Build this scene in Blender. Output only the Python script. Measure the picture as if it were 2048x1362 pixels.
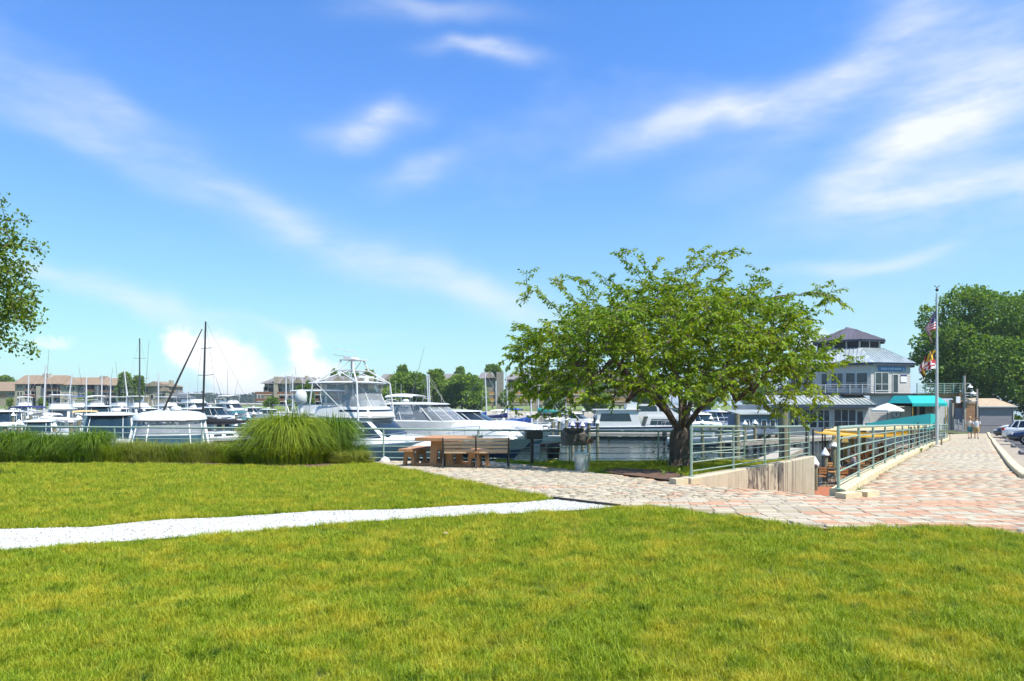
import bpy, bmesh, math, random
import numpy as np
from mathutils import Vector, Matrix
for _o in list(bpy.data.objects): bpy.data.objects.remove(_o)
SC = bpy.context.scene
COL = SC.collection
R = math.radians
random.seed(7); RNG = np.random.default_rng(7)
# ---------------------------------------------------------------- camera
F = 1365.33; HZ = 801.0; CX = 1024.0; EYE = 4.5      # focal length and horizon of the 2048 px photograph, eye height over the water
cam = bpy.data.cameras.new('camera'); camo = bpy.data.objects.new('camera', cam); COL.objects.link(camo)
cam.lens = 24; cam.sensor_width = 36; cam.shift_y = 120/2048
cam.clip_start = 0.1; cam.clip_end = 6000
camo.location = (0, 0, EYE); camo.rotation_euler = (R(90), 0, 0)
SC.camera = camo
# ---------------------------------------------------------------- sun, sky, exposure
SUN_AZ = (0.79, -0.61); SUN_EL = R(60)
sd = Vector((SUN_AZ[0]*math.cos(SUN_EL), SUN_AZ[1]*math.cos(SUN_EL), math.sin(SUN_EL))).normalized()
sun = bpy.data.lights.new('sun', 'SUN'); sun.energy = 4.6; sun.angle = R(0.55); sun.color = (1, 0.955, 0.88)
suno = bpy.data.objects.new('sun', sun); COL.objects.link(suno)
suno.rotation_euler = (-sd).to_track_quat('-Z', 'Y').to_euler(); suno.location = (30, -20, 60)
SC.view_settings.view_transform = 'Standard'; SC.view_settings.look = 'None'
SC.view_settings.gamma = 1; SC.view_settings.use_curve_mapping = False
SC.view_settings.exposure = 0.72
SC.render.engine = 'CYCLES'
SC.cycles.max_bounces = 6; SC.cycles.diffuse_bounces = 2; SC.cycles.glossy_bounces = 2; SC.cycles.transmission_bounces = 3
SC.cycles.transparent_max_bounces = 8; SC.cycles.caustics_reflective = False; SC.cycles.caustics_refractive = False
SC.cycles.use_denoising = True; SC.cycles.volume_bounces = 0; SC.cycles.use_adaptive_sampling = True; SC.cycles.adaptive_threshold = .025; SC.cycles.adaptive_min_samples = 20; SC.cycles.light_sampling_threshold = .02

def N(nt, typ, **kw):
    n = nt.nodes.new(typ)
    for k, v in kw.items(): setattr(n, k, v)
    return n
def math_(nt, op, a, b=None, c=None, clamp=False):
    n = nt.nodes.new('ShaderNodeMath'); n.operation = op; n.use_clamp = clamp
    for i, q in enumerate((a, b, c)):
        if q is None: continue
        if isinstance(q, (int, float)): n.inputs[i].default_value = q
        else: nt.links.new(q, n.inputs[i])
    return n.outputs[0]
def mixc(nt, fac, a, b, blend='MIX'):
    n = nt.nodes.new('ShaderNodeMix'); n.data_type = 'RGBA'; n.blend_type = blend; n.clamp_factor = True
    for i, q in ((0, fac), (6, a), (7, b)):
        if isinstance(q, (int, float)): n.inputs[i].default_value = q
        elif isinstance(q, tuple): n.inputs[i].default_value = (*q[:3], 1)
        else: nt.links.new(q, n.inputs[i])
    return n.outputs[2]

world = bpy.data.worlds.new('World'); world.cycles.sampling_method = 'MANUAL'; world.cycles.sample_map_resolution = 256; SC.world = world; world.use_nodes = True
def build_sky():
    nt = world.node_tree; nt.nodes.clear(); L = nt.links.new
    sky = N(nt, 'ShaderNodeTexSky', sky_type='NISHITA'); sky.sun_disc = False
    sky.sun_elevation = SUN_EL; sky.sun_rotation = math.atan2(SUN_AZ[0], SUN_AZ[1])
    sky.altitude = 0; sky.air_density = 1.0; sky.dust_density = 0.4; sky.ozone_density = 2.5
    tc = N(nt, 'ShaderNodeTexCoord'); sp = N(nt, 'ShaderNodeSeparateXYZ'); L(tc.outputs['Generated'], sp.inputs[0])
    x, y, z = sp.outputs
    az = math_(nt, 'ARCTAN2', x, y); el = math_(nt, 'ARCSINE', z)
    # slow warp of the sky coordinates so that no cloud has a clean outline
    def noise(scale, detail=3, rough=.55, sx=1., sz=1., off=0., rot=0.):
        cb = N(nt, 'ShaderNodeCombineXYZ'); L(az, cb.inputs[0]); L(el, cb.inputs[1]); cb.inputs[2].default_value = off
        mp = N(nt, 'ShaderNodeMapping'); mp.inputs['Scale'].default_value = (sx, sz, 1); mp.inputs['Rotation'].default_value = (0, 0, rot)
        mp.vector_type = 'TEXTURE' if False else 'POINT'
        L(cb.outputs[0], mp.inputs[0])
        n = N(nt, 'ShaderNodeTexNoise'); n.inputs['Scale'].default_value = scale; n.inputs['Detail'].default_value = detail
        n.inputs['Roughness'].default_value = rough; L(mp.outputs[0], n.inputs[0])
        return n
    w1 = noise(3.2, 3, off=3.1); sw = N(nt, 'ShaderNodeSeparateColor'); L(w1.outputs[1], sw.inputs[0])
    azw = math_(nt, 'ADD', az, math_(nt, 'MULTIPLY', math_(nt, 'SUBTRACT', sw.outputs[0], .5), .22))
    elw = math_(nt, 'ADD', el, math_(nt, 'MULTIPLY', math_(nt, 'SUBTRACT', sw.outputs[1], .5), .13))
    def sph(px, py):
        u = (px-CX)/F; v = (HZ-py)/F; a = math.atan(u); return a, math.atan(v*math.cos(a))
    def blob(A, E, px, py, la, lb, ang, amp):
        a0, e0 = sph(px, py); la /= F; lb /= F
        c, s = math.cos(R(ang)), math.sin(R(ang))
        da = math_(nt, 'SUBTRACT', A, a0); de = math_(nt, 'SUBTRACT', E, e0)
        p = math_(nt, 'MULTIPLY_ADD', da, c/la, math_(nt, 'MULTIPLY', de, s/la))
        q = math_(nt, 'MULTIPLY_ADD', da, -s/lb, math_(nt, 'MULTIPLY', de, c/lb))
        r = math_(nt, 'MULTIPLY_ADD', p, p, math_(nt, 'MULTIPLY', q, q))
        return math_(nt, 'MULTIPLY', math_(nt, 'POWER', 2.718, math_(nt, 'MULTIPLY', r, -1)), amp)
    # cirrus: px, py, half length, half width, tilt (deg, up to the right), strength
    cir = [(130, 290, 250, 26, -20, .34), (620, 462, 400, 36, -19, .50), (940, 572, 170, 34, -24, .36), (740, 262, 85, 24, 6, .85), (990, 122, 90, 17, 2, .8), (835, 352, 75, 19, 8, .65),
           (110, 190, 200, 28, -12, .30), (1450, 225, 190, 32, 14, .80), (1700, 150, 240, 46, 30, .52), (1930, 60, 190, 90, 30, .45), (1840, 290, 240, 38, 20, .62), (1960, 210, 170, 60, 26, .42), (1930, 385, 230, 32, -4, .62),
           (215, 612, 210, 18, -8, .55), (1740, 505, 150, 13, 2, .40), (600, 650, 120, 11, -4, .45), (2300, 240, 330, 120, 20, .4), (860, 40, 140, 20, 5, .35)]
    tot = None
    for b in cir:
        g = blob(azw, elw, *b); tot = g if tot is None else math_(nt, 'ADD', tot, g)
    fib = noise(5.0, 6, .62, 1.0, 3.6, 7.7, R(-16)); fine = noise(2.2, 5, .6, 1.0, 2.0, 1.3, R(12))
    m1 = math_(nt, 'MULTIPLY', tot, math_(nt, 'MULTIPLY_ADD', fib.outputs[0], 2.6, -.55, True))
    gen = math_(nt, 'MULTIPLY', math_(nt, 'MULTIPLY_ADD', fine.outputs[0], 3.2, -1.75, True), .26)
    cirrus = math_(nt, 'ADD', m1, gen, None, True)
    # cumulus on the skyline
    w2 = noise(16, 5, .6, off=11.); sw2 = N(nt, 'ShaderNodeSeparateColor'); L(w2.outputs[1], sw2.inputs[0])
    A2 = math_(nt, 'ADD', az, math_(nt, 'MULTIPLY', math_(nt, 'SUBTRACT', sw2.outputs[0], .5), .075))
    E2 = math_(nt, 'ADD', el, math_(nt, 'MULTIPLY', math_(nt, 'SUBTRACT', sw2.outputs[1], .5), .075))
    cum = [(420, 700, 66, 46, 0, 1.0), (372, 690, 38, 30, 0, .6), (480, 752, 48, 44, 0, .8), (604, 694, 32, 38, 0, 1.0), (640, 742, 52, 36, 0, .85), (575, 780, 60, 26, 0, .55), (450, 800, 120, 18, 0, .5),
           (110, 672, 42, 12, 0, .6), (1640, 680, 50, 24, 0, .7)]
    tc2 = None
    for b in cum:
        g = blob(A2, E2, *b); tc2 = g if tc2 is None else math_(nt, 'ADD', tc2, g)
    sm = N(nt, 'ShaderNodeMapRange', interpolation_type='SMOOTHSTEP'); sm.inputs[1].default_value = .22; sm.inputs[2].default_value = .95
    L(tc2, sm.inputs[0])
    SKYTINT = (0.55, 1.24, 1.95)
    base = mixc(nt, 1.0, sky.outputs[0], SKYTINT, 'MULTIPLY')
    base = mixc(nt, 1.0, base, (60., 60., 7.4), 'DARKEN')
    # thin veil of bright air low over the bay
    veil = math_(nt, 'POWER', 2.718, math_(nt, 'MULTIPLY', math_(nt, 'ABSOLUTE', el), -5.0))
    base = mixc(nt, math_(nt, 'MULTIPLY', veil, .62), base, (5.9, 5.9, 7.0))
    CW = (7.0, 7.3, 7.6)
    c1 = mixc(nt, math_(nt, 'MULTIPLY', cirrus, .95), base, CW)
    c2 = mixc(nt, sm.outputs[0], c1, (7.8, 8.0, 8.2))
    bg = N(nt, 'ShaderNodeBackground'); bg.inputs[1].default_value = 0.085; L(c2, bg.inputs[0])
    out = N(nt, 'ShaderNodeOutputWorld'); L(bg.outputs[0], out.inputs[0])
build_sky()

# ---------------------------------------------------------------- geometry helpers
def slope(X):
    return float(np.interp(X, (-18, -4, 2, 8, 12, 24), (.028, .035, .042, .042, .036, .035)))
def drop(X, Y):
    t = min(Y-12, 46)
    t = .5*(t+math.sqrt(t*t+4)) if t < 40 else t
    return 1.6+slope(X)*t
def ground(X, Y): return EYE-drop(X, Y)
def at(x, y, Y): return Vector(((x-CX)/F*Y, Y, EYE-(y-HZ)/F*Y))
def gat(x, y):
    lo, hi = 1.5, 90.
    for _ in range(50):
        m = (lo+hi)/2; X = (x-CX)/F*m
        if HZ+F*drop(X, m)/m > y: lo = m
        else: hi = m
    return Vector(((x-CX)/F*lo, lo, ground((x-CX)/F*lo, lo)))
def g3(X, Y, dz=0): return Vector((X, Y, ground(X, Y)+dz))

class MB:
    """collects faces; build() links them as one mesh object"""
    def __init__(s): s.v = []; s.f = []; s.m = []; s.mi = 0
    def add(s, vs, fs):
        o = len(s.v); s.v += [tuple(v) for v in vs]
        for f in fs: s.f.append(tuple(i+o for i in f)); s.m.append(s.mi)
        return s
    def hexa(s, p): return s.add(p, [(3, 2, 1, 0), (4, 5, 6, 7), (0, 1, 5, 4), (1, 2, 6, 5), (2, 3, 7, 6), (3, 0, 4, 7)])
    def box(s, c, sz, rz=0):
        a, b, h = sz[0]/2, sz[1]/2, sz[2]/2; co, si = math.cos(rz), math.sin(rz)
        p = [(x, y, z) for z in (-h, h) for x, y in ((-a, -b), (a, -b), (a, b), (-a, b))]
        return s.hexa([(c[0]+x*co-y*si, c[1]+x*si+y*co, c[2]+z) for x, y, z in p])
    def slab(s, pts, off):
        n = len(pts); off = Vector(off); q = [Vector(p) for p in pts]; q2 = [p+off for p in q]
        fs = [tuple(range(n))[::-1], tuple(range(n, 2*n))]+[(i, (i+1) % n, n+(i+1) % n, n+i) for i in range(n)]
        return s.add(q+q2, fs)
    def prism(s, poly, z0, z1): return s.slab([(x, y, z0) for x, y in poly], (0, 0, z1-z0))
    def path(s, pts, r, n=6, cap=True):
        pts = [Vector(p) for p in pts]; rs = r if isinstance(r, (list, tuple)) else [r]*len(pts)
        rings = []; up = Vector((0, 0, 1)); prev = None
        for i, p in enumerate(pts):
            d = (pts[min(i+1, len(pts)-1)]-pts[max(i-1, 0)])
            if d.length < 1e-9: d = Vector((0, 0, 1))
            d.normalize()
            if prev is None:
                a = d.cross(up if abs(d.z) < .95 else Vector((1, 0, 0))).normalized()
            else:
                a = (prev-d*prev.dot(d))
                a = a.normalized() if a.length > 1e-6 else d.cross(Vector((1, 0, 0))).normalized()
            prev = a; b = d.cross(a)
            rings.append([p+(a*math.cos(2*math.pi*k/n)+b*math.sin(2*math.pi*k/n))*rs[i] for k in range(n)])
        return s.loft(rings, cap)
    def tube(s, a, b, r, r1=None, n=6): return s.path([a, b], [r, r if r1 is None else r1], n)
    def loft(s, rings, cap=True, closed=True):
        n = len(rings[0]); vs = [p for q in rings for p in q]; fs = []
        for i in range(len(rings)-1):
            for k in range(n if closed else n-1):
                k2 = (k+1) % n; fs.append((i*n+k, i*n+k2, (i+1)*n+k2, (i+1)*n+k))
        if cap and closed:
            fs.append(tuple(range(n))[::-1]); o = (len(rings)-1)*n; fs.append(tuple(range(o, o+n)))
        return s.add(vs, fs)
    def lathe(s, prof, n=16, c=(0, 0, 0), cap=True):
        return s.loft([[(c[0]+r*math.cos(2*math.pi*k/n), c[1]+r*math.sin(2*math.pi*k/n), c[2]+z) for k in range(n)] for r, z in prof], cap)
    def build(s, name, mats, par=None, smooth=False, world=False):
        me = bpy.data.meshes.new(name)
        vs = s.v
        if par is not None and world:
            l = par.location; vs = [(v[0]-l[0], v[1]-l[1], v[2]-l[2]) for v in vs]
        me.from_pydata(vs, [], s.f)
        if not isinstance(mats, (list, tuple)): mats = [mats]
        for m in mats: me.materials.append(m)
        if len(mats) > 1: me.polygons.foreach_set('material_index', s.m)
        if smooth:
            me.polygons.foreach_set('use_smooth', [True]*len(me.polygons))
            try: me.set_sharp_from_angle(angle=R(40))
            except Exception: pass
        me.update()
        return link(name, me, par)
def link(name, me, par=None, loc=None, rz=0):
    o = bpy.data.objects.new(name, me); COL.objects.link(o)
    if par is not None: o.parent = par
    if loc is not None: o.location = loc
    if rz: o.rotation_euler = (0, 0, rz)
    return o
def tag(o, label=None, cat=None, group=None, kind=None):
    for k, v in (('label', label), ('category', cat), ('group', group), ('kind', kind)):
        if v: o[k] = v
    return o
def thing(name, label, cat, loc=(0, 0, 0), rz=0, group=None):
    o = bpy.data.objects.new(name, None); COL.objects.link(o); o.empty_display_size = .2
    o.location = loc; o.rotation_euler = (0, 0, rz)
    return tag(o, label, cat, group)
def copy_tree(o, par=None):
    c = o.copy(); COL.objects.link(c); c.parent = par
    for ch in o.children: copy_tree(ch, c)
    return c
def np_mesh(name, verts, faces, mats, par=None, smooth=False, mi=None):
    verts = np.asarray(verts, dtype=np.float32); faces = np.asarray(faces, dtype=np.int32)
    me = bpy.data.meshes.new(name); k = faces.shape[1]
    me.vertices.add(len(verts)); me.vertices.foreach_set('co', verts.ravel())
    me.loops.add(faces.size); me.loops.foreach_set('vertex_index', faces.ravel())
    me.polygons.add(len(faces)); me.polygons.foreach_set('loop_start', np.arange(0, faces.size, k, dtype=np.int32))
    try: me.polygons.foreach_set('loop_total', np.full(len(faces), k, dtype=np.int32))
    except Exception: pass
    if not isinstance(mats, (list, tuple)): mats = [mats]
    for m in mats: me.materials.append(m)
    if mi is not None: me.polygons.foreach_set('material_index', np.asarray(mi, dtype=np.int32))
    if smooth: me.polygons.foreach_set('use_smooth', np.ones(len(faces), dtype=bool))
    me.update(calc_edges=True); me.validate()
    return link(name, me, par)
def inside(poly, X, Y):
    X = np.asarray(X); Y = np.asarray(Y); r = np.zeros(X.shape, bool); n = len(poly); j = n-1
    for i in range(n):
        xi, yi = poly[i][0], poly[i][1]; xj, yj = poly[j][0], poly[j][1]
        c = ((yi > Y) != (yj > Y)) & (X < (xj-xi)*(Y-yi)/((yj-yi) if yj != yi else 1e-9)+xi); r ^= c; j = i
    return r
def sheet(name, poly, dz, mats, step=1.0, par=None, zf=None):
    """a polygon laid on the ground, cut into a grid so that it follows the slope"""
    bm = bmesh.new(); bm.faces.new([bm.verts.new((p[0], p[1], 0)) for p in poly])
    xs = [p[0] for p in poly]; ys = [p[1] for p in poly]
    for ax, lo, hi in ((0, min(xs), max(xs)), (1, min(ys), max(ys))):
        st = max(step, (hi-lo)/120); t = math.ceil(lo/st)*st
        while t < hi:
            co = (t, 0, 0) if ax == 0 else (0, t, 0); no = (1, 0, 0) if ax == 0 else (0, 1, 0)
            bmesh.ops.bisect_plane(bm, geom=bm.verts[:]+bm.edges[:]+bm.faces[:], plane_co=co, plane_no=no, dist=1e-5); t += st
    bmesh.ops.triangulate(bm, faces=bm.faces[:])
    for v in bm.verts: v.co.z = (zf(v.co.x, v.co.y) if zf else ground(v.co.x, v.co.y))+dz
    bmesh.ops.recalc_face_normals(bm, faces=bm.faces[:])
    if sum(f.normal.z for f in bm.faces) < 0: bmesh.ops.reverse_faces(bm, faces=bm.faces[:])
    me = bpy.data.meshes.new(name); bm.to_mesh(me); bm.free()
    me.materials.append(mats)
    return link(name, me, par)

# ---------------------------------------------------------------- materials
_M = {}
def mat(name, col, rough=.55, var=.12, scale=6., bump=0., metal=0., spec=.5, detail=4, col2=None, coat=0., stretch=None, bscale=None):
    """principled surface whose colour wanders between two near tones"""
    if name in _M: return _M[name]
    m = bpy.data.materials.new(name); m.use_nodes = True; nt = m.node_tree; b = nt.nodes['Principled BSDF']
    b.inputs['Roughness'].default_value = rough; b.inputs['Metallic'].default_value = metal
    b.inputs['Specular IOR Level'].default_value = spec
    if coat: b.inputs['Coat Weight'].default_value = coat; b.inputs['Coat Roughness'].default_value = .05
    tc = N(nt, 'ShaderNodeTexCoord'); v = tc.outputs['Object']
    if stretch:
        mp = N(nt, 'ShaderNodeMapping'); mp.inputs['Scale'].default_value = stretch; nt.links.new(v, mp.inputs[0]); v = mp.outputs[0]
    n = N(nt, 'ShaderNodeTexNoise'); n.inputs['Scale'].default_value = scale; n.inputs['Detail'].default_value = detail; nt.links.new(v, n.inputs[0])
    f = math_(nt, 'MULTIPLY_ADD', n.outputs[0], 2.2, -.6, True)
    a = tuple(min(1, c*(1+var)) for c in col); c2 = col2 if col2 else tuple(c*(1-var) for c in col)
    nt.links.new(mixc(nt, f, c2, a), b.inputs['Base Color'])
    nt.links.new(math_(nt, 'MULTIPLY_ADD', n.outputs[0], .18, rough-.09, True), b.inputs['Roughness'])
    if bump:
        n2 = N(nt, 'ShaderNodeTexNoise'); n2.inputs['Scale'].default_value = bscale or scale*4; n2.inputs['Detail'].default_value = 5; nt.links.new(v, n2.inputs[0])
        bp = N(nt, 'ShaderNodeBump'); bp.inputs['Strength'].default_value = bump; bp.inputs['Distance'].default_value = .02
        nt.links.new(n2.outputs[0], bp.inputs['Height']); nt.links.new(bp.outputs[0], b.inputs['Normal'])
    _M[name] = m; return m
def leafmat(name, c_dark, c_light, trans=.35, patch=None, patch_scale=.6, rough=.55, patch2=None):
    """foliage: one tone per leaf, some light passing through"""
    if name in _M: return _M[name]
    m = bpy.data.materials.new(name); m.use_nodes = True; nt = m.node_tree; nt.nodes.clear()
    g = N(nt, 'ShaderNodeNewGeometry'); oi = N(nt, 'ShaderNodeObjectInfo')
    rnd = math_(nt, 'FRACT', math_(nt, 'ADD', g.outputs['Random Per Island'], oi.outputs['Random']))
    c = mixc(nt, rnd, c_dark, c_light)
    n = N(nt, 'ShaderNodeTexNoise'); n.inputs['Scale'].default_value = patch_scale; n.inputs['Detail'].default_value = 3; n.inputs['Roughness'].default_value = .65; nt.links.new(g.outputs['Position'], n.inputs[0])
    if patch:
        c = mixc(nt, math_(nt, 'MULTIPLY_ADD', n.outputs[0], 4.0, -1.75, True), c, patch)
    if patch2:
        n2 = N(nt, 'ShaderNodeTexNoise'); n2.inputs['Scale'].default_value = patch_scale*1.7; n2.inputs['Detail'].default_value = 3; n2.inputs['Roughness'].default_value = .7; nt.links.new(g.outputs['Position'], n2.inputs[0])
        c = mixc(nt, math_(nt, 'MULTIPLY_ADD', n2.outputs[0], -5.0, 2.3, True), c, patch2)
    b = N(nt, 'ShaderNodeBsdfPrincipled'); b.inputs['Roughness'].default_value = rough; b.inputs['Specular IOR Level'].default_value = .3; nt.links.new(c, b.inputs['Base Color'])
    t = N(nt, 'ShaderNodeBsdfTranslucent'); nt.links.new(mixc(nt, 1., c, (1.25, 1.15, .55), 'MULTIPLY'), t.inputs[0])
    mx = N(nt, 'ShaderNodeMixShader'); mx.inputs[0].default_value = trans; nt.links.new(b.outputs[0], mx.inputs[1]); nt.links.new(t.outputs[0], mx.inputs[2])
    o = N(nt, 'ShaderNodeOutputMaterial'); nt.links.new(mx.outputs[0], o.inputs[0])
    _M[name] = m; return m
def glassmat(name, col=(.02, .03, .04), rough=.04):
    return mat(name, col, rough, .3, 1.5, spec=.55)
WHITE = mat('gelcoat_white', (.60, .595, .58), .25, .04, 2)
OFFW = mat('gelcoat_cream', (.62, .58, .50), .3, .05, 2)
GLASS = glassmat('dark_glass'); GLASSB = glassmat('blue_glass', (.012, .026, .036))
CHROME = mat('stainless', (.75, .75, .76), .22, .05, 8, metal=.9)
ALU = mat('aluminium', (.72, .73, .74), .35, .06, 8, metal=.5)
BLACKM = mat('black_metal', (.02, .02, .022), .45, .2, 8)
PIPE = mat('pale_green_paint', (.25, .34, .28), .4, .08, 12, bump=.05)
# ---------------------------------------------------------------- the setting: water, ground, paths
def pts(l): return [tuple(gat(*p)[:2]) for p in l]
GRAV_LO = [(-160, 1112), (0, 1098), (240, 1081), (470, 1064), (700, 1043), (900, 1031), (1100, 1022), (1190, 1016), (1237, 1011)]
GRAV_UP = [(-160, 1064), (0, 1056), (180, 1052), (330, 1037), (450, 1033), (640, 1020), (800, 1017), (950, 1008), (1060, 1002), (1112, 997)]
NEAR_PAV = [(1237, 1011), (1300, 1012), (1400, 1022), (1500, 1035), (1560, 1045), (1640, 1054), (1750, 1053), (1900, 1049), (1960, 1056), (2060, 1068), (2250, 1090)]
LAWN_PAV = [(740, 924), (800, 936), (900, 955), (1000, 975), (1070, 990), (1112, 997)]
RAMP_A = gat(1372, 967); RAMP_B = gat(1692, 994)            # the two ends of the top of the ramp
TREE_EDGE = [(1370, 967), (1300, 957), (1240, 950), (1180, 943), (1100, 934), (1040, 928), (985, 923)]
QUAY = [(-26, 24.0), (-4.2, 22.2), (10.4, 23.9)]
KERB_R = [(14.2, 12.9), (11.75, 13.7)]+[tuple(gat(*p)[:2]) for p in ((2042, 956), (2029, 945), (2015.6, 931), (2000, 909), (1985, 887))]+[(36.5, 52.), (46.6, 67.)]
KERB_L = [tuple(RAMP_B[:2])]+[tuple(gat(*p)[:2]) for p in ((1760, 948), (1820, 914), (1866, 890.5))]+[(33.3, 52.), (41.5, 65.)]
def qy(X): return float(np.interp(X, [p[0] for p in QUAY], [p[1] for p in QUAY]))
water_m = bpy.data.materials.new('harbour_water'); water_m.use_nodes = True
def _water():
    nt = water_m.node_tree; b = nt.nodes['Principled BSDF']
    b.inputs['Base Color'].default_value = (.022, .036, .030, 1); b.inputs['Roughness'].default_value = .04; b.inputs['IOR'].default_value = 1.33
    g = N(nt, 'ShaderNodeNewGeometry'); h = None
    for sc, st, w in ((.8, (1, 1.3, 1), .6), (2.6, (.7, 1.5, 1), .4), (9, (.8, 1.2, 1), .12)):
        mp = N(nt, 'ShaderNodeMapping'); mp.inputs['Scale'].default_value = st; nt.links.new(g.outputs['Position'], mp.inputs[0])
        n = N(nt, 'ShaderNodeTexNoise'); n.inputs['Scale'].default_value = sc; n.inputs['Detail'].default_value = 3; nt.links.new(mp.outputs[0], n.inputs[0])
        q = math_(nt, 'MULTIPLY', n.outputs[0], w); h = q if h is None else math_(nt, 'ADD', h, q)
    bp = N(nt, 'ShaderNodeBump'); bp.inputs['Strength'].default_value = .16; bp.inputs['Distance'].default_value = .2
    nt.links.new(h, bp.inputs['Height']); nt.links.new(bp.outputs[0], b.inputs['Normal'])
_water()
mb = MB(); mb.add([(-2500, 10, 0), (2500, 10, 0), (2500, 3500, 0), (-2500, 3500, 0)], [(0, 1, 2, 3)])
tag(mb.build('water', water_m), 'dark green rippled harbour water', kind='structure')
# soil sheet under lawns and paths
soil = mat('turf_soil', (.085, .105, .022), .9, .3, 3., bump=.3, col2=(.05, .055, .02))
LAND = [(-60, -14), (70, -14), (140, 30), (160, 135), (40, 135), (44, 66)]+[(x+.12, y) for x, y in KERB_L[::-1]]+[tuple(RAMP_A[:2])]
LAND += [(10.3, 23.75)]+[(x, y) for x, y in QUAY[1::-1]]+[(-60, 27)]
tag(sheet('ground', LAND, -.05, soil, 1.5), 'grass covered ground sloping down to the quay', kind='structure')
# quay bulkhead of timber sheet boards down to the water
wood_grey = mat('weathered_timber', (.30, .27, .23), .8, .3, 4, bump=.4, stretch=(1, 1, .2))
conc = mat('concrete_tan', (.45, .385, .285), .85, .14, 2.5, bump=.35, bscale=30)
mb = MB()
qp = [(-60, 27)]+QUAY
for a, b in zip(qp[:-1], qp[1:]):
    za, zb = ground(*a)-.06, ground(*b)-.06
    mb.hexa([(a[0], a[1], -2), (b[0], b[1], -2), (b[0], b[1]+.35, -2), (a[0], a[1]+.35, -2), (a[0], a[1], za), (b[0], b[1], zb), (b[0], b[1]+.35, zb), (a[0], a[1]+.35, za)])
tag(mb.build('quay_wall', conc), 'concrete quay wall along the edge of the lawn', kind='structure')
# gravel path
grav = bpy.data.materials.new('white_marble_chips'); grav.use_nodes = True
def _grav():
    nt = grav.node_tree; b = nt.nodes['Principled BSDF']; b.inputs['Roughness'].default_value = .8
    g = N(nt, 'ShaderNodeNewGeometry'); v = N(nt, 'ShaderNodeTexVoronoi'); v.inputs['Scale'].default_value = 42; nt.links.new(g.outputs['Position'], v.inputs[0])
    n = N(nt, 'ShaderNodeTexNoise'); n.inputs['Scale'].default_value = 1.1; n.inputs['Detail'].default_value = 6; nt.links.new(g.outputs['Position'], n.inputs[0])
    c = mixc(nt, v.outputs['Color'], (.40, .395, .375), (.66, .65, .625)); c = mixc(nt, math_(nt, 'MULTIPLY_ADD', n.outputs[0], 3., -1.6, True), c, (.36, .335, .28))
    nt.links.new(c, b.inputs['Base Color'])
    bp = N(nt, 'ShaderNodeBump'); bp.inputs['Strength'].default_value = .5; bp.inputs['Distance'].default_value = .012; bp.invert = True
    nt.links.new(v.outputs['Distance'], bp.inputs['Height']); nt.links.new(bp.outputs[0], b.inputs['Normal'])
_grav()
GRAV = pts(GRAV_LO)+pts(GRAV_UP)[::-1]
gp = tag(sheet('gravel_path', GRAV, -.012, grav, .5), 'path of white marble chips crossing the lawn', kind='structure')
mb = MB(); a, b = gat(1108, 996.5), gat(1240, 1012); d = (b-a).normalized(); n_ = Vector((-d.y, d.x, 0))*.025
mb.slab([a-n_+Vector((0, 0, -.08)), b-n_+Vector((0, 0, -.08)), b+n_+Vector((0, 0, -.08)), a+n_+Vector((0, 0, -.08))], (0, 0, .105))
o = mb.build('edging_strip', mat('black_edging', (.03, .028, .025), .7)); tag(o, 'black edging strip where gravel path meets the pavers', 'edging')
# paved walk
PAV = pts(LAWN_PAV)+pts(NEAR_PAV)+[(17.5, 9.5), (17.5, 12.5)]+KERB_R+KERB_L[::-1]+[tuple(RAMP_A[:2])]+pts(TREE_EDGE[1:])+[(-.4, qy(-.4)-.12), (-4.3, qy(-4.2)-.12)]
bed = mat('paver_bed', (.31, .26, .185), .95, .2, 8, bump=.3)
pav = tag(sheet('paved_walk', PAV, -.02, bed, 1.), 'walk of cream, grey and salmon pavers', kind='structure')
def pavermat(name, c):
    m = bpy.data.materials.new(name); m.use_nodes = True; nt = m.node_tree; b = nt.nodes['Principled BSDF']; b.inputs['Roughness'].default_value = .85
    g = N(nt, 'ShaderNodeNewGeometry'); oi = N(nt, 'ShaderNodeObjectInfo')
    n = N(nt, 'ShaderNodeTexNoise'); n.inputs['Scale'].default_value = 30; n.inputs['Detail'].default_value = 5; nt.links.new(g.outputs['Position'], n.inputs[0])
    n2 = N(nt, 'ShaderNodeTexNoise'); n2.inputs['Scale'].default_value = .55; n2.inputs['Detail'].default_value = 6; nt.links.new(g.outputs['Position'], n2.inputs[0])
    r = math_(nt, 'FRACT', math_(nt, 'ADD', g.outputs['Random Per Island'], oi.outputs['Random']))
    k = mixc(nt, math_(nt, 'MULTIPLY_ADD', n.outputs[0], .5, math_(nt, 'MULTIPLY', r, .55)), tuple(q*.80 for q in c), tuple(min(1, q*1.12) for q in c))
    k = mixc(nt, math_(nt, 'MULTIPLY_ADD', n2.outputs[0], 2.4, -1.3, True), k, (.33, .28, .21))
    nt.links.new(k, b.inputs['Base Color'])
    bp = N(nt, 'ShaderNodeBump'); bp.inputs['Strength'].default_value = .25; bp.inputs['Distance'].default_value = .01
    nt.links.new(n.outputs[0], bp.inputs['Height']); nt.links.new(bp.outputs[0], b.inputs['Normal']); return m
PM = [pavermat('paver_cream', (.45, .385, .285)), pavermat('paver_salmon', (.45, .265, .165)), pavermat('paver_grey', (.37, .315, .24)), pavermat('paver_tan', (.39, .32, .215))]
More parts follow.
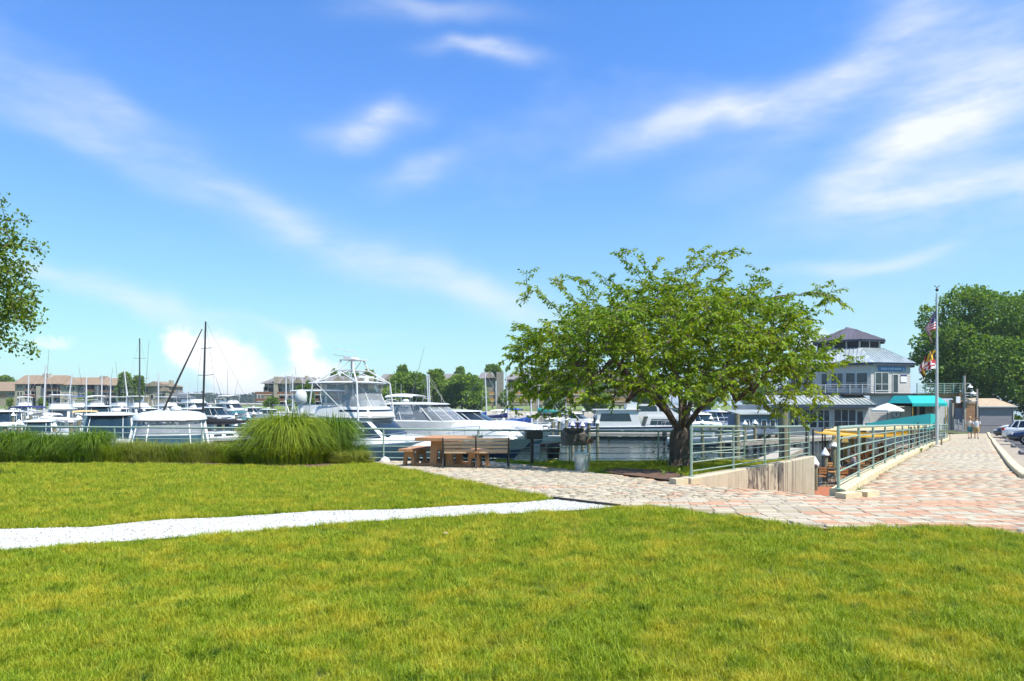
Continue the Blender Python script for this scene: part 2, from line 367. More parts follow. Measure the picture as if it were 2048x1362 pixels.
def lay_pavers():
    W, D = .31, .155; J = .006
    xs = np.arange(-6, 48, W); ys = np.arange(8, 68, D); ny, nx = len(ys), len(xs)
    XX, YY = np.meshgrid(xs, ys); XX = XX+(RNG.random(ny)*W)[:, None]+RNG.normal(0, .003, XX.shape)
    ok = inside(PAV, XX, YY) & inside(PAV, XX+W*.42, YY) & inside(PAV, XX-W*.42, YY)
    # visible at all (with a step to the side to spare)
    ok &= (np.abs(XX) < .80*YY+2.0)
    from mathutils import noise as mn
    colr = np.zeros(XX.shape, int)
    for j in range(ny):
        y = ys[j]; k = 0
        while k < nx:
            run = int(RNG.choice([1, 1, 1, 2])); x = xs[k]
            # salmon is laid from the ramp to the walk; the way to the picnic table and the far walk are cream
            red = float(np.interp(x-.1*(y-12), (1.2, 3.2, 5.5, 9), (.03, .30, .46, .42)))
            if x > 6 and y > 15.5: red = -.05
            along = y-.67*x*0
            for yb in (17.0, 28.5, 41.5):
                if x > 6 and abs(y-yb-(x-8)*.05) < .75: red = .42
            if 15.0 < y < 16.2 and x > 6: red = .4
            pn = mn.noise(Vector((x*.45, y*.7, 3.)))
            p = RNG.random()+pn*.45
            fz = 1. if y < 16 else .45
            c = 1 if p < red else (2 if RNG.random() < .14*fz else (3 if RNG.random() < .22*fz else 0))
            colr[j, k:k+run] = c; k += run
    J_, K_ = np.nonzero(ok); cx = XX[J_, K_]; cy = YY[J_, K_]; cc = colr[J_, K_]
    gz = np.array([ground(a, b) for a, b in zip(cx, cy)]); order = np.argsort(cy)
    cx, cy, cc, gz = cx[order], cy[order], cc[order], gz[order]
    seen = np.abs(cx) < .752*cy
    near = np.zeros(len(cx), bool); idx = np.nonzero(seen)[0][:300]; near[idx] = True
    a, b, t = W/2-J/2, D/2-J/2, .02
    base = np.array([(-a, -b, -t), (a, -b, -t), (a, b, -t), (-a, b, -t), (-a+.006, -b+.006, .006), (a-.006, -b+.006, .006), (a-.006, b-.006, .006), (-a+.006, b-.006, .006)])
    fq = np.array([(4, 5, 6, 7), (0, 1, 5, 4), (1, 2, 6, 5), (2, 3, 7, 6), (3, 0, 4, 7)])
    mes = []
    for k in range(4):
        me = bpy.data.meshes.new('paver'); me.from_pydata([tuple(v) for v in base], [], [tuple(f) for f in fq]); me.materials.append(PM[k]); mes.append(me)
    for i in idx:
        o = link('paver', mes[cc[i]], pav, (cx[i], cy[i], gz[i]+RNG.normal(0, .0015)), RNG.normal(0, .012)); o.rotation_euler[0] = -.0+RNG.normal(0, .006)
    far = np.nonzero(~near)[0]; n = len(far)
    V = base[None]+np.stack([cx[far], cy[far], gz[far]+RNG.normal(0, .0015, n)], 1)[:, None, :]
    tilt = RNG.normal(0, .006, n); V[:, :, 2] += base[None, :, 1]*(tilt-.035*(cy[far] > 12))[:, None]
    Fc = fq[None]+(np.arange(n)*8)[:, None, None]
    o = np_mesh('pavers', V.reshape(-1, 3), Fc.reshape(-1, 4), PM, pav, mi=np.repeat(cc[far], 5)); o['kind'] = 'stuff'
    print('pavers', len(cx))
lay_pavers()
# weeds, seeds and litter between the pavers
def leaf_litter():
    n = 1100; px = RNG.uniform(780, 1480, n); py = 925+RNG.random(n)*75
    P = [gat(a, b) for a, b in zip(px, py)]; P = [p for p in P if inside(PAV, p.x, p.y)]
    V = []; Fc = []
    for p in P:
        a = RNG.random()*6.28; s = RNG.uniform(.012, .042); d = Vector((math.cos(a), math.sin(a), 0))*s; e = Vector((-d.y, d.x, 0))*.45; o = len(V); p = p+Vector((0, 0, .009))
        V += [p-d, p+e+Vector((0, 0, .006)), p+d, p-e+Vector((0, 0, .004))]; Fc.append((o, o+1, o+2, o+3))
    return np_mesh('leaf_litter', V, Fc, mat('dry_leaves', (.11, .09, .035), .8, .5, 20, col2=(.05, .06, .015)))
tag(leaf_litter(), 'fallen leaves and seeds strewn on the pavers', kind='stuff')
# kerbs
kerb_m = mat('kerb_concrete', (.60, .50, .30), .85, .16, 3, bump=.35, bscale=25, col2=(.50, .43, .30))
def kerb(name, line, w, h, side, label):
    mb = MB(); P = [Vector((x, y, 0)) for x, y in line]; L_, R_ = [], []
    for i, p in enumerate(P):
        d = (P[min(i+1, len(P)-1)]-P[max(i-1, 0)]).normalized(); n = Vector((d.y, -d.x, 0))*side
        a, b = p, p+n*w; z = ground(p.x, p.y)
        L_.append([(a.x, a.y, z-.4), (b.x, b.y, z-.4), (b.x, b.y, z+h-.02), (b.x-n.x*.02, b.y-n.y*.02, z+h), (a.x+n.x*.02, a.y+n.y*.02, z+h), (a.x, a.y, z+h-.02)])
    mb.loft(L_); o = mb.build(name, kerb_m); return tag(o, label, 'kerb')
def dens(line, st=1.):
    out = [line[0]]
    for a, b in zip(line[:-1], line[1:]):
        n = max(1, int(math.hypot(b[0]-a[0], b[1]-a[1])/st))
        out += [(a[0]+(b[0]-a[0])*k/n, a[1]+(b[1]-a[1])*k/n) for k in range(1, n+1)]
    return out
kerb('kerb', dens(KERB_L[:]), .26, .13, -1, 'tan concrete kerb under the long pale green railing beside the walk')
kerb('kerb', dens(KERB_R), .22, .10, 1, 'tan concrete kerb between the walk and the parking lot')
mb = MB(); a = RAMP_B; mb.box((a.x-.02, a.y-.13, a.z+.03), (.42, .2, .13), .5); mb.box((a.x+.42, a.y+.12, a.z+.03), (.4, .22, .13), .62)
tag(mb.build('kerb_block', kerb_m), 'two cracked concrete kerb blocks at the corner post of the ramp', 'kerb')
# parking lot
asph = mat('asphalt', (.062, .060, .062), .9, .25, 2.5, bump=.3, bscale=60, col2=(.09, .085, .08))
LOT = [(x+.21, y-.1) for x, y in KERB_R]+[(46.9, 100), (90, 100), (90, 20), (40, 8), (14.6, 8)]
tag(sheet('parking_lot', LOT, -.045+.012, asph, 2.), 'grey asphalt parking lot', kind='structure')
gut = mat('gutter_concrete', (.33, .27, .20), .9, .2, 3, bump=.3)
G1 = [(x+.22*.8, y-.13) for x, y in KERB_R[2:]]; G2 = [(x+.95, y-.35) for x, y in KERB_R[2:]]
tag(sheet('gutter', G1+G2[::-1], -.022, gut, 2.), 'brown concrete gutter beside the kerb', kind='structure')
# mulch bed
MULCH = pts([(1195, 943), (1240, 950.5), (1300, 957.5), (1372, 968), (1384, 958), (1350, 947), (1300, 940.5), (1240, 938.5)])
mulch_m = mat('bark_mulch', (.14, .075, .048), .95, .45, 30, bump=.8, col2=(.06, .034, .024))
tag(sheet('mulch_bed', MULCH, .03, mulch_m, .3), 'brown bark mulch bed at the edge of the pavers', kind='structure')
BED = pts([(-120, 929), (0, 928.5), (250, 928), (480, 931), (560, 936), (640, 934), (700, 930), (742, 925)])+[(-4.4, qy(-4.4)), (-26, 24)]
tag(sheet('planting_bed', BED, .02, mulch_m, .6), 'dark mulch bed under the ornamental grasses', kind='structure')
# ---------------------------------------------------------------- lawn
LAWN_A = [(-16, 2.2), (16, 2.2), (17.5, 9.4)]+pts(NEAR_PAV)[::-1]+pts(GRAV_LO)[::-1]+[(-16, 6)]
LAWN_B = pts(GRAV_UP)+pts(LAWN_PAV)[::-1]+pts([(742, 925), (700, 930), (640, 934), (560, 936), (480, 931), (250, 928), (0, 928.5), (-120, 929)])+[(-22, 18)]
LAWN_C = pts(TREE_EDGE[::-1])+[tuple(RAMP_A[:2]), (10.1, 23.5), (5, qy(5)-.1), (-.3, qy(-.3)-.1)]
grass_m = leafmat('lawn_blades', (.145, .26, .012), (.41, .455, .025), .37, (.53, .475, .04), 2.6, patch2=(.05, .125, .008))
def tuft(seed, n, h, spread, w):
    r = np.random.default_rng(seed); V = []; Fc = []
    for i in range(n):
        a = r.random()*6.283; d = np.array([math.cos(a), math.sin(a), 0]); p = np.append(r.normal(0, spread, 2), 0)
        hh = h*r.uniform(.55, 1.15); lean = hh*r.uniform(.1, .75); s = np.array([-d[1], d[0], 0])*w*r.uniform(.6, 1.2)
        m = p+d*lean*.35+np.array([0, 0, hh*.6]); t = p+d*lean+np.array([0, 0, hh*r.uniform(.8, 1)]); o = len(V)
        V += [p-s, p+s, m+s*.75, m-s*.75, t]; Fc += [(o, o+1, o+2), (o, o+2, o+3), (o+3, o+2, o+4)]
    me = bpy.data.meshes.new('tuft'); me.from_pydata([tuple(v) for v in V], [], Fc); me.materials.append(grass_m)
    return bpy.data.objects.new('tuft', me)
def scatter_group(name, protos):
    """geometry nodes: one tuft on every vertex, turned and scaled by its attributes"""
    c = bpy.data.collections.new(name+'_pieces')
    for p in protos: c.objects.link(p)
    ng = bpy.data.node_groups.new(name, 'GeometryNodeTree')
    ng.interface.new_socket('Geometry', in_out='INPUT', socket_type='NodeSocketGeometry'); ng.interface.new_socket('Geometry', in_out='OUTPUT', socket_type='NodeSocketGeometry')
    gi = ng.nodes.new('NodeGroupInput'); go = ng.nodes.new('NodeGroupOutput')
    mp = ng.nodes.new('GeometryNodeMeshToPoints'); ci = ng.nodes.new('GeometryNodeCollectionInfo'); ci.inputs[0].default_value = c; ci.inputs[1].default_value = True; ci.inputs[2].default_value = True
    ip = ng.nodes.new('GeometryNodeInstanceOnPoints'); ip.inputs['Pick Instance'].default_value = True
    def attr(nm, dt):
        a = ng.nodes.new('GeometryNodeInputNamedAttribute'); a.data_type = dt; a.inputs[0].default_value = nm; return a.outputs[0]
    ng.links.new(gi.outputs[0], mp.inputs[0]); ng.links.new(mp.outputs[0], ip.inputs['Points']); ng.links.new(ci.outputs[0], ip.inputs['Instance'])
    ng.links.new(attr('pick', 'INT'), ip.inputs['Instance Index']); ng.links.new(attr('turn', 'FLOAT_VECTOR'), ip.inputs['Rotation']); ng.links.new(attr('size', 'FLOAT'), ip.inputs['Scale'])
    ng.links.new(ip.outputs[0], go.inputs[0]); return ng
def scatter(name, P, size, npick, ng, mt, tilt=.15, label=None):
    me = bpy.data.meshes.new(name); n = len(P); me.vertices.add(n); me.vertices.foreach_set('co', np.asarray(P, np.float32).ravel())
    a = me.attributes.new('pick', 'INT', 'POINT'); a.data.foreach_set('value', RNG.integers(0, npick, n).astype(np.int32))
    t = np.stack([RNG.normal(0, tilt, n), RNG.normal(0, tilt, n), RNG.random(n)*6.283], 1).astype(np.float32)
    a = me.attributes.new('turn', 'FLOAT_VECTOR', 'POINT'); a.data.foreach_set('vector', t.ravel())
    a = me.attributes.new('size', 'FLOAT', 'POINT'); a.data.foreach_set('value', np.asarray(size, np.float32))
    me.materials.append(mt); o = link(name, me); m = o.modifiers.new('scatter', 'NODES'); m.node_group = ng
    return tag(o, label, kind='stuff')
GV = np.vectorize(ground)
def lawn(name, poly, dens_f, ng, size0, label):
    xs = [p[0] for p in poly]; ys = [p[1] for p in poly]; P = []; S = []
    for y0 in np.arange(min(ys), max(ys), .5):
        ym = y0+.25; lim = .78*ym+1.5; x0, x1 = max(min(xs), -lim), min(max(xs), lim)
        if x1 <= x0: continue
        n = int((x1-x0)*.5*dens_f(ym)); X = RNG.uniform(x0, x1, n); Y = y0+RNG.random(n)*.5; k = inside(poly, X, Y) & ~inside(MULCH, X, Y); X, Y = X[k], Y[k]
        if not len(X): continue
        P.append(np.stack([X, Y, GV(X, Y)-.035], 1)); S.append(RNG.uniform(.7, 1.2, len(X))*size0(Y))
    P = np.concatenate(P); S = np.concatenate(S)
    # worn and lush patches
    from mathutils import noise as mn
    S *= np.array([.88+.36*mn.noise(Vector((p[0]*1.6, p[1]*1.6, 1.)))+.34*mn.noise(Vector((p[0]*6., p[1]*6., 5.))) for p in P])
    print(name, len(P)); return scatter(name, P, S, 5, ng, grass_m, .18, label)
NG = scatter_group('lawn_tufts', [tuft(11+i, 16, .085, .030, .0026) for i in range(5)])
dn = lambda y: 1300 if y < 5.5 else (850 if y < 8 else 480 if y < 12 else 230)
sz = lambda y: np.interp(y, (3, 6, 10, 20), (.92, .98, 1.1, 1.5))
lawn('lawn_grass', LAWN_A, dn, NG, sz, 'yellow green lawn grass in front of the white gravel path')
lawn('lawn_grass', LAWN_B, dn, NG, sz, 'lawn grass between the gravel path and the ornamental grasses')
lawn('lawn_grass', LAWN_C, dn, NG, sz, 'strip of lawn grass under the spreading tree')
# loose chips on the gravel path
def chip(seed):
    r = np.random.default_rng(seed); bm = bmesh.new(); bmesh.ops.create_icosphere(bm, subdivisions=1, radius=.012)
    for v in bm.verts: v.co *= r.uniform(.7, 1.25); v.co.z *= .7
    me = bpy.data.meshes.new('chip'); bm.to_mesh(me); bm.free(); me.materials.append(chip_m); return bpy.data.objects.new('chip', me)
chip_m = leafmat('marble_chip', (.26, .245, .215), (.68, .675, .65), 0., None)
NGC = scatter_group('gravel_chips', [chip(i) for i in range(4)])
X = RNG.uniform(-13, 3, 60000); Y = RNG.uniform(6, 13, 60000); k = inside(GRAV, X, Y) & (np.abs(X) < .8*Y+1.5)
X, Y = X[k], Y[k]; scatter('gravel_chips', np.stack([X, Y, GV(X, Y)-.010], 1), RNG.uniform(.4, 1.15, len(X)), 4, NGC, chip_m, 1., 'loose white marble chips on the gravel path')

# one dry leaf lying on the lawn
p = gat(892, 1073)+Vector((0, 0, .045)); mb = MB(); d = Vector((.03, .012, .004)); e = Vector((-.008, .02, .008))
mb.add([p-d, p-d*.2+e, p+d, p+d*.1-e], [(0, 1, 2), (0, 2, 3)]); tag(mb.build('dry_leaf', mat('dry_leaf', (.36, .26, .12), .7, .2, 30)), 'dry tan leaf lying on the lawn below the gravel path', 'leaf')
# ---------------------------------------------------------------- railings, ramp and patio
def railing(label, base, h=1.07, rails=6, r_top=.032, r=.015, r_post=.028, hook=True):
    """pipe railing: one post at every base point, rails running through them"""
    base = [Vector(b) for b in base]; t = thing('railing', label, 'railing', base[0])
    pm = None
    for b in base:
        if pm is None:
            mb = MB(); mb.path([(0, 0, -.05), (0, 0, h-.02)], r_post, 8); mb.lathe([(.07, 0), (.07, .012), (.034, .016)], 8); o = mb.build('post', PIPE, t, True); pm = o.data
        else: o = link('post', pm, t)
        o.location = b-base[0]
    for k in range(rails):
        z = h-.03-k*(h-.14)/(rails-1); mb = MB()
        mb.path([b+Vector((0, 0, z)) for b in base], r_top if k == 0 else r, 8 if k == 0 else 6); mb.build('rail', PIPE, t, True, world=True)
    return t
def spaced(line, st):
    out = [Vector((line[0][0], line[0][1], 0))]; acc = 0
    for a, b in zip(line[:-1], line[1:]):
        a = Vector((a[0], a[1], 0)); b = Vector((b[0], b[1], 0)); L = (b-a).length; s = st-acc
        while s <= L: out.append(a+(b-a)*(s/L)); s += st
        acc = L-(s-st)
    return out
q = [Vector((p.x, p.y-.12, ground(p.x, p.y))) for p in spaced([(-25.5, 24.0)]+QUAY[1:], 3.06)]
railing('long pale green pipe railing along the quay behind the picnic table and the tree', q)
RW_A = Vector((RAMP_A.x+.12, RAMP_A.y+.12, 0)); RW_B = Vector((10.35, 23.75, 0))
railing('pale green pipe railing on the sloping ramp wall beside the tree', [Vector((p.x, p.y, ground(p.x, p.y)+.13)) for p in [RW_A.lerp(RW_B, k/4*.985+.005) for k in range(5)]])
kl = spaced([(x-.10, y+.06) for x, y in KERB_L], 2.88)
railing('pale green pipe railing between the walk and the sunken restaurant patio', [Vector((p.x, p.y, ground(p.x, p.y)+.13)) for p in kl])
# ramp wall with dark water stains
rw = bpy.data.materials.new('stained_concrete'); rw.use_nodes = True
def _rw():
    nt = rw.node_tree; b = nt.nodes['Principled BSDF']; b.inputs['Roughness'].default_value = .9
    g = N(nt, 'ShaderNodeNewGeometry'); n = N(nt, 'ShaderNodeTexNoise'); n.inputs['Scale'].default_value = 3; n.inputs['Detail'].default_value = 7; nt.links.new(g.outputs['Position'], n.inputs[0])
    mp = N(nt, 'ShaderNodeMapping'); mp.inputs['Scale'].default_value = (5.5, 5.5, .12); nt.links.new(g.outputs['Position'], mp.inputs[0])
    s = N(nt, 'ShaderNodeTexNoise'); s.inputs['Scale'].default_value = 1.6; s.inputs['Detail'].default_value = 5; nt.links.new(mp.outputs[0], s.inputs[0])
    sp = N(nt, 'ShaderNodeSeparateXYZ'); nt.links.new(g.outputs['Position'], sp.inputs[0])
    # the runs hang from the part of the wall nearest to the patio
    w = math_(nt, 'POWER', 2.718, math_(nt, 'MULTIPLY', math_(nt, 'POWER', math_(nt, 'MULTIPLY', math_(nt, 'SUBTRACT', sp.outputs[0], 7.6), .75), 2), -1))
    st = math_(nt, 'MULTIPLY', math_(nt, 'MULTIPLY_ADD', s.outputs[0], 9, -4.6, True), w)
    c = mixc(nt, n.outputs[0], (.36, .31, .22), (.60, .53, .39)); c = mixc(nt, math_(nt, 'MULTIPLY_ADD', s.outputs[0], 2, -.95, True), c, (.30, .25, .18)); c = mixc(nt, st, c, (.10, .07, .06))
    nt.links.new(c, b.inputs['Base Color'])
    bp = N(nt, 'ShaderNodeBump'); bp.inputs['Strength'].default_value = .3; bp.inputs['Distance'].default_value = .02; nt.links.new(n.outputs[0], bp.inputs['Height']); nt.links.new(bp.outputs[0], b.inputs['Normal'])
_rw()
d = (RW_B-RW_A).normalized(); n_ = Vector((d.y, -d.x, 0)); mb = MB(); rings = []
for k in range(9):
    p = (RW_A-d*.35).lerp(RW_B+d*.12, k/8); zt = ground(p.x, p.y)+.13
    rings.append([(p.x-n_.x*.14, p.y-n_.y*.14, -1), (p.x+n_.x*.14, p.y+n_.y*.14, -1), (p.x+n_.x*.14, p.y+n_.y*.14, zt-.02), (p.x+n_.x*.12, p.y+n_.y*.12, zt), (p.x-n_.x*.12, p.y-n_.y*.12, zt), (p.x-n_.x*.14, p.y-n_.y*.14, zt-.02)])
mb.loft(rings); t = mb.build('ramp_wall', rw); tag(t, 'tan concrete ramp wall with dark stains running down its face', 'wall')
mb = MB(); a = gat(1366, 968); mb.box((a.x+.06, a.y+.02, a.z+.04), (.62, .24, .16), .35); tag(mb.build('kerb_block', kerb_m), 'pale kerb block at the low end of the ramp wall', 'kerb')
# ramp and sunken patio
PZ = .5
brick_red = mat('terracotta_paving', (.36, .115, .045), .85, .2, 6, bump=.3)
kin = [(x-.28*.83, y+.28*.56) for x, y in KERB_L]
e0 = Vector((kin[0][0], kin[0][1], 0)); e1 = e0+d*12.4; w1 = RW_A+d*12.0
mb = MB(); mb.add([(RW_A.x, RW_A.y-.4, ground(RW_A.x, RW_A.y)-.03), (e0.x+.3, e0.y-.25, ground(e0.x, e0.y)-.03), (e1.x+.3, e1.y, PZ+.004), (w1.x, w1.y, PZ+.004)], [(0, 1, 2, 3)])
tag(mb.build('ramp', brick_red), 'red brick ramp leading down to the patio', kind='structure')
deck_m = mat('deck_boards', (.20, .135, .085), .8, .3, 3, bump=.3, stretch=(6, .4, 1))
PW = [(10.45, 23.9), (13.2, 30), (18.8, 39), (26.3, 50), (36, 63)]
PE = []
for (x, y) in KERB_L[1:]: PE.append((x-.45, y+.3))
PE[-1] = (41.5, 66)
tag(sheet('patio_floor', PW+PE[::-1]+[(kin[0][0]+6.5, kin[0][1]+10.2)], 0, deck_m, 3., zf=lambda x, y: PZ), 'brown deck floor of the sunken patio', kind='structure')
mb = MB()
RB = [(11.8, 26.6), (13.9, 30.6), (16.6, 30.2), (14.6, 26.6)]
mb.add([(x, y, PZ+.008) for x, y in ((10.6, 24.2), (13.1, 29.5), (14.0, 31.6), (17.6, 31.6), (13.8, 24.2))], [(4, 3, 2, 1, 0)])
tag(mb.build('patio_paving', brick_red), 'red brick paving at the foot of the ramp', kind='structure')
# retaining walls below the walk and the edge of the patio
mb = MB()
for a, b in zip(kin[:-1], kin[1:]):
    mb.add([(a[0], a[1], -1), (b[0], b[1], -1), (b[0], b[1], ground(*b)-.01), (a[0], a[1], ground(*a)-.01)], [(0, 1, 2, 3), (3, 2, 1, 0)][:1])
for a, b in zip(PW[:-1], PW[1:]):
    mb.add([(a[0], a[1], -1), (b[0], b[1], -1), (b[0], b[1], PZ-.01), (a[0], a[1], PZ-.01)], [(3, 2, 1, 0)])
tag(mb.build('retaining_wall', conc), 'concrete retaining wall below the walk', kind='structure')
# ---------------------------------------------------------------- mooring piles
pile_m = mat('mooring_pile', (.20, .17, .115), .85, .35, 3, bump=.5, stretch=(2, 2, .4), col2=(.11, .125, .06))
cap_m = mat('pile_cap_white', (.80, .80, .79), .5, .04, 5)
_pile = {}
def pile(X, Y, top, r=.16, cap=True, label=None, group='wooden mooring piles'):
    k = (round(top, 1), r, cap)
    t = thing('mooring_pile', label or ('wooden mooring pile with white cone cap in the marina' if cap else 'bare wooden mooring pile in the marina'), 'piling', (X, Y, 0), random.random()*6, group)
    if k not in _pile:
        mb = MB(); mb.lathe([(r*1.05, -2), (r, 0), (r*.97, top*.5), (r*.93, top)], 9); a = mb.build('post', pile_m, t, True)
        b = None
        if cap: mb = MB(); mb.lathe([(r*1.45, top-.02), (r*1.5, top+.04), (.015, top+.36)], 9); b = mb.build('cap', cap_m, t)
        _pile[k] = (a.data, b.data if b else None)
    else:
        link('post', _pile[k][0], t)
        if cap: link('cap', _pile[k][1], t)
    return t
for i, (px, Y, top) in enumerate(((1641, 30.4, 1.75), (1660.5, 32.6, 2.0), (1677, 35, 2.25), (1681.5, 36.3, 2.3), (1699, 38.5, 2.2), (1713, 41.5, 2.35), (1724, 44.5, 2.4), (1734, 47.5, 2.5))):
    pile((px-CX)/F*Y-.25, Y, top-.1, .13, True, 'wooden mooring pile with white cone cap along the patio edge, number %d from the ramp' % (i+1) if False else ['first', 'second', 'third', 'fourth', 'fifth', 'sixth', 'seventh', 'eighth'][i]+' white capped pile from the ramp along the patio edge', 'white capped piles along the patio')
pile((1608-CX)/F*26, 26, 2.0, .13, True, 'white capped pile just behind the end of the ramp wall', 'white capped piles along the patio')
pile((1567-CX)/F*41, 41, 4.0, .28, False, 'tall thick greenish pile standing between tree and restaurant', 'tall bare piles by the tree')
pile((1474-CX)/F*47, 47, 3.6, .2, False, 'tall slim greenish pile just right of the tree trunk', 'tall bare piles by the tree')
# ---------------------------------------------------------------- picnic table, benches, grills, bins
tab_m = mat('brown_concrete', (.43, .21, .10), .75, .14, 9, bump=.25)
def arch_panel(mb, x0, x1, y, th, z1, hw, hz):
    """upright slab with an opening cut out of its foot"""
    c = (x0+x1)/2
    mb.slab([(x0, y, 0), (c-hw, y, 0), (c-hw*.72, y, hz), (c+hw*.72, y, hz), (c+hw, y, 0), (x1, y, 0), (x1-.05, y, z1), (x0+.05, y, z1)], (0, th, 0))
p = gat(893, 932); t = thing('picnic_table', 'brown concrete picnic table with side seats beside the quay railing', 'picnic table', p, R(-16))
mb = MB(); mb.slab([(-.66, -.72, .76), (.66, -.72, .76), (.70, -.66, .76), (.70, .66, .76), (.66, .72, .76), (-.66, .72, .76), (-.70, .66, .76), (-.70, -.66, .76)], (0, 0, .085)); mb.build('table_top', tab_m, t)
for y in (-.42, .34):
    mb = MB(); arch_panel(mb, -.36, .36, y, .10, .76, .16, .5); mb.build('leg', tab_m, t)
for s in (-1, 1):
    mb = MB(); x = s*.98; mb.slab([(x-.21, -.70, .44), (x+.21, -.70, .44), (x+.21, .70, .44), (x-.21, .70, .44)], (0, 0, .075)); mb.build('seat', tab_m, t)
    for y in (-.46, .38):
        mb = MB(); arch_panel(mb, x-.19, x+.19, y, .09, .44, .085, .28); mb.build('seat_leg', tab_m, t)
mb = MB(); mb.box((0, -.37, .05), (1.9, .09, .1)); mb.build('foot_beam', tab_m, t); mb = MB(); mb.box((0, .385, .05), (1.9, .085, .1)); mb.build('foot_beam', tab_m, t)
slat_m = mat('bench_slats', (.43, .305, .21), .6, .16, 5, bump=.2, stretch=(.4, 4, 4))
p = gat(952, 936); t = thing('park_bench', 'park bench with brown slats and black iron legs, seen from behind', 'bench', p, R(2))
iron = mat('cast_iron', (.018, .018, .02), .5, .3, 10, bump=.1)
for k, z in enumerate((.49, .595, .70, .805)):
    mb = MB(); y = -.14-.045*k; mb.slab([(-.93, y, z-.034), (.93, y, z-.034), (.93, y-.018, z+.034), (-.93, y-.018, z+.034)], (0, .028, .006)); mb.build('back_slat', slat_m, t)
for k in range(4):
    mb = MB(); mb.box((0, -.04+.115*k, .43-.01*k), (1.86, .095, .03)); mb.build('seat_slat', slat_m, t)
for x in (-.90, 0, .90):
    mb = MB(); mb.path([(x, -.34, .0), (x, -.20, .22), (x, -.13, .42), (x, -.20, .60), (x, -.31, .86)], [.028, .024, .026, .022, .016], 6); mb.path([(x, .44, 0), (x, .34, .20), (x, .38, .40)], [.026, .022, .024], 6)
    mb.path([(x, -.12, .40), (x, .15, .39), (x, .38, .40)], .02, 6); mb.path([(x, -.20, .22), (x, .08, .28), (x, .34, .2)], .014, 6); mb.build('leg', iron, t, True)
    if abs(x) > .5:
        mb = MB(); mb.path([(x, -.23, .66), (x, .05, .66), (x, .34, .63), (x, .42, .58), (x, .40, .42)], [.02, .024, .024, .02, .018], 6); mb.build('armrest', iron, t, True)
# small black grill
p = gat(1064, 929); t = thing('charcoal_grill', 'small black charcoal grill on a square post near the bench', 'grill', p, R(8))
mb = MB(); mb.box((0, 0, .38), (.09, .09, .8)); mb.build('post', BLACKM, t)
mb = MB(); o = .02; mb.box((.05, 0, .80), (.5, .42, .025)); mb.box((.05, .2, .92), (.5, .02, .24)); mb.box((.05, -.2, .92), (.5, .02, .24)); mb.box((.29, 0, .92), (.02, .38, .24)); mb.box((-.19, 0, .90), (.02, .38, .18)); mb.build('fire_box', BLACKM, t)
mb = MB()
for k in range(9): mb.tube((-.18, -.17+.0425*k, 1.0), (.28, -.17+.0425*k, 1.0), .008)
mb.build('grate', iron, t); mb = MB(); mb.path([(-.2, -.14, .98), (-.34, -.14, .97), (-.34, .14, .97), (-.2, .14, .98)], .012); mb.build('handle', CHROME, t)
# barrel smoker
p = gat(1153, 931); rust = mat('rusty_steel', (.115, .085, .065), .6, .35, 5, bump=.2, col2=(.20, .085, .035))
t = thing('smoker_grill', 'large brown steel barrel grill with its lid open on a pipe post', 'grill', p, R(14))
mb = MB(); mb.lathe([(.055, 0), (.055, .62)], 10); mb.build('post', mat('galvanised', (.45, .46, .46), .45, .15, 8, metal=.6), t, True)
hexp = [(-.30, .62), (.12, .62), (.26, .78), (.26, 1.0), (-.02, 1.14), (-.30, .96)]
mb = MB(); mb.slab([(-.42, y*1.0, z) for y, z in hexp], (.62, 0, 0)); mb.build('barrel', mat('smoker_steel', (.10, .088, .08), .5, .3, 4, bump=.1, metal=.3), t)
mb = MB(); mb.slab([(.205, -.26, .64), (.44, -.28, .70), (.44, .2, .70), (.205, .2, .64)], (0, 0, .03)); mb.slab([(.205, -.27, .66), (.44, -.30, .72), (.44, -.30, .86), (.205, -.27, .8)], (0, .02, 0)); mb.build('side_shelf', rust, t)
mb = MB(); mb.slab([(.22, .0, .82), (.42, -.02, 1.12), (.45, .24, 1.16), (.24, .26, .86)], (.012, 0, -.01)); mb.build('lid', rust, t)
mb = MB(); mb.path([(-.25, -.31, .78), (-.25, -.35, .78), (.05, -.35, .78), (.05, -.31, .78)], .01); mb.build('handle', iron, t); mb = MB(); mb.lathe([(.035, 1.02), (.035, 1.25), (.05, 1.26), (.05, 1.29)], 8, (.1, .18, 0)); mb.build('chimney', rust, t)
# bins
p = gat(1164, 941); galv = mat('galvanised_sheet', (.58, .60, .58), .35, .18, 7, bump=.15, metal=.55)
t = thing('trash_can', 'dented galvanised trash can with a lid on the grass edge', 'trash can', p)
mb = MB(); n = 24; rings = []
for z, r in ((0, .175), (.05, .178), (.12, .184), (.2, .188), (.24, .194), (.28, .19), (.4, .205), (.44, .202)):
    rings.append([((r+(.008 if k % 2 else 0)-(.02 if 5 < k < 9 and .1 < z < .3 else 0))*math.cos(6.2832*k/n), (r+(.008 if k % 2 else 0)-(.02 if 5 < k < 9 and .1 < z < .3 else 0))*math.sin(6.2832*k/n), z) for k in range(n)])
mb.loft(rings); mb.build('body', galv, t, True)
mb = MB(); mb.lathe([(.225, .43), (.23, .455), (.21, .475), (.12, .50), (.01, .505)], 20); mb.build('lid', mat('lid_zinc', (.42, .50, .50), .4, .15, 6, metal=.4), t, True)
mb = MB(); mb.path([(-.06, 0, .50), (-.05, 0, .54), (.05, 0, .54), (.06, 0, .50)], .01); mb.build('handle', iron, t)
for s in (-1, 1):
    mb = MB(); mb.path([(s*.2, -.05, .3), (s*.24, -.04, .26), (s*.24, .04, .26), (s*.2, .05, .3)], .008); mb.build('side_handle', CHROME, t)
p = gat(1106, 923); t = thing('litter_bin', 'black plastic litter bin with a loose liner by the quay railing', 'litter bin', p)
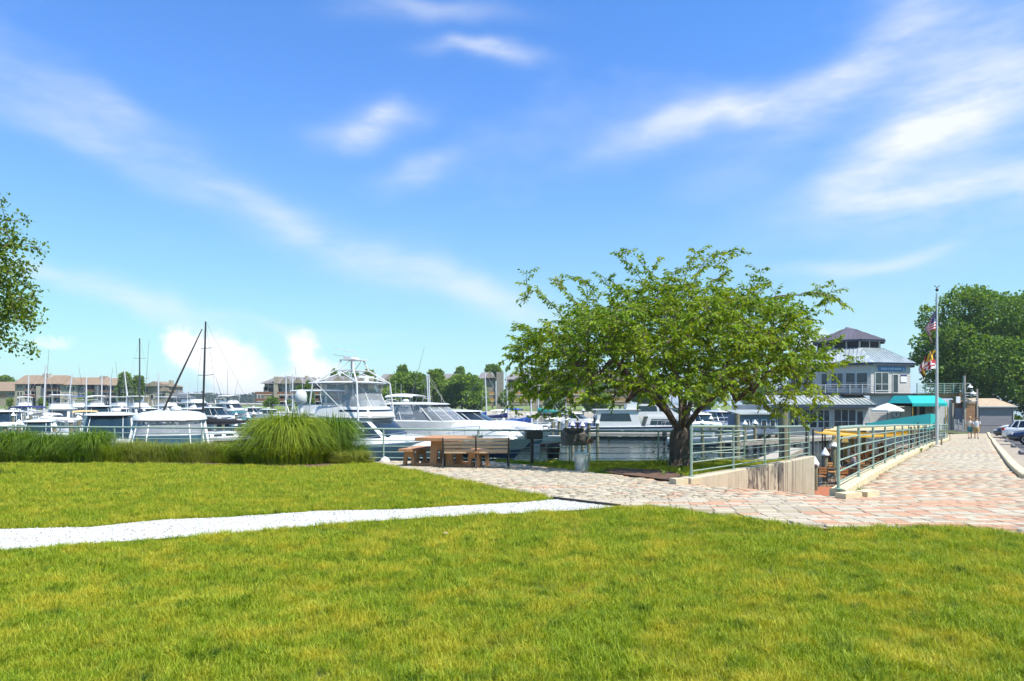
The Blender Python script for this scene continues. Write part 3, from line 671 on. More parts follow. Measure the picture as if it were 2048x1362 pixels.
mb = MB(); mb.lathe([(.19, 0), (.205, .1), (.225, .5), (.235, .55)], 16); mb.build('body', mat('black_plastic', (.012, .013, .018), .45, .3, 6, bump=.1), t, True)
mb = MB(); n = 22; mb.loft([[((.232+.012*math.sin(k*2.3)+e)*math.cos(6.2832*k/n), (.232+.012*math.sin(k*2.3)+e)*math.sin(6.2832*k/n), z+.012*math.sin(k*3.7)) for k in range(n)] for z, e in ((.34, .01), (.45, .014), (.56, .012), (.575, -.01), (.5, -.03))], False); mb.build('liner', mat('bin_liner', (.014, .014, .02), .25, .3, 12, bump=.3), t, True)
p = gat(1074, 923); t = thing('utility_box', 'pale grey utility box between the black grill and the litter bin', 'utility box', p)
mb = MB(); mb.box((0, 0, .28), (.20, .16, .56)); mb.build('box', mat('pale_box', (.50, .50, .54), .6, .08, 5), t); mb = MB(); mb.box((0, 0, .575), (.23, .19, .03)); mb.build('lid', mat('pale_box_lid', (.42, .42, .45), .6, .08, 5), t)
# white stone by the railing foot
mb = MB(); p = gat(770, 922); mb.loft([[(p.x+r*math.cos(a), p.y+r*.8*math.sin(a), p.z+z) for a in np.linspace(0, 5.4, 7)] for r, z in ((.17, -.02), (.14, .06), (.05, .13), (.01, .14))]); tag(mb.build('white_stone', cap_m), 'white stone at the foot of the quay railing', 'stone')
# weed in the mulch
def weed(px, py, n, h, label):
    p = gat(px, py); mb = MB()
    for i in range(n):
        a = random.random()*6.28; l = h*random.uniform(.6, 1.2); dx, dy = math.cos(a)*l*.6, math.sin(a)*l*.6; w = .012
        mb.add([(p.x-dy*.06, p.y+dx*.06, p.z), (p.x+dy*.06, p.y-dx*.06, p.z), (p.x+dx*.5+dy*.1, p.y+dy*.5-dx*.1, p.z+l*.8), (p.x+dx*.5-dy*.1, p.y+dy*.5+dx*.1, p.z+l*.8), (p.x+dx, p.y+dy, p.z+l*.75)], [(0, 1, 2, 3), (3, 2, 4)])
    tag(mb.build('weed', leafmat('weed_leaf', (.10, .2, .02), (.3, .38, .06), .3)), label, 'weed')
weed(1328, 952, 14, .17, 'pale leafy weed growing in the mulch bed'); weed(1362, 955, 12, .22, 'green weed beside the foot of the ramp railing'); weed(1720, 989, 26, .14, 'grass weed at the corner of the kerb by the ramp')
weed(1842, 905, 40, .2, 'weeds growing along the kerb near the flagpole'); weed(1860, 897, 30, .2, 'weeds at the kerb just before the flagpole')
# ---------------------------------------------------------------- flagpole and flags
p = Vector((*kl[0][:2], 0)); fp = gat(1874, 893); fp = g3(fp.x, fp.y)
t = thing('flagpole', 'tall silver flagpole beside the walk', 'flagpole', fp)
mb = MB(); mb.lathe([(.072, 0), (.07, 2), (.06, 4.5), (.042, 7.6), (.036, 8.2)], 12); mb.build('pole', mat('pole_aluminium', (.62, .62, .62), .35, .08, 3, metal=.4), t, True)
mb = MB(); mb.lathe([(.22, 0), (.22, .05), (.1, .09)], 12); mb.build('base', conc, t)
mb = MB(); mb.lathe([(.02, 8.3), (.07, 8.34), (.08, 8.40), (.05, 8.46), (.01, 8.48)], 10); mb.path([(-.14, 0, 8.62), (0, 0, 8.5), (.14, 0, 8.62)], .02, 5); mb.build('finial', BLACKM, t, True)
mb = MB(); mb.tube((-.11, -.02, .9), (-.07, -.02, 8.25), .006, None, 4); mb.build('halyard', BLACKM, t)
def cloth(name, label, top, hoist, fly, nx, ny, pat, mats, droop, sway):
    """limp flag: every column swings further down and folds more"""
    t = thing(name, label, 'flag', Vector((fp.x-.09, fp.y-.03, top)))
    V = []; fs = []; m = []
    for i in range(nx+1):
        u = i/nx
        ang = droop*(1-math.exp(-2.6*u)); 
        x = -fly*sway*(1-math.exp(-2.2*u)); z0 = -fly*.80*u*u*.9-fly*.12*u
        for j in range(ny+1):
            v = j/ny; f = math.sin(u*15+v*2.0)*.085*min(1, u*4)
            V.append((x+.16*math.sin(v*3+u*5)*u, f+.03*math.sin(v*5+u*9), -hoist*v*(1-.18*u)+z0))
    for i in range(nx):
        for j in range(ny):
            a = i*(ny+1)+j; fs.append((a, a+1, a+ny+2, a+ny+1)); m.append(pat(i, j))
    mb = MB(); mb.v = V; mb.f = fs; mb.m = m; o = mb.build('cloth', mats, t, True); return t
FR = mat('flag_red', (.42, .02, .035), .8, .1, 10); FW = mat('flag_white', (.75, .72, .72), .8, .05, 10); FB = mat('flag_blue', (.035, .045, .16), .8, .1, 10); FY = mat('flag_gold', (.72, .42, .015), .8, .1, 10); FK = mat('flag_black', (.02, .018, .016), .8, .1, 10)
def usa(i, j):
    if j < 14 and i < 14: return 1 if ((i % 3 == 1) and (j % 3 == 1)) else 2
    return 0 if (j//2) % 2 == 0 else 1
zt = lambda y: EYE-(y-HZ)/F*fp.y
cloth('flag_stars_and_stripes', 'limp red and white striped flag with blue starred corner, near the top of the flagpole', zt(624), .95, 1.15, 34, 26, usa, [FR, FW, FB], 1.2, .34)
def maryland(i, j):
    qx, qy_ = i >= 18, j >= 13
    if qx == qy_:
        k = ((i % 18)//3+(1 if abs((i % 18)/18-(j % 13)/13) < .2 or (i % 18)/18 > (j % 13)/13 else 0)) % 2; return 3 if k else 4
    a, b = (i % 18)/18-.5, (j % 13)/13-.5
    cross = (abs(a) < .12 or abs(b) < .14) and max(abs(a), abs(b)) < .45
    return (0 if (a*b > 0) != cross else 1)
cloth('flag_gold_and_red', 'limp gold, black, red and white flag halfway up the flagpole', zt(700), 1.0, 1.3, 36, 26, maryland, [FR, FW, FB, FY, FK], 1.2, .62)
# timber bench behind the flagpole
p = g3(fp.x+.75, fp.y+2.2); t = thing('timber_bench', 'weathered timber bench facing the walk behind the flagpole', 'bench', p, R(-56))
tb = mat('grey_teak', (.27, .22, .17), .8, .25, 5, bump=.3)
for x in (-.7, .7):
    for y in (-.22, .25):
        mb = MB(); mb.box((x, y, .21 if y > 0 else .42), (.07, .07, .42 if y > 0 else .84)); mb.build('leg', tb, t)
    mb = MB(); mb.box((x, .02, .62), (.07, .55, .04)); mb.build('armrest', tb, t)
for k in range(5): mb = MB(); mb.box((0, -.17+.105*k, .44), (1.38, .085, .03)); mb.build('seat_slat', tb, t)
for k in range(3): mb = MB(); mb.box((0, -.255, .56+.11*k), (1.38, .025, .08)); mb.build('back_slat', tb, t)
mb = MB(); mb.slab([(-.5, -.2, .46), (.5, -.2, .46), (.5, .2, .46), (-.5, .2, .46)], (0, 0, .08)); mb.build('cushion', mat('grey_cushion', (.45, .43, .42), .9, .2, 9), t)
# ---------------------------------------------------------------- trees and ornamental grasses
bark = mat('cherry_bark', (.13, .092, .07), .85, .4, 7, bump=1., col2=(.04, .03, .026), stretch=(1, 1, .3), bscale=16, detail=8)
def leaves_np(P, D, size, rng, fold=.25, asp=.42, mats=None, name='crown', par=None):
    """one folded leaf at every P, hanging along D"""
    n = len(P); P = np.asarray(P); D = np.asarray(D); D = D/np.linalg.norm(D, axis=1, keepdims=True)
    r = rng.normal(0, 1, (n, 3)); r[:, 2] += .8; S = np.cross(D, r); S /= np.linalg.norm(S, axis=1, keepdims=True)+1e-9; U = np.cross(S, D)
    s = (size*rng.uniform(.65, 1.2, n))[:, None]
    V = np.stack([P, P+D*s*.5+S*s*asp+U*s*fold*.5, P+D*s, P+D*s*.5-S*s*asp+U*s*fold*.5], 1).reshape(-1, 3)
    i = (np.arange(n)*4)[:, None]; Fc = np.concatenate([i+np.array([0, 1, 2]), i+np.array([0, 2, 3])])
    return np_mesh(name, V, Fc, mats, par)
def grow(trunk, targets, step=.35, lift=.25):
    """skeleton that reaches for every target from the nearest branch"""
    nodes = [Vector(p) for p in trunk]; par = [-1]+list(range(len(trunk)-1)); chains = [list(range(len(trunk)))]
    A = np.array([tuple(p) for p in nodes]); root = nodes[-1]
    for T in sorted(targets, key=lambda q: (Vector(q)-root).length):
        T = Vector(T); d = np.linalg.norm(A-np.array(T), axis=1); pen = np.where(A[:, 2] > T.z+.3, 1.35, 1.)
        hd = np.linalg.norm(A[:, :2]-np.array([root.x, root.y]), axis=1); thd = math.hypot(T.x-root.x, T.y-root.y)
        pen = pen*np.where(hd > thd+.2, 1.6, 1.); pen[:max(1, len(trunk)-2)] *= 2.
        k = int(np.argmin(d*pen)); a = nodes[k]; L = (T-a).length
        if L < .12: continue
        pd = (a-nodes[par[k]]).normalized() if par[k] >= 0 else Vector((0, 0, 1))
        c = a+pd*L*.35+Vector((random.gauss(0, .06), random.gauss(0, .06), lift*.3))*L; n = max(1, int(L/step)); ch = [k]
        for i in range(1, n+1):
            u = i/n; p = a*(1-u)**2+c*2*u*(1-u)+T*u*u+Vector((random.gauss(0, .02), random.gauss(0, .02), random.gauss(0, .02)))
            nodes.append(p); par.append(ch[-1]); ch.append(len(nodes)-1)
        chains.append(ch); A = np.array([tuple(p) for p in nodes])
    return nodes, par, chains
def radii(nodes, par, tip=.006, e=2.35):
    w = np.full(len(nodes), tip**e*.35); ch = np.zeros(len(nodes), int)
    for i in range(len(nodes)-1, 0, -1):
        w[par[i]] += w[i]
    return np.maximum(tip, w**(1/e))
def limb_mesh(nodes, chains, rad, rmin, rmax, name, par, m, base_r=None):
    mb = MB()
    for ch in chains:
        if len(ch) < 2: continue
        rr = [min(rad[i], rmax) for i in ch]; rr[0] = min(rr[0], rr[1]*1.15) if ch is not chains[0] else rr[0]
        if max(rr) < rmin: continue
        mb.path([nodes[i] for i in ch], rr, 9 if max(rr) > .08 else 5, False)
    return mb.build(name, m, par, True, world=True)
cherry = leafmat('cherry_leaves', (.085, .19, .010), (.25, .37, .018), .45, (.30, .38, .016), .8)
def cherry_tree():
    rng = np.random.default_rng(5); Y0 = 20.0; b = Vector(((1361-CX)/F*Y0, Y0, 0)); b.z = ground(b.x, b.y)
    t = thing('spreading_tree', 'broad spreading green tree with a forked dark trunk beside the ramp', 'tree', b)
    S = F/Y0
    def w(px, py, dy=0): return Vector(((px-CX)/S*(Y0+dy)/Y0, Y0+dy, EYE-(py-HZ)/S*(Y0+dy)/Y0))
    # thick trunk
    n = 20; mb = MB(); rings = []
    for z, r in ((-.15, .56), (.0, .44), (.12, .35), (.35, .305), (.62, .295), (.82, .30), (1.0, .28), (1.12, .2), (1.2, .08)):
        rings.append([(b.x+.02*z+r*(1+.10*math.sin(k*1.9+z*2)+.07*math.sin(k*.63+z))*math.cos(6.2832*k/n), b.y+r*(1+.10*math.sin(k*1.9+z*2))*math.sin(6.2832*k/n), b.z+z) for k in range(n)])
    mb.loft(rings); mb.build('trunk', bark, t, True, world=True)
    # main limbs, read from the photograph
    limbs = [[(1357, 862, 0), (1335, 825, -.3), (1300, 790, -.6), (1262, 755, -1.), (1215, 705, -1.2)], [(1362, 855, .1), (1362, 800, .3), (1352, 740, .5), (1340, 660, .6)], [(1370, 860, 0), (1395, 822, -.3), (1430, 790, -.7), (1475, 745, -1.)],
             [(1368, 855, .2), (1385, 790, .9), (1420, 720, 1.5), (1460, 650, 1.9)], [(1355, 855, .2), (1325, 800, 1.1), (1285, 750, 1.9), (1240, 700, 2.5)], [(1366, 850, -.2), (1372, 790, -1.1), (1380, 720, -1.9), (1390, 650, -2.2)]]
    nodes = [b+Vector((.02, 0, .45)), b+Vector((.02, 0, .72))]; par = [-1, 0]; chains = [[0, 1]]
    for L in limbs:
        ch = [1]; P = [w(*q) for q in L]; 
        for i, p in enumerate(P):
            a = nodes[ch[-1]]
            for u in (.5, 1.): nodes.append(a.lerp(p, u)); par.append(ch[-1]); ch.append(len(nodes)-1)
        chains.append(ch)
    # targets: the sprays on the outline, then the inside of the crown
    rim = [(1052, 548, 0), (1085, 590, .6), (1112, 560, -.5), (1150, 555, 1), (1205, 552, .5), (1243, 515, 0), (1258, 500, .4), (1272, 512, -1), (1318, 518, .5), (1345, 545, -.6), (1392, 505, 0), (1440, 515, -.5), (1482, 502, .3), (1405, 530, .9), (1455, 545, -1.), (1520, 545, .4), (1540, 570, -1), (1598, 590, .6), (1640, 575, 0), (1668, 567, .3), (1682, 605, -.3), (1650, 620, .9),
           (1600, 690, .8), (1690, 722, -1.5), (1705, 716, -1.4), (1660, 745, -1.8), (1640, 800, -.8), (1600, 842, -1.0), (1545, 822, -1.4), (1040, 608, .3), (1030, 655, -.6), (1028, 690, .6), (1055, 690, 1.4), (1005, 722, 0), (1020, 728, -.7), (1060, 760, -.8), (1020, 808, -1), (1045, 800, .2), (1095, 810, .8), (1080, 830, -1.2), (1130, 815, -.4), (1170, 800, -1.6),
           (1230, 790, -2.), (1290, 782, -2.2), (1340, 775, -2.6), (1400, 772, -2.8), (1440, 780, -2.4), (1255, 800, -1.2), (1470, 800, -1.), (1500, 790, -2.)]
    T = [w(*q) for q in rim]
    cx, cz = w(1352, 0).x, 0
    while len(T) < 1300:
        x, y, z = rng.uniform(-4.9, 4.9), rng.uniform(-4.1, 4.1), rng.uniform(1.55, 5.75)
        q = (x/4.75)**2+(y/4.0)**2
        if q > 1: continue
        top = 5.65*math.sqrt(max(0, 1-.55*q))-.15; low = 1.95+.7*(1-q)*(1 if y > 0 else .6)+.25*math.sin(x*2.)
        if z > top or z < low: continue
        if q+((z-2.2)/3.6)**2 < .22: continue
        if x > 3.0 and z < 2.7+.5*(x-3.0): continue
        if x < -3.2 and z < 2.1: continue
        if x > 3.5 and 3.0 < z < 4.5: continue
        T.append(Vector((b.x-.12+x, b.y+y, b.z+z)))
    n0 = len(nodes)
    # grow from the laid out limbs
    A = np.array([tuple(p) for p in nodes]); root = nodes[1]
    for q in sorted(T, key=lambda q: (q-root).length):
        d = np.linalg.norm(A-np.array(q), axis=1); pen = np.where(A[:, 2] > q.z+.5, 1.3, 1.); hd = np.linalg.norm(A[:, :2]-np.array([root.x, root.y]), axis=1)
        pen = pen*np.where(hd > math.hypot(q.x-root.x, q.y-root.y)+.15, 1.7, 1.); pen[:3] *= 3
        k = int(np.argmin(d*pen)); a = nodes[k]; L = (q-a).length
        if L < .15: continue
        pd = (a-nodes[par[k]]).normalized(); c = a+pd*L*.4+Vector((random.gauss(0, .08), random.gauss(0, .08), .16))*L; n = max(2, int(L/.17)); ch = [k]
        for i in range(1, n+1):
            u = i/n; p = a*(1-u)**2+c*2*u*(1-u)+q*u*u; nodes.append(p); par.append(ch[-1]); ch.append(len(nodes)-1)
        chains.append(ch); A = np.array([tuple(p) for p in nodes])
    rad = radii(nodes, par, .0065, 2.2); rad = np.minimum(rad*1.15, .17)
    limb_mesh(nodes, chains, rad, 0, .17, 'branches', t, bark)
    P, D = [], []; tw = MB()
    for ch in chains[1+len(limbs):]:
        m = len(ch)
        for q, i in enumerate(ch[1:], 1):
            if rad[i] > .03 or q/m < .12: continue
            p = nodes[i]; dr = (p-nodes[par[i]]).normalized(); flat = Vector((-dr.y, dr.x, 0)); flat = flat.normalized() if flat.length > .1 else Vector((1, 0, 0))
            for _ in range(3): P.append(p+Vector(rng.normal(0, .03, 3))); D.append(dr*.5+Vector(rng.normal(0, .5, 3))+Vector((0, 0, -.5)))
            for sg in ((1, -1) if q > m*.3 else ((1,) if q % 2 else (-1,))):
                if rng.random() < .22: continue
                sd = (dr*.75+flat*sg*rng.uniform(.5, 1.1)+Vector((0, 0, rng.normal(.08, .16)))).normalized(); L = rng.uniform(.20, .50); tw.path([p, p+sd*L*.6, p+sd*L-Vector((0, 0, .05*L))], [.006, .005, .003], 3, False)
                for u in np.linspace(.15, 1, max(4, int(L/.045))):
                    c = p+sd*L*u-Vector((0, 0, .16*u*u*L))
                    for s2 in (1, -1): P.append(c+Vector(rng.normal(0, .014, 3))); D.append(sd*.55+Vector((-sd.y, sd.x, 0))*s2*.55+Vector(rng.normal(0, .28, 3))+Vector((0, 0, -.55)))
    tw.build('twigs', bark, t, True, world=True)['kind'] = 'stuff'
    print('cherry leaves', len(P), 'nodes', len(nodes))
    leaves_np(P, D, .130, rng, .2, .225, cherry, 'crown', t).location = -b
    # shoots at the foot of the trunk
    P = [b+Vector((rng.normal(0, .42), rng.normal(-.1, .25), abs(rng.normal(0, .22)))) for _ in range(420)]
    o = leaves_np(P, rng.normal(0, 1, (420, 3)), .075, rng, .2, .25, leafmat('sucker_leaves', (.02, .05, .006), (.05, .11, .012), .3), 'suckers', t); o.location = -b; o['kind'] = 'stuff'
cherry_tree()
def side_tree():
    """tree at the left edge; only its right flank shows"""
    rng = np.random.default_rng(9); Y0 = 14.5; b = Vector(((-150-CX)/F*Y0, Y0, 0)); b.z = ground(b.x, b.y)
    t = thing('edge_tree', 'leafy tree reaching in from the edge of the lawn', 'tree', b)
    T = []
    while len(T) < 760:
        v = rng.normal(0, 1, 3); v /= np.linalg.norm(v); r = rng.random()**.35; z = 4.35+v[2]*r*1.9
        k = 1.88*(1-.22*((z-4.1)/1.9)) 
        T.append(b+Vector((v[0]*r*k*1.12, v[1]*r*k, z)))
    S = F/Y0
    for q in ((52, 490), (50, 525), (42, 480), (58, 628), (45, 640), (30, 690), (46, 595), (8, 425), (25, 460), (30, 700), (45, 560), (-8, 405), (50, 610)): T.append(Vector(((q[0]-CX)/S, Y0+rng.normal(0, .3), EYE-(q[1]-HZ)/S)))
    nodes, par, ch = grow([b, b+Vector((0, 0, .8)), b+Vector((.05, 0, 1.7)), b+Vector((.03, .05, 2.6)), b+Vector((0, .05, 3.4)), b+Vector((0, 0, 4.4))], T, .2, .3)
    rad = radii(nodes, par, .006, 2.2); rad = np.minimum(rad, .16); limb_mesh(nodes, ch, rad, 0, .16, 'trunk', t, bark)
    P, D = [], []
    for i in range(6, len(nodes)):
        if rad[i] > .05: continue
        p = nodes[i]; dr = (p-nodes[par[i]]).normalized()
        for _ in range(30): P.append(p+Vector(rng.normal(0, .10, 3))); D.append(dr*.3+Vector(rng.normal(0, .6, 3))+Vector((0, 0, -.5)))
    leaves_np(P, D, .088, rng, .25, .36, leafmat('pear_leaves', (.06, .13, .012), (.21, .28, .03), .4), 'crown', t).location = -b
side_tree()
def blob_tree(name, label, base, lobes, n, size, m, group=None, trunk=.3, seed=0):
    """distant tree: leaf clusters over the lobes of a real crown, with trunk and limbs"""
    rng = np.random.default_rng(seed); base = Vector(base); t = thing(name, label, 'tree', base, 0, group)
    P, D = [], []; vol = np.array([l[3]*l[4]*l[5] for l in lobes])**(2/3); cnt = (n*vol/vol.sum()).astype(int)
    mb = MB(); top = max(l[2] for l in lobes)
    mb.path([(0, 0, -.3), (0, 0, top*.3), (.1, .05, top*.75)], [trunk*1.25, trunk, trunk*.5], 8)
    for l, c in zip(lobes, cnt):
        v = rng.normal(0, 1, (c, 3)); v /= np.linalg.norm(v, axis=1, keepdims=True)
        bump = 1+.16*np.sin(v[:, 0]*5+l[0])*np.cos(v[:, 1]*4+l[1])+.12*np.sin(v[:, 2]*7+l[2])
        r = (rng.random(c)**.28)*bump; q = v*r[:, None]*np.array(l[3:6])+np.array(l[:3]); P.append(q); D.append(v*.7+rng.normal(0, .8, (c, 3))+np.array([0, 0, -.25]))
        mb.path([(0, 0, top*.3), (l[0]*.5, l[1]*.5, l[2]*.7), (l[0], l[1], l[2])], [trunk*.6, trunk*.35, trunk*.12], 6)
    mb.build('trunk', bark, t, True)
    leaves_np(np.concatenate(P), np.concatenate(D), size, rng, .3, .45, m, 'crown', t)
    return t
maple = leafmat('maple_leaves', (.07, .17, .016), (.24, .36, .03), .4, (.08, .18, .016), .25)
def maple_tree():
    rng = np.random.default_rng(21); Y = 104.; b = Vector(((1975-CX)/F*Y, Y, 1.3)); s = Y/F
    L = []
    for px, py, rx, rz, dy in ((1935, 610, 55, 40, 0), (1985, 640, 70, 48, -3), (1900, 680, 50, 40, -2), (1870, 640, 26, 32, 1), (1868, 700, 45, 38, 0), (1950, 720, 80, 45, -5), (2030, 690, 70, 50, -2), (2080, 650, 60, 55, 1), (2040, 620, 45, 35, 0), (1890, 745, 50, 35, -2),
                               (2000, 765, 90, 42, -6), (2080, 760, 80, 50, -3), (1920, 775, 50, 28, -3), (1850, 715, 20, 16, 1), (1960, 590, 32, 20, 1), (2120, 700, 60, 70, 2), (1980, 700, 90, 80, 4), (2050, 805, 60, 28, -3), (1870, 765, 30, 24, -1)):
        L.append(((px-1975)*s, dy, EYE-(py-HZ)*s-b.z, rx*s, max(rx, rz)*s*.75, rz*s))
    blob_tree('large_tree', 'huge dark green broadleaf tree rising behind the garage', b, L, 60000, .40, maple, None, .55, 3)
maple_tree()
# ornamental grasses
def grass_clump(name, label, X, Y, h, rad, n, wid, m, seed, arch=.8, group='ornamental grasses along the quay', sx=1., root=.62):
    rng = np.random.default_rng(seed); b = Vector((X, Y, ground(X, Y)+.02)); t = thing(name, label, 'grass', b, 0, group); sk = rng.random(n) < .36
    a = rng.random(n)*6.2832; r0 = rng.random(n)**.5*rad*np.where(sk, .86, root); hh = h*rng.uniform(.55, 1.06, n)*(1-.30*(r0/rad)**2)*np.where(sk, .5, 1.); out = np.where(sk, rad*.35, (rad-r0))*rng.uniform(.15, 1.1, n)*arch*1.25
    hh = hh*(1-.28*np.clip(out/rad, 0, 1)); da = np.stack([np.cos(a)*sx, np.sin(a), np.zeros(n)], 1); tw = rng.normal(0, .5, n); dv = np.stack([np.cos(a+tw)*sx, np.sin(a+tw), np.zeros(n)], 1)
    side = np.stack([-np.sin(a+tw), np.cos(a+tw), np.zeros(n)], 1); side += np.stack([np.zeros(n), np.zeros(n), rng.normal(0, .25, n)], 1)
    base = da*r0[:, None]; k = 6; V = np.zeros((n, k*2-1, 3)); us = np.linspace(0, 1, k); dr = np.clip(out/rad*1.25, 0, 1.1)*rng.uniform(.7, 1.1, n)
    for i, u in enumerate(us):
        z = hh*(1.0*u+.95*dr*u*(1-u)*1.6-dr*.62*u**3); o = out*(u**1.5)
        c = base+dv*o[:, None]; c[:, 2] += z; w = wid*(1-u**2.5)
        if i < k-1: V[:, 2*i] = c-side*w*.5; V[:, 2*i+1] = c+side*w*.5
        else: V[:, 2*i] = c
    V[:, :, 2] = np.maximum(V[:, :, 2], .01)
    q = []
    for i in range(k-2): q += [(2*i, 2*i+1, 2*i+3), (2*i, 2*i+3, 2*i+2)]
    q.append((2*(k-2), 2*(k-2)+1, 2*(k-1)))
    Fc = (np.arange(n)*(2*k-1))[:, None, None]+np.array(q)[None]
    np_mesh('blades', V.reshape(-1, 3), Fc.reshape(-1, 3), m, t)
    return t
g_big = leafmat('miscanthus', (.08, .155, .010), (.27, .35, .022), .38, (.30, .36, .02), 1.2)
g_dark = leafmat('tall_grass', (.065, .14, .010), (.21, .32, .022), .35, (.09, .17, .014), 1.0)
g_pale = leafmat('fine_grass', (.16, .20, .03), (.38, .41, .08), .35, (.22, .26, .04), 1.3)
def pX(px, Y): return (px-CX)/F*Y
grass_clump('ornamental_grass', 'largest fountain shaped clump of bright ornamental grass', pX(575, 20.6), 20.6, 2.08, 1.55, 7000, .020, g_big, 1, 1.0, root=.34)
grass_clump('ornamental_grass', 'upright ornamental grass clump right behind the largest fountain clump', pX(668, 21.4), 21.4, 2.0, 1.15, 3300, .017, g_dark, 2, .9, root=.42)
grass_clump('ornamental_grass', 'low pale grass clump nearest to the picnic table', pX(703, 20.6), 20.6, .58, .75, 2200, .011, g_pale, 3, .9)
xs = [-20, 35, 88, 140, 182]
for i, x in enumerate(xs):
    grass_clump('ornamental_grass', ['tall dark grass clump at the outer end of the planting row', 'tall dark grass clump, second from the outer end', 'tall dark grass clump in the middle of the dark row', 'tall dark grass clump with arching blades, fourth in the dark row', 'tall dark grass clump where the pale fine grasses begin'][i],
                pX(x, 20.6+.2*(i % 2)), 20.6+.2*(i % 2), 1.12+.22*((i*2) % 3)*.6, .95, 2400, .015, g_dark, 10+i, .95, root=.45)
for i, x in enumerate((225, 268, 312, 356, 400, 440, 470)):
    grass_clump('ornamental_grass', ['first', 'second', 'third', 'fourth', 'fifth', 'sixth', 'seventh'][i]+' pale fine grass clump counted from the dark tall grasses', pX(x, 20.5+.3*(i % 2)), 20.5+.3*(i % 2), .80+.08*((i*2) % 3), .70, 1900, .009, g_pale if i % 3 else g_big, 30+i, .8)
# ---------------------------------------------------------------- boats
def paint(n, c, r=.25): return mat('paint_'+n, c, r, .06, 2)
NAVY = paint('navy', (.012, .02, .06)); TEALC = mat('canvas_teal', (.01, .20, .20), .8, .12, 6); BLUEC = mat('canvas_blue', (.02, .075, .30), .8, .12, 6); NAVYC = mat('canvas_navy', (.025, .03, .115), .8, .15, 6)
TANC = mat('canvas_tan', (.62, .44, .20), .8, .12, 6); WHITEC = mat('canvas_white', (.72, .72, .70), .8, .06, 6); BLACKC = mat('canvas_black', (.012, .011, .016), .8, .3, 6); REDC = mat('canvas_red', (.45, .02, .025), .8, .12, 6); GREENC = mat('canvas_green', (.0, .15, .10), .8, .12, 6)
ROYAL = mat('canvas_royal', (.02, .08, .42), .7, .12, 6)
GREY_SHADEH = paint('grey_and_shaded_hull', (.30, .33, .34)); BLACKH = paint('black_hull', (.015, .015, .02)); BOTTOM = paint('bottom_blue', (.02, .045, .10), .6); REDB = paint('bottom_red', (.16, .03, .03), .6); TEAK = mat('teak_deck', (.30, .19, .10), .7, .2, 6)  # the hull grey also serves as painted shade on two yachts
def clear_vinyl():
    """flexible clear sheet: mostly see-through, a little milky and glossy"""
    m = bpy.data.materials.new('clear_vinyl'); m.use_nodes = True; nt = m.node_tree; b = nt.nodes['Principled BSDF']; o = nt.nodes['Material Output']
    b.inputs['Base Color'].default_value = (.42, .44, .47, 1); b.inputs['Roughness'].default_value = .12; b.inputs['Specular IOR Level'].default_value = .7
    tr = N(nt, 'ShaderNodeBsdfTransparent'); tr.inputs[0].default_value = (.86, .88, .90, 1); mx = N(nt, 'ShaderNodeMixShader'); mx.inputs[0].default_value = .42
    nt.links.new(tr.outputs[0], mx.inputs[1]); nt.links.new(b.outputs[0], mx.inputs[2]); nt.links.new(mx.outputs[0], o.inputs[0]); return m
VINYL = clear_vinyl()
MASTW = mat('mast_white', (.55, .55, .57), .4, .05, 2)
def hull_parts(t, L, B, fb, fs, col, stripe=None, bottom=BOTTOM, rake=.10, n=13, deckm=None, cockpit=None):
    """planing hull by stations; fb, fs freeboard at bow and stern"""
    rows = []; deck = []
    for i in range(n):
        u = i/(n-1)
        b = B/2*(.88+.12*min(1, u/.4)) if u < .4 else B/2*max(.006, 1-((u-.4)/.6)**2.5)
        s = fs+(fb-fs)*u**1.7; xs = -L/2+L*u; rk = rake*L*u**4
        bc = b*(.90-.42*u**3); zc = .10+.42*fb*max(0, u-.35)**1.6; kz = -.55+.45*u**5
        rows.append([(xs-rk*1.35, 0, kz), (xs-rk, bc, zc), (xs-rk*.82, bc+(b-bc)*.35, zc+(s-zc)*.22), (xs-rk*.22, b*.985, s-.24*(fs/1.3)), (xs, b, s-.03), (xs, b-.02, s), (xs, max(0, b-.14), s)])
        deck.append((xs, max(0.0, b-.13), s-.02))
    mb = MB(); m = len(rows[0])
    for sgn in (1, -1):
        o = len(mb.v); mb.v += [(x, y*sgn, z) for r in rows for x, y, z in r]
        for i in range(n-1):
            for k in range(m-1):
                f = (o+i*m+k, o+(i+1)*m+k, o+(i+1)*m+k+1, o+i*m+k+1); mb.f.append(f if sgn < 0 else f[::-1]); mb.m.append((1, 1, 0, 2, 0, 0)[k])
    o = len(mb.v); r = rows[0]; tr = [p for p in r]+[(x, -y, z) for x, y, z in r[:0:-1]]
    mb.v += tr; mb.f.append(tuple(range(o, o+len(tr)))); mb.m.append(0)
    mb.build('hull', [col, bottom, stripe or col], t, True)
    mb = MB(); o = 0; vs = []
    for x, y, z in deck: vs += [(x, y, z), (x, 0, z+.06*min(1, y)), (x, -y, z)]
    mb.v = vs
    for i in range(n-1):
        a = i*3; mb.f += [(a, a+1, a+4, a+3), (a+1, a+2, a+5, a+4)]; mb.m += [0, 0]
    mb.build('deck', deckm or WHITE, t, True)
def sheer(L, fb, fs, x): return fs+(fb-fs)*max(0, min(1, (x+L/2)/L))**1.7
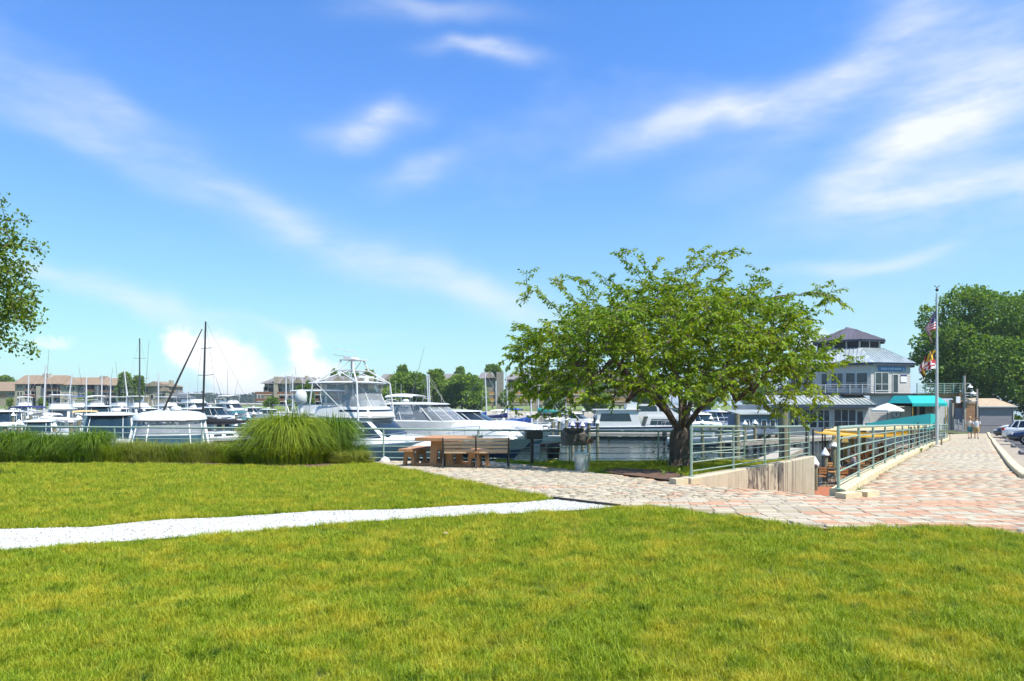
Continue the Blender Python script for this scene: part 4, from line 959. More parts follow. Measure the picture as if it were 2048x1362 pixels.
class House:
    """cabin from a side profile, narrowing upwards and forwards"""
    def __init__(s, W, z0, tz=.07, x0=0, tf=0.): s.W, s.z0, s.tz, s.x0, s.tf = W, z0, tz, x0, tf
    def w(s, x, z): return s.W/2*(1-s.tz*(z-s.z0))*(1-s.tf*max(0, x-s.x0)**2)
    def solid(s, t, prof, m, name='cabin'):
        mb = MB(); n = len(prof); L = [(x, s.w(x, z), z) for x, z in prof]; Rr = [(x, -s.w(x, z), z) for x, z in prof]
        mb.add(L+Rr, [tuple(range(n)), tuple(range(n, 2*n))[::-1]]+[(i, n+i, n+(i+1) % n, (i+1) % n) for i in range(n)])
        return mb.build(name, m, t)
    def side(s, t, poly, m=GLASS, name='window', both=True):
        for sg in ((1, -1) if both else (-1,)):
            mb = MB(); mb.slab([(x, sg*(s.w(x, z)-.02), z) for x, z in poly], (0, sg*.034, 0)); mb.build(name, m, t)
    def front(s, t, a, b, k=3, m=GLASS, name='windshield', inset=.06):
        """glass panes on the sloping face between profile points a and b"""
        (xa, za), (xb, zb) = a, b; d = Vector((za-zb, 0, xb-xa)).normalized()
        if d.x*(1 if xa > xb else -1) < 0: d = -d
        for i in range(k):
            u0, u1 = -1+2*i/k+.03, -1+2*(i+1)/k-.03
            wa, wb = s.w(xa, za)-inset, s.w(xb, zb)-inset
            lo, hi = .08, .92; A = lambda u, f: Vector((xa+(xb-xa)*f, u*(wa+(wb-wa)*f), za+(zb-za)*f))
            mb = MB(); mb.slab([A(u0, lo)-d*.02, A(u1, lo)-d*.02, A(u1, hi)-d*.02, A(u0, hi)-d*.02], d*.034); mb.build(name, m, t)
def bow_rail(t, L, B, fb, fs, x0, h=.62, every=1.2):
    mb = MB(); top = []; nst = max(3, int((L*.5-x0)/every))
    for sg in (1, -1):
        pts_ = []
        for i in range(nst+1):
            u = (x0+(L/2-x0-.15)*i/nst+L/2)/L; b = (B/2*(.88+.12*min(1, u/.4)) if u < .4 else B/2*max(.006, 1-((u-.4)/.6)**2.5))-.1
            p = Vector((-L/2+L*u, sg*max(.02, b), sheer(L, fb, fs, -L/2+L*u))); q = p+Vector((.06, 0, h*(.6+.4*min(1, i/2)))); mb.tube(p, q, .014, None, 4); pts_.append(q)
        mb.path(pts_, .017, 4)
    mb.build('bow_rail', CHROME, t)
def antenna(t, p, h, r=.02, lean=(0, 0), m=None, name='antenna'):
    mb = MB(); mb.path([p, (p[0]+lean[0]*h, p[1]+lean[1]*h, p[2]+h)], [r, r*.5], 5); mb.build(name, m or WHITE, t)
def canopy(t, x0, x1, W, z, m, post_z, name='bimini', crown=.14):
    mb = MB(); rings = []
    for i in range(7):
        u = i/6; x = x0+(x1-x0)*u; zz = z-.10*(2*u-1)**2; rings.append([(x, W/2*math.cos(a), zz+crown*math.sin(a)-(.02 if 0 < a < 3.1 else .10)) for a in np.linspace(0, math.pi, 7)])
    V = [p for r in rings for p in r]; k = 7; fs = [(i*k+j, (i+1)*k+j, (i+1)*k+j+1, i*k+j+1) for i in range(6) for j in range(6)]
    n = len(V); V2 = [(a, b, c-.05) for a, b, c in V]
    edge = [i*k for i in range(7)]+[6*k+j for j in range(1, 7)]+[i*k+6 for i in range(5, -1, -1)]+[j for j in range(5, 0, -1)]
    mb.add(V+V2, fs+[tuple(q+n for q in f[::-1]) for f in fs]+[(edge[i], edge[(i+1) % len(edge)], edge[(i+1) % len(edge)]+n, edge[i]+n) for i in range(len(edge))]); mb.build(name, m, t, True)
    mb = MB()
    for sg in (1, -1):
        for x in (x0+.1, (x0+x1)/2, x1-.1): mb.tube(((x0+x1)/2+(x-(x0+x1)/2)*.5, sg*W*.47, post_z), (x, sg*W*.48, z-.14), .018, None, 4)
    mb.build('canopy_frame', CHROME, t)
def boat_root(label, X, Y, hd, kind='motor_boat', cat='boat', group=None): return thing(kind, label, cat, (X, Y, 0), hd, group)
def ring(x0, x1, W, z, n=32, pf=.62, pa=.30, zf=0.):
    """rounded deckhouse outline: full and square aft, round in front; zf raises (+) or drops (-) its front"""
    c, h = (x0+x1)/2, (x1-x0)/2; out = []
    for k in range(n):
        a = 2*math.pi*k/n; ca, sa = math.cos(a), math.sin(a); p = pf if ca > 0 else pa
        out.append((c+h*math.copysign(abs(ca)**p, ca), W/2*math.copysign(abs(sa)**p, sa), z+zf*max(0, ca)))
    return out
def shell(t, rings, m, name): mb = MB(); mb.loft(rings); return mb.build(name, m, t, True)
def panes(t, ra, rb, f0, f1, arcs, m=GLASS, name='window', off=.018):
    """panes on the wall between outlines ra and rb, from height fraction f0 to f1, each over an arc of outline points"""
    n = len(ra); cx = sum(p[0] for p in ra)/n
    def pt(k, f):
        k %= n; a, b = Vector(ra[k]), Vector(rb[k]); p = a.lerp(b, f); d = Vector((p.x-cx, p.y, 0)); d.x *= .35 if abs(p.y) > .3 else 1; return p+d.normalized()*off if d.length else p
    for k0, k1 in arcs:
        mb = MB(); ks = list(range(k0, k1+1)); lo = [pt(k, f0) for k in ks]; hi = [pt(k, f1) for k in ks]; mb.loft([lo, hi], False, False); mb.build(name, m, t, True)
def bars(t, ra, rb, f0, f1, ks, r, m, name='pillar'):
    n = len(ra)
    for k in ks:
        a, b = Vector(ra[k % n]), Vector(rb[k % n]); mb = MB(); mb.path([a.lerp(b, f0), a.lerp(b, f1)], r, 6); mb.build(name, m, t, True)
def express(label, X, Y, hd, L=11, B=3.7, col=WHITE, stripe=None, glass=GLASSB, top=WHITE, canvas=None, fb=1.75, fs=1.15, roof=3.6, cream=None, rail=True, rt=.20, wide=.73, trunk=.60):
    """sport cruiser with a hard top over the helm"""
    t = boat_root(label, X, Y, hd); hull_parts(t, L, B, fb, fs, col, stripe); z0 = sheer(L, fb, fs, .05*L); zb = z0+trunk; r = roof; W = B; tk = trunk/.6
    shell(t, [ring(-.05*L, .42*L, W*.66, z0-.1, zf=.25), ring(-.05*L, .38*L, W*.62, z0+.25*tk, zf=.2), ring(-.05*L, .30*L, W*.5, z0+.48*tk, zf=.05), ring(-.05*L, .22*L, W*.36, zb)], cream or WHITE, 'foredeck')
    fa, fb_ = ring(-.05*L, .42*L, W*.66, z0-.1, zf=.25), ring(-.05*L, .38*L, W*.62, z0+.25, zf=.2); panes(t, fa, fb_, .45, .95, [(4, 8), (24, 28)], GLASS, 'port_light')
    shell(t, [ring(-.46*L, .08*L, W*.84, fs-.05), ring(-.45*L, .10*L, W*.80, zb-.08), ring(-.44*L, .09*L, W*.74, zb)], WHITE, 'cockpit_coaming')
    tp = wide*.88; ga, gb = ring(-.27*L, .085*L, W*wide, zb-.02), ring(-.285*L, -.03*L, W*tp, r-rt*.8)
    shell(t, [ga, gb], glass, 'helm_glass')
    if glass is VINYL:
        for y_ in (-.7, .7): mb = MB(); mb.box((-.13*L, y_, zb+.3), (.6, .65, .6)); mb.box((-.15*L, y_, zb+.75), (.16, .65, .7)); mb.build('helm_seat', WHITE, t)
        mb = MB(); mb.box((-.01*L, 0, zb+.15), (.8, W*.6, .4)); mb.build('dashboard', GLASS, t)
    bars(t, ga, gb, -.02, 1, (3, -3) if glass is not VINYL else (2, -2, 5, -5, 9, -9), .022 if glass is not VINYL else .032, top, 'mullion'); bars(t, ga, gb, -.02, 1, (7, -7, 11, -11), .10 if wide > .8 else .05, top)
    if wide > .8: panes(t, ga, gb, .03, .44, [(-7, -3), (-3, 3), (3, 7)], glassmat('teal_windshield', (.028, .06, .07)), 'windshield', .012)
    if wide > .8: mid = [tuple(Vector(p).lerp(Vector(q), .46)) for p, q in zip(ga, gb)]; mb = MB(); mb.path([Vector(p)*1.003 for p in (mid[-8:]+mid[:9])], .02, 5); mb.build('crossbar', top, t, True)
    for sg in (1, -1):
        for x in (-.3, -.12, .1): b_ = B*.5*(.97 if x < 0 else .93); mb = MB(); mb.lathe([(.03, -.34), (.11, -.26), (.11, .26), (.03, .34)], 8, (x*L, sg*(b_+.10), fs*.62)); mb.build('fender', NAVY if L > 12 else WHITE, t, True)
    shell(t, [ring(-.36*L, -.025*L, W*(tp+.02), r-rt), ring(-.37*L, .0*L, W*(tp+.08), r-rt*.8), ring(-.37*L, -.005*L, W*(tp+.07), r-rt*.6), ring(-.36*L, -.02*L, W*(tp+.03), r-rt*.32), ring(-.34*L, -.06*L, W*tp*.84, r-.04), ring(-.30*L, -.12*L, W*tp*.5, r+.02)], top, 'hardtop')
    for sg in (1, -1):
        mb = MB(); mb.path([(-.40*L, sg*W*.37, zb-.05), (-.36*L, sg*W*.345, zb+.5*(r-zb)), (-.345*L, sg*W*.32, r-.14)], [.12, .09, .07], 6); mb.build('arch_leg', top, t, True)
    mb = MB(); mb.lathe([(.16, r-.02), (.28, r+.08), (.29, r+.16), (.2, r+.24), (.02, r+.27)], 12, (-.25*L, .25, 0)); mb.build('radar_dome', WHITE, t, True)
    antenna(t, (-.30*L, .8, r-.1), 1.6)
    if rail: bow_rail(t, L, B, fb, fs, .0)
    if canvas: canopy(t, -.47*L, -.33*L, B*.7, r-.25, canvas, zb)
    return t
def flybridge(label, X, Y, hd, L=13, B=4.2, col=WHITE, stripe=None, canvas=WHITEC, fb=2.0, fs=1.3, h1=1.75, top=True, hard=False, wins=3, glass=GLASS, house=WHITE, outrig=False):
    t = boat_root(label, X, Y, hd); hull_parts(t, L, B, fb, fs, col, stripe); z0 = sheer(L, fb, fs, -.02*L); zt = z0+h1; W = B
    shell(t, [ring(.0, .42*L, W*.66, z0-.1, zf=.3), ring(.0, .37*L, W*.60, z0+.3, zf=.15), ring(.0, .27*L, W*.46, z0+.62)], WHITE, 'foredeck')
    ha, hb = ring(-.31*L, .15*L, W*.84, z0-.1), ring(-.31*L, .02*L, W*.76, zt)
    shell(t, [ha, hb], house, 'cabin')
    arcs = [(6, 8), (8, 9), (9, 11)][:wins]+([(11, 12)] if wins > 3 else [])
    panes(t, ha, hb, .38, .86, [(5, 7), (8, 11)]+[(21, 24), (25, 27)], glass); panes(t, ha, hb, .42, .88, [(29, 31), (1, 3)], glass, 'windshield'); panes(t, ha, hb, .42, .88, [(31, 33)], glass, 'windshield')
    shell(t, [ring(-.42*L, .045*L, W*.84, zt-.02), ring(-.425*L, .06*L, W*.88, zt+.04), ring(-.42*L, .05*L, W*.86, zt+.10)], WHITE, 'flybridge_deck')
    ca, cb = ring(-.26*L, .03*L, W*.72, zt+.08), ring(-.25*L, -.0*L, W*.66, zt+.72)
    shell(t, [ca, cb, ring(-.24*L, -.02*L, W*.60, zt+.76)], WHITE, 'flybridge')
    panes(t, [(x, y, zt+.72) for x, y, z in cb], [(x-.05*L, y*.96, zt+1.12) for x, y, z in cb], 0, 1, [(27, 37)], VINYL, 'wind_deflector', 0)
    if top:
        if hard:
            zr = zt+2.0; shell(t, [ring(-.30*L, .0, W*.72, zr-.04), ring(-.31*L, .02*L, W*.76, zr), ring(-.30*L, .01*L, W*.74, zr+.06), ring(-.26*L, -.03*L, W*.5, zr+.12)], canvas, 'hardtop')
            mb = MB()
            for sg in (1, -1):
                for x in (-.27, -.06): mb.tube((x*L+.02*L, sg*W*.33, zt+.1), (x*L, sg*W*.34, zr), .035, None, 5)
            mb.build('canopy_frame', WHITE, t)
        else: canopy(t, -.26*L, -.0*L, B*.74, zt+2.0, canvas, zt+.6, 'bimini', .16)
    mb = MB()
    for sg in (1, -1): mb.path([(-.29*L, sg*B*.36, zt), (-.33*L, sg*B*.33, zt+1.1), (-.33*L, sg*B*.2, zt+1.35)], .05, 5)
    mb.path([(-.33*L, -B*.2, zt+1.35), (-.33*L, B*.2, zt+1.35)], .05, 5); mb.build('radar_arch', WHITE, t)
    antenna(t, (-.33*L, B*.2, zt+1.3), 2.6); antenna(t, (-.32*L, -B*.22, zt+1.3), 2.0)
    bow_rail(t, L, B, fb, fs, -.02*L)
    mb = MB()
    for sg in (1, -1):
        mb.path([(-.41*L, sg*(B*.41), zt+.75), (-.24*L, sg*B*.39, zt+.75)], .018, 4)
        for x in (-.41*L, -.33*L): mb.tube((x, sg*B*.41, zt+.08), (x, sg*B*.41, zt+.75), .015, None, 4)
    mb.path([(-.41*L, -B*.41, zt+.75), (-.41*L, B*.41, zt+.75)], .018, 4); mb.build('aft_rail', CHROME, t)
    if outrig:
        for sg in (1, -1): antenna(t, (-.05*L, sg*B*.42, z0+.9), 8., .035, (-.10, sg*.14), BLACKM if outrig == 2 else WHITE, 'outrigger')
    return t
def sailboat(label, X, Y, hd, L=10, B=3.1, mast=12.5, col=WHITE, stripe=None, mm=MASTW, cover=BLUEC, boomz=2.3, jib=None, fb=1.25, fs=.95, dodger=None, lean=0.):
    t = boat_root(label, X, Y, hd, 'sailboat'); hull_parts(t, L, B, fb, fs, col, stripe, REDB, .14)
    z0 = sheer(L, fb, fs, 0); H = House(B*.56, z0, .2, .05*L, .02); H.solid(t, [(-.18*L, z0-.08), (.22*L, z0-.05), (.16*L, z0+.32), (-.16*L, z0+.45)], WHITE, 'cabin')
    for a in (-.13, -.03, .07): H.side(t, [(a*L, z0+.1), ((a+.065)*L, z0+.1), ((a+.065)*L, z0+.26), (a*L, z0+.26)])
    mx = .08*L; top = Vector((mx-.3, lean*mast, mast)); foot = Vector((mx, 0, z0+.3))
    mb = MB(); mr = max(.09, .0011*Y); mb.path([foot, foot.lerp(top, .5), top], [mr, mr*.95, mr*.7], 8); mb.build('mast', mm, t, True)
    mb = MB(); mb.path([(mx-.1, 0, boomz), (-.34*L, 0, boomz+.05)], .06, 6); mb.build('boom', mm, t, True)
    mb = MB(); n = 8; rings = []
    for i in range(n):
        u = i/(n-1); x = mx-.05+(-.36*L-mx)*u; r = .26*(1-.62*u)+.02*math.sin(i*2.1); rings.append([(x, r*.75*math.cos(a), boomz+.13+r*1.1*math.sin(a)+(.30*(1-u)**3)) for a in np.linspace(0, 5.6, 8)])
    mb.loft(rings); mb.build('sail_cover', cover, t, True)
    for f, wd in ((.52, .17), (.76, .12))[:2 if mast > 11 else 1]:
        p = foot.lerp(top, f); mb = MB(); mb.path([p+Vector((-.15, -B*wd*2, .05)), p, p+Vector((-.15, B*wd*2, .05))], .022, 4); mb.build('spreader', mm, t)
    bow = Vector((L/2-.25, 0, fb)); mb = MB(); s = Vector((-L/2+.1, 0, fs))
    mb.tube(top, s, .009, None, 3)
    for sg in (1, -1):
        for f, wd in ((.52, .17),): 
            p = foot.lerp(top, f)+Vector((-.15, sg*B*wd*2, .05)); mb.path([top, p, (mx-.3, sg*B*.46, z0)], .008, 3)
    if not jib: mb.tube(top, bow, .009, None, 3)
    mb.build('rigging', mm, t)
    if jib: mb = MB(); mb.path([bow, bow.lerp(top, .4), bow.lerp(top, .93)], [.07, .085, .04], 6); mb.build('furled_jib', jib, t, True)
    mb = MB()
    for sg in (1, -1):
        for i in range(7):
            u = .06+.86*i/6; b = (B/2*(.88+.12*min(1, u/.4)) if u < .4 else B/2*max(.006, 1-((u-.4)/.6)**2.5))-.06; x = -L/2+L*u; z = sheer(L, fb, fs, x); mb.tube((x, sg*b, z), (x, sg*b, z+.6), .012, None, 4)
            if i: mb.tube(pv, (x, sg*b, z+.6), .006, None, 3)
            pv = (x, sg*b, z+.6)
    mb.build('lifelines', CHROME, t)
    if dodger: canopy(t, -.30*L, -.14*L, B*.62, z0+1.35, dodger, z0+.3, 'dodger')
    return t
def runabout(label, X, Y, hd, L=7.5, B=2.5, col=WHITE, stripe=None, canvas=NAVYC, ttop=True, fb=1.2, fs=.85, eng=1, tz=2.55, glass=VINYL):
    """open boat: console, canvas top, outboard"""
    t = boat_root(label, X, Y, hd); hull_parts(t, L, B, fb, fs, col, stripe); z0 = sheer(L, fb, fs, 0)
    H = House(B*.36, z0, .08); H.solid(t, [(-.14*L, z0-.1), (.03*L, z0-.1), (.01*L, z0+.55), (-.06*L, z0+.72), (-.14*L, z0+.6)], WHITE, 'console'); H.front(t, (.0, z0+.6), (-.06*L, z0+1.05), 2, glass)
    mb = MB(); mb.box((-.22*L, 0, z0+.2), (.5, B*.4, .55)); mb.build('seat', OFFW, t)
    if ttop: canopy(t, -.26*L, .07*L, B*.78, z0+tz-1.0, canvas, z0, 'canvas_top', .10)
    else:
        mb = MB(); rings = []
        for i in range(7):
            u = i/6; x = -.42*L+.80*L*u; hh = .55*math.sin(min(1, .35+u*.9)*2.6)+.12; w = B*.46*(1 if u < .5 else 1-((u-.5)/.5)**2*.8); rings.append([(x, w*math.cos(a), z0+.0+hh*math.sin(a)) for a in np.linspace(0, math.pi, 7)])
        mb.loft(rings, True); mb.build('boat_cover', canvas, t, True)
    for k in range(eng):
        y = (k-(eng-1)/2)*.6; mb = MB(); mb.box((-L/2-.28, y, fs+.28), (.42, .34, .5)); mb.box((-L/2-.3, y, fs-.3), (.2, .12, .9)); mb.build('outboard', BLACKM if k % 2 == 0 else WHITE, t)
    bow_rail(t, L, B, fb, fs, .12*L, .35, .9)
    return t
def hx(px, Y): return (px-CX)/F*Y
def HD(dx, dy): return math.atan2(dy, dx)
# --- the sport fisher with the tower
def sportfisher():
    L, B, fb, fs = 17., 5., 2.15, 1.25; bowp = Vector((hx(962, 44.5), 44.5, 0)); d = Vector((.93, -.37, 0)); c = bowp-d*L/2
    t = boat_root('white sport fishing yacht with a tall tubular tower, behind the picnic table', c.x, c.y, HD(d.x, d.y), 'motor_yacht', 'boat')
    hull_parts(t, L, B, fb, fs, GREY_SHADEH, WHITE, BOTTOM, .10); z0 = sheer(L, fb, fs, -.02*L)+.05; zt = z0+1.75; w = B*.45; zr = 5.72  # grey on the hull side has its shade put into the colour
    shell(t, [ring(-.0*L, .43*L, B*.72, z0-.15, zf=.35), ring(.0*L, .38*L, B*.64, z0+.28, zf=.2), ring(.0*L, .28*L, B*.5, z0+.55), ring(0, .2*L, B*.4, z0+.62)], WHITE, 'foredeck')
    ha, hb = ring(-.22*L, .20*L, B*.88, z0-.1), ring(-.22*L, .06*L, B*.80, zt)
    shell(t, [ha, hb], WHITE, 'cabin'); panes(t, ha, hb, .30, .86, [(4, 7), (8, 10), (22, 24), (25, 28)], GLASS); panes(t, ha, hb, .32, .88, [(29, 35)], GLASS, 'windshield')
    shell(t, [ring(-.32*L, .085*L, B*.86, zt-.03), ring(-.325*L, .09*L, B*.88, zt+.05), ring(-.32*L, .08*L, B*.86, zt+.12)], WHITE, 'brow')
    ca, cb = ring(-.21*L, .085*L, B*.82, zt+.13), ring(-.20*L, .06*L, B*.74, zt+.74); shell(t, [ca, cb, ring(-.2*L, .045*L, B*.7, zt+.78)], WHITE, 'flybridge'); panes(t, ca, cb, .50, .72, [(24, 40)], GLASS, 'trim_stripe')
    va, vb = ring(-.18*L, .05*L, B*.72, zt+.74), ring(-.18*L, .0*L, B*.68, zr-.03); shell(t, [va, vb], VINYL, 'clear_enclosure'); bars(t, va, vb, 0, 1, (2, -2, 5, -5, 8, -8, 11, -11), .03, WHITE, 'enclosure_post')
    mb = MB(); mb.box((-.0*L, 0, zt+.95), (.6, 1.6, .55)); mb.build('helm_console', WHITE, t)
    for y_ in (-.7, .7): mb = MB(); mb.box((-.07*L, y_, zt+1.0), (.55, .6, .5)); mb.box((-.085*L, y_, zt+1.35), (.14, .6, .6)); mb.build('helm_seat', WHITE, t)
    shell(t, [ring(-.23*L, .03*L, B*.80, zr-.06), ring(-.235*L, .045*L, B*.86, zr), ring(-.23*L, .035*L, B*.84, zr+.05), ring(-.2*L, -.0*L, B*.6, zr+.11)], WHITE, 'hardtop')
    # tower
    mb = MB(); zp, zq = 6.6, 7.35
    feet = [(-.19*L, 1), (-.19*L, -1), (.02*L, 1), (.02*L, -1)]
    for x, s in feet: mb.path([(x*1.0-.3 if x < 0 else x+.25, s*w*1.0, zr-2.6), (x, s*w*.92, zr), (-.085*L+(x+.085*L)*.42, s*.95, zp), (-.085*L+(x+.085*L)*.28, s*.62, zq)], .06, 6)
    for sg in (1, -1):
        mb.path([(-.19*L, sg*w*.92, zr), (-.085*L+.5, sg*.95, zp)], .045, 5); mb.path([(.02*L, sg*w*.92, zr), (-.085*L-.5, sg*.95, zp)], .045, 5); mb.path([(-.085*L-.5, sg*.95, zp), (-.085*L+.35, sg*.62, zq)], .025, 5)
    mb.build('tower_frame', WHITE, t, True)
    mb = MB(); mb.box((-.085*L, 0, zp), (1.6, 2.1, .05)); mb.build('tower_platform', WHITE, t)
    mb = MB(); mb.box((-.085*L+.1, 0, zq), (1.3, 1.5, .06)); mb.box((-.085*L-.1, 0, zq+.12), (.7, .9, .16)); mb.build('tower_buggy_top', WHITE, t)
    mb = MB(); mb.path([(-.085*L-.8, -1.1, zq+.35), (-.085*L-.8, 1.1, zq+.28)], .03, 5); mb.path([(-.085*L-.6, -1.3, zq+.75), (-.085*L-.6, 1.2, zq+.68)], .025, 5); mb.tube((-.085*L-.6, 0, zq), (-.085*L-.6, 0, zq+.72), .02, None, 4); mb.build('spreader_lights', ALU, t)
    mb = MB(); mb.box((-.02*L, 0, zr+.42), (.16, 1.9, .14)); mb.lathe([(.22, zr+.09), (.2, zr+.34)], 10, (-.02*L, 0, 0)); mb.build('radar', WHITE, t)
    for sg in (1, -1): antenna(t, (.06*L, sg*w*1.0, z0+.9), 4.6, .035, (-1.15, sg*.06), WHITE, 'outrigger')
    antenna(t, (-.12*L, 1.2, zr), 2.2)
    bow_rail(t, L, B, fb, fs, .06*L, .7, 1.3)
    mb = MB(); mb.box((L/2-.25, 0, fb+.05), (.7, .22, .1)); mb.path([(L/2+.0, 0, fb), (L/2+.12, 0, fb-.25), (L/2-.1, 0, fb-.5)], .04, 5); mb.build('anchor', BLACKM, t)
sportfisher()
a = .93, -.37; A_ = HD(*a)
flybridge('white flybridge cruiser with a tall radar mast, half hidden behind the fishing yacht', hx(676, 61), 61, A_, 14, 4.4, hard=True, fb=2.2, fs=1.5, h1=1.65, canvas=WHITE)
t = thing('radar_mast', 'white domed satellite mast rising above the ornamental grass', 'mast', (hx(602, 57), 57, 0)); mb = MB(); mb.lathe([(.20, 1.5), (.16, 4.3)], 10); mb.build('pole', WHITE, t, True); mb = MB(); mb.lathe([(.3, 4.25), (.48, 4.45), (.5, 4.9), (.42, 5.2), (.2, 5.4), (.01, 5.42)], 14); mb.build('dome', WHITE, t, True); mb = MB(); mb.box((.6, 0, 3.4), (1.6, .25, .12)); mb.box((.7, .1, 2.9), (1.3, .5, .3)); mb.build('bracket', WHITE, t)
B_ = express('white sport cruiser with enclosed hardtop, its bow behind the black grill', hx(893, 54.5), 54.5, A_, 15.5, 4.7, GREY_SHADEH, WHITE, VINYL, WHITE, None, 1.85, 1.3, 4.35, None, True, .2, .74, 1.45)  # hull grey below the white band is shade painted in
express('long white cruiser with dark side windows behind the enclosed sport cruiser', hx(962, 66), 66, HD(.95, -.3), 15, 4.4, WHITE, NAVY, GLASS, WHITE, None, 1.9, 1.4, 3.6, None, True, .2, .74, 1.0)
flybridge('white cruiser with folded canvas seen between fishing yacht and sport cruiser', hx(838, 72), 72, A_, 12.5, 4., canvas=WHITEC, fb=1.8, fs=1.3, h1=1.6)
# near cruiser at the left, bow towards the lawn
express('near white hardtop cruiser with a broad blue windshield behind the pale grasses', hx(338, 34.5), 34.5, HD(.42, -.91), 13.5, 4.3, WHITE, None, VINYL, WHITE, None, 1.75, 1.40, 3.92, None, True, .52, .86, .62)
express('cream decked hardtop cruiser moored beside the near white cruiser', hx(212, 44), 44, HD(.40, -.92), 11.5, 3.8, OFFW, None, GLASSB, WHITE, None, 1.75, 1.3, 3.7, OFFW, True, .2, .78)
runabout('small open boat under a bright blue cover beside the near cruisers', hx(243, 50), 50, HD(.55, -.83), 6.0, 2.2, WHITE, None, ROYAL, False, 1.9, 1.7)
# motor yacht seen through the tree
def low_yacht():
    L, B, fb, fs = 18.5, 5., 1.75, 1.35; Y = 83.; t = boat_root('long low white motor yacht moored behind the trunk of the spreading tree', hx(1332, Y), Y, R(-4), 'motor_yacht', 'boat')
    hull_parts(t, L, B, fb, fs, paint('shaded_pale_hull', (.55, .60, .68)), BLACKM, BOTTOM, .08); z0 = 1.4  # pale blue of the hull is the shade of its near side, painted in
    H = House(B*.86, z0, .04, 0, .001)
    H.solid(t, [(-.46*L, z0-.1), (-.17*L, z0-.1), (-.21*L, z0+1.95), (-.45*L, z0+1.95)], WHITE, 'aft_cabin'); H.side(t, [(-.44*L, z0+.62), (-.235*L, z0+.62), (-.25*L, z0+1.55), (-.43*L, z0+1.55)])
    H.solid(t, [(-.15*L, z0-.1), (.14*L, z0-.1), (.05*L, z0+1.2), (-.13*L, z0+1.2)], WHITE, 'saloon'); H.side(t, [(-.12*L, z0+.2), (.09*L, z0+.2), (.05*L, z0+.9), (-.11*L, z0+.9)])
    mb = MB(); mb.slab([(-.48*L, -B*.44, z0+1.95), (-.18*L, -B*.44, z0+1.95), (-.18*L, B*.44, z0+1.95), (-.48*L, B*.44, z0+1.95)], (0, 0, .1)); mb.build('aft_roof', WHITE, t)
    U = House(B*.74, z0+1.2, .05); U.solid(t, [(-.28*L, z0+1.2), (.10*L, z0+1.2), (.04*L, z0+1.75), (-.03*L, z0+2.65), (-.26*L, z0+2.7)], WHITE, 'pilothouse'); U.side(t, [(-.20*L, z0+1.8), (-.07*L, z0+1.8), (-.075*L, z0+2.45), (-.19*L, z0+2.45)]); U.side(t, [(-.055*L, z0+1.8), (.015*L, z0+1.8), (-.035*L, z0+2.45), (-.06*L, z0+2.45)]); U.front(t, (.04*L, z0+1.75), (-.03*L, z0+2.65), 3)
    fd = House(B*.7, z0, .1, .1*L, .006); fd.solid(t, [(.05*L, z0), (.38*L, z0+.1), (.28*L, z0+.5), (.05*L, z0+1.0)], WHITE, 'foredeck'); bow_rail(t, L, B, fb, fs, -.05*L, .8, 1.6)
    mb = MB()
    for x in (-.13, -.08, -.03, .02, .06): mb.tube((x*L, -B*.46, z0+.0), (x*L+.2, -B*.46, z0+.75), .02, None, 4)
    mb.path([(-.14*L, -B*.46, z0+.75), (.08*L, -B*.46, z0+.75)], .02, 4); mb.build('side_rail', WHITE, t)
low_yacht()
# dark sailboats
sailboat('black masted sailboat with black sail cover and dark furled jib', hx(424, 58), 58, HD(-.55, -.83), 11, 3.3, 11.15, BLACKH, WHITE, BLACKM, BLACKC, 2.5, BLACKC, 1.6, 1.3, None)
sailboat('sailboat with a dark grey mast and dark sail cover behind the near cruiser', hx(279, 96), 96, HD(.5, -.86), 11.5, 3.4, 13.2, NAVY, WHITE, mat('mast_dark', (.06, .065, .08), .4), NAVYC, 2.6, None, 1.3, 1.1)
rs = random.Random(4)
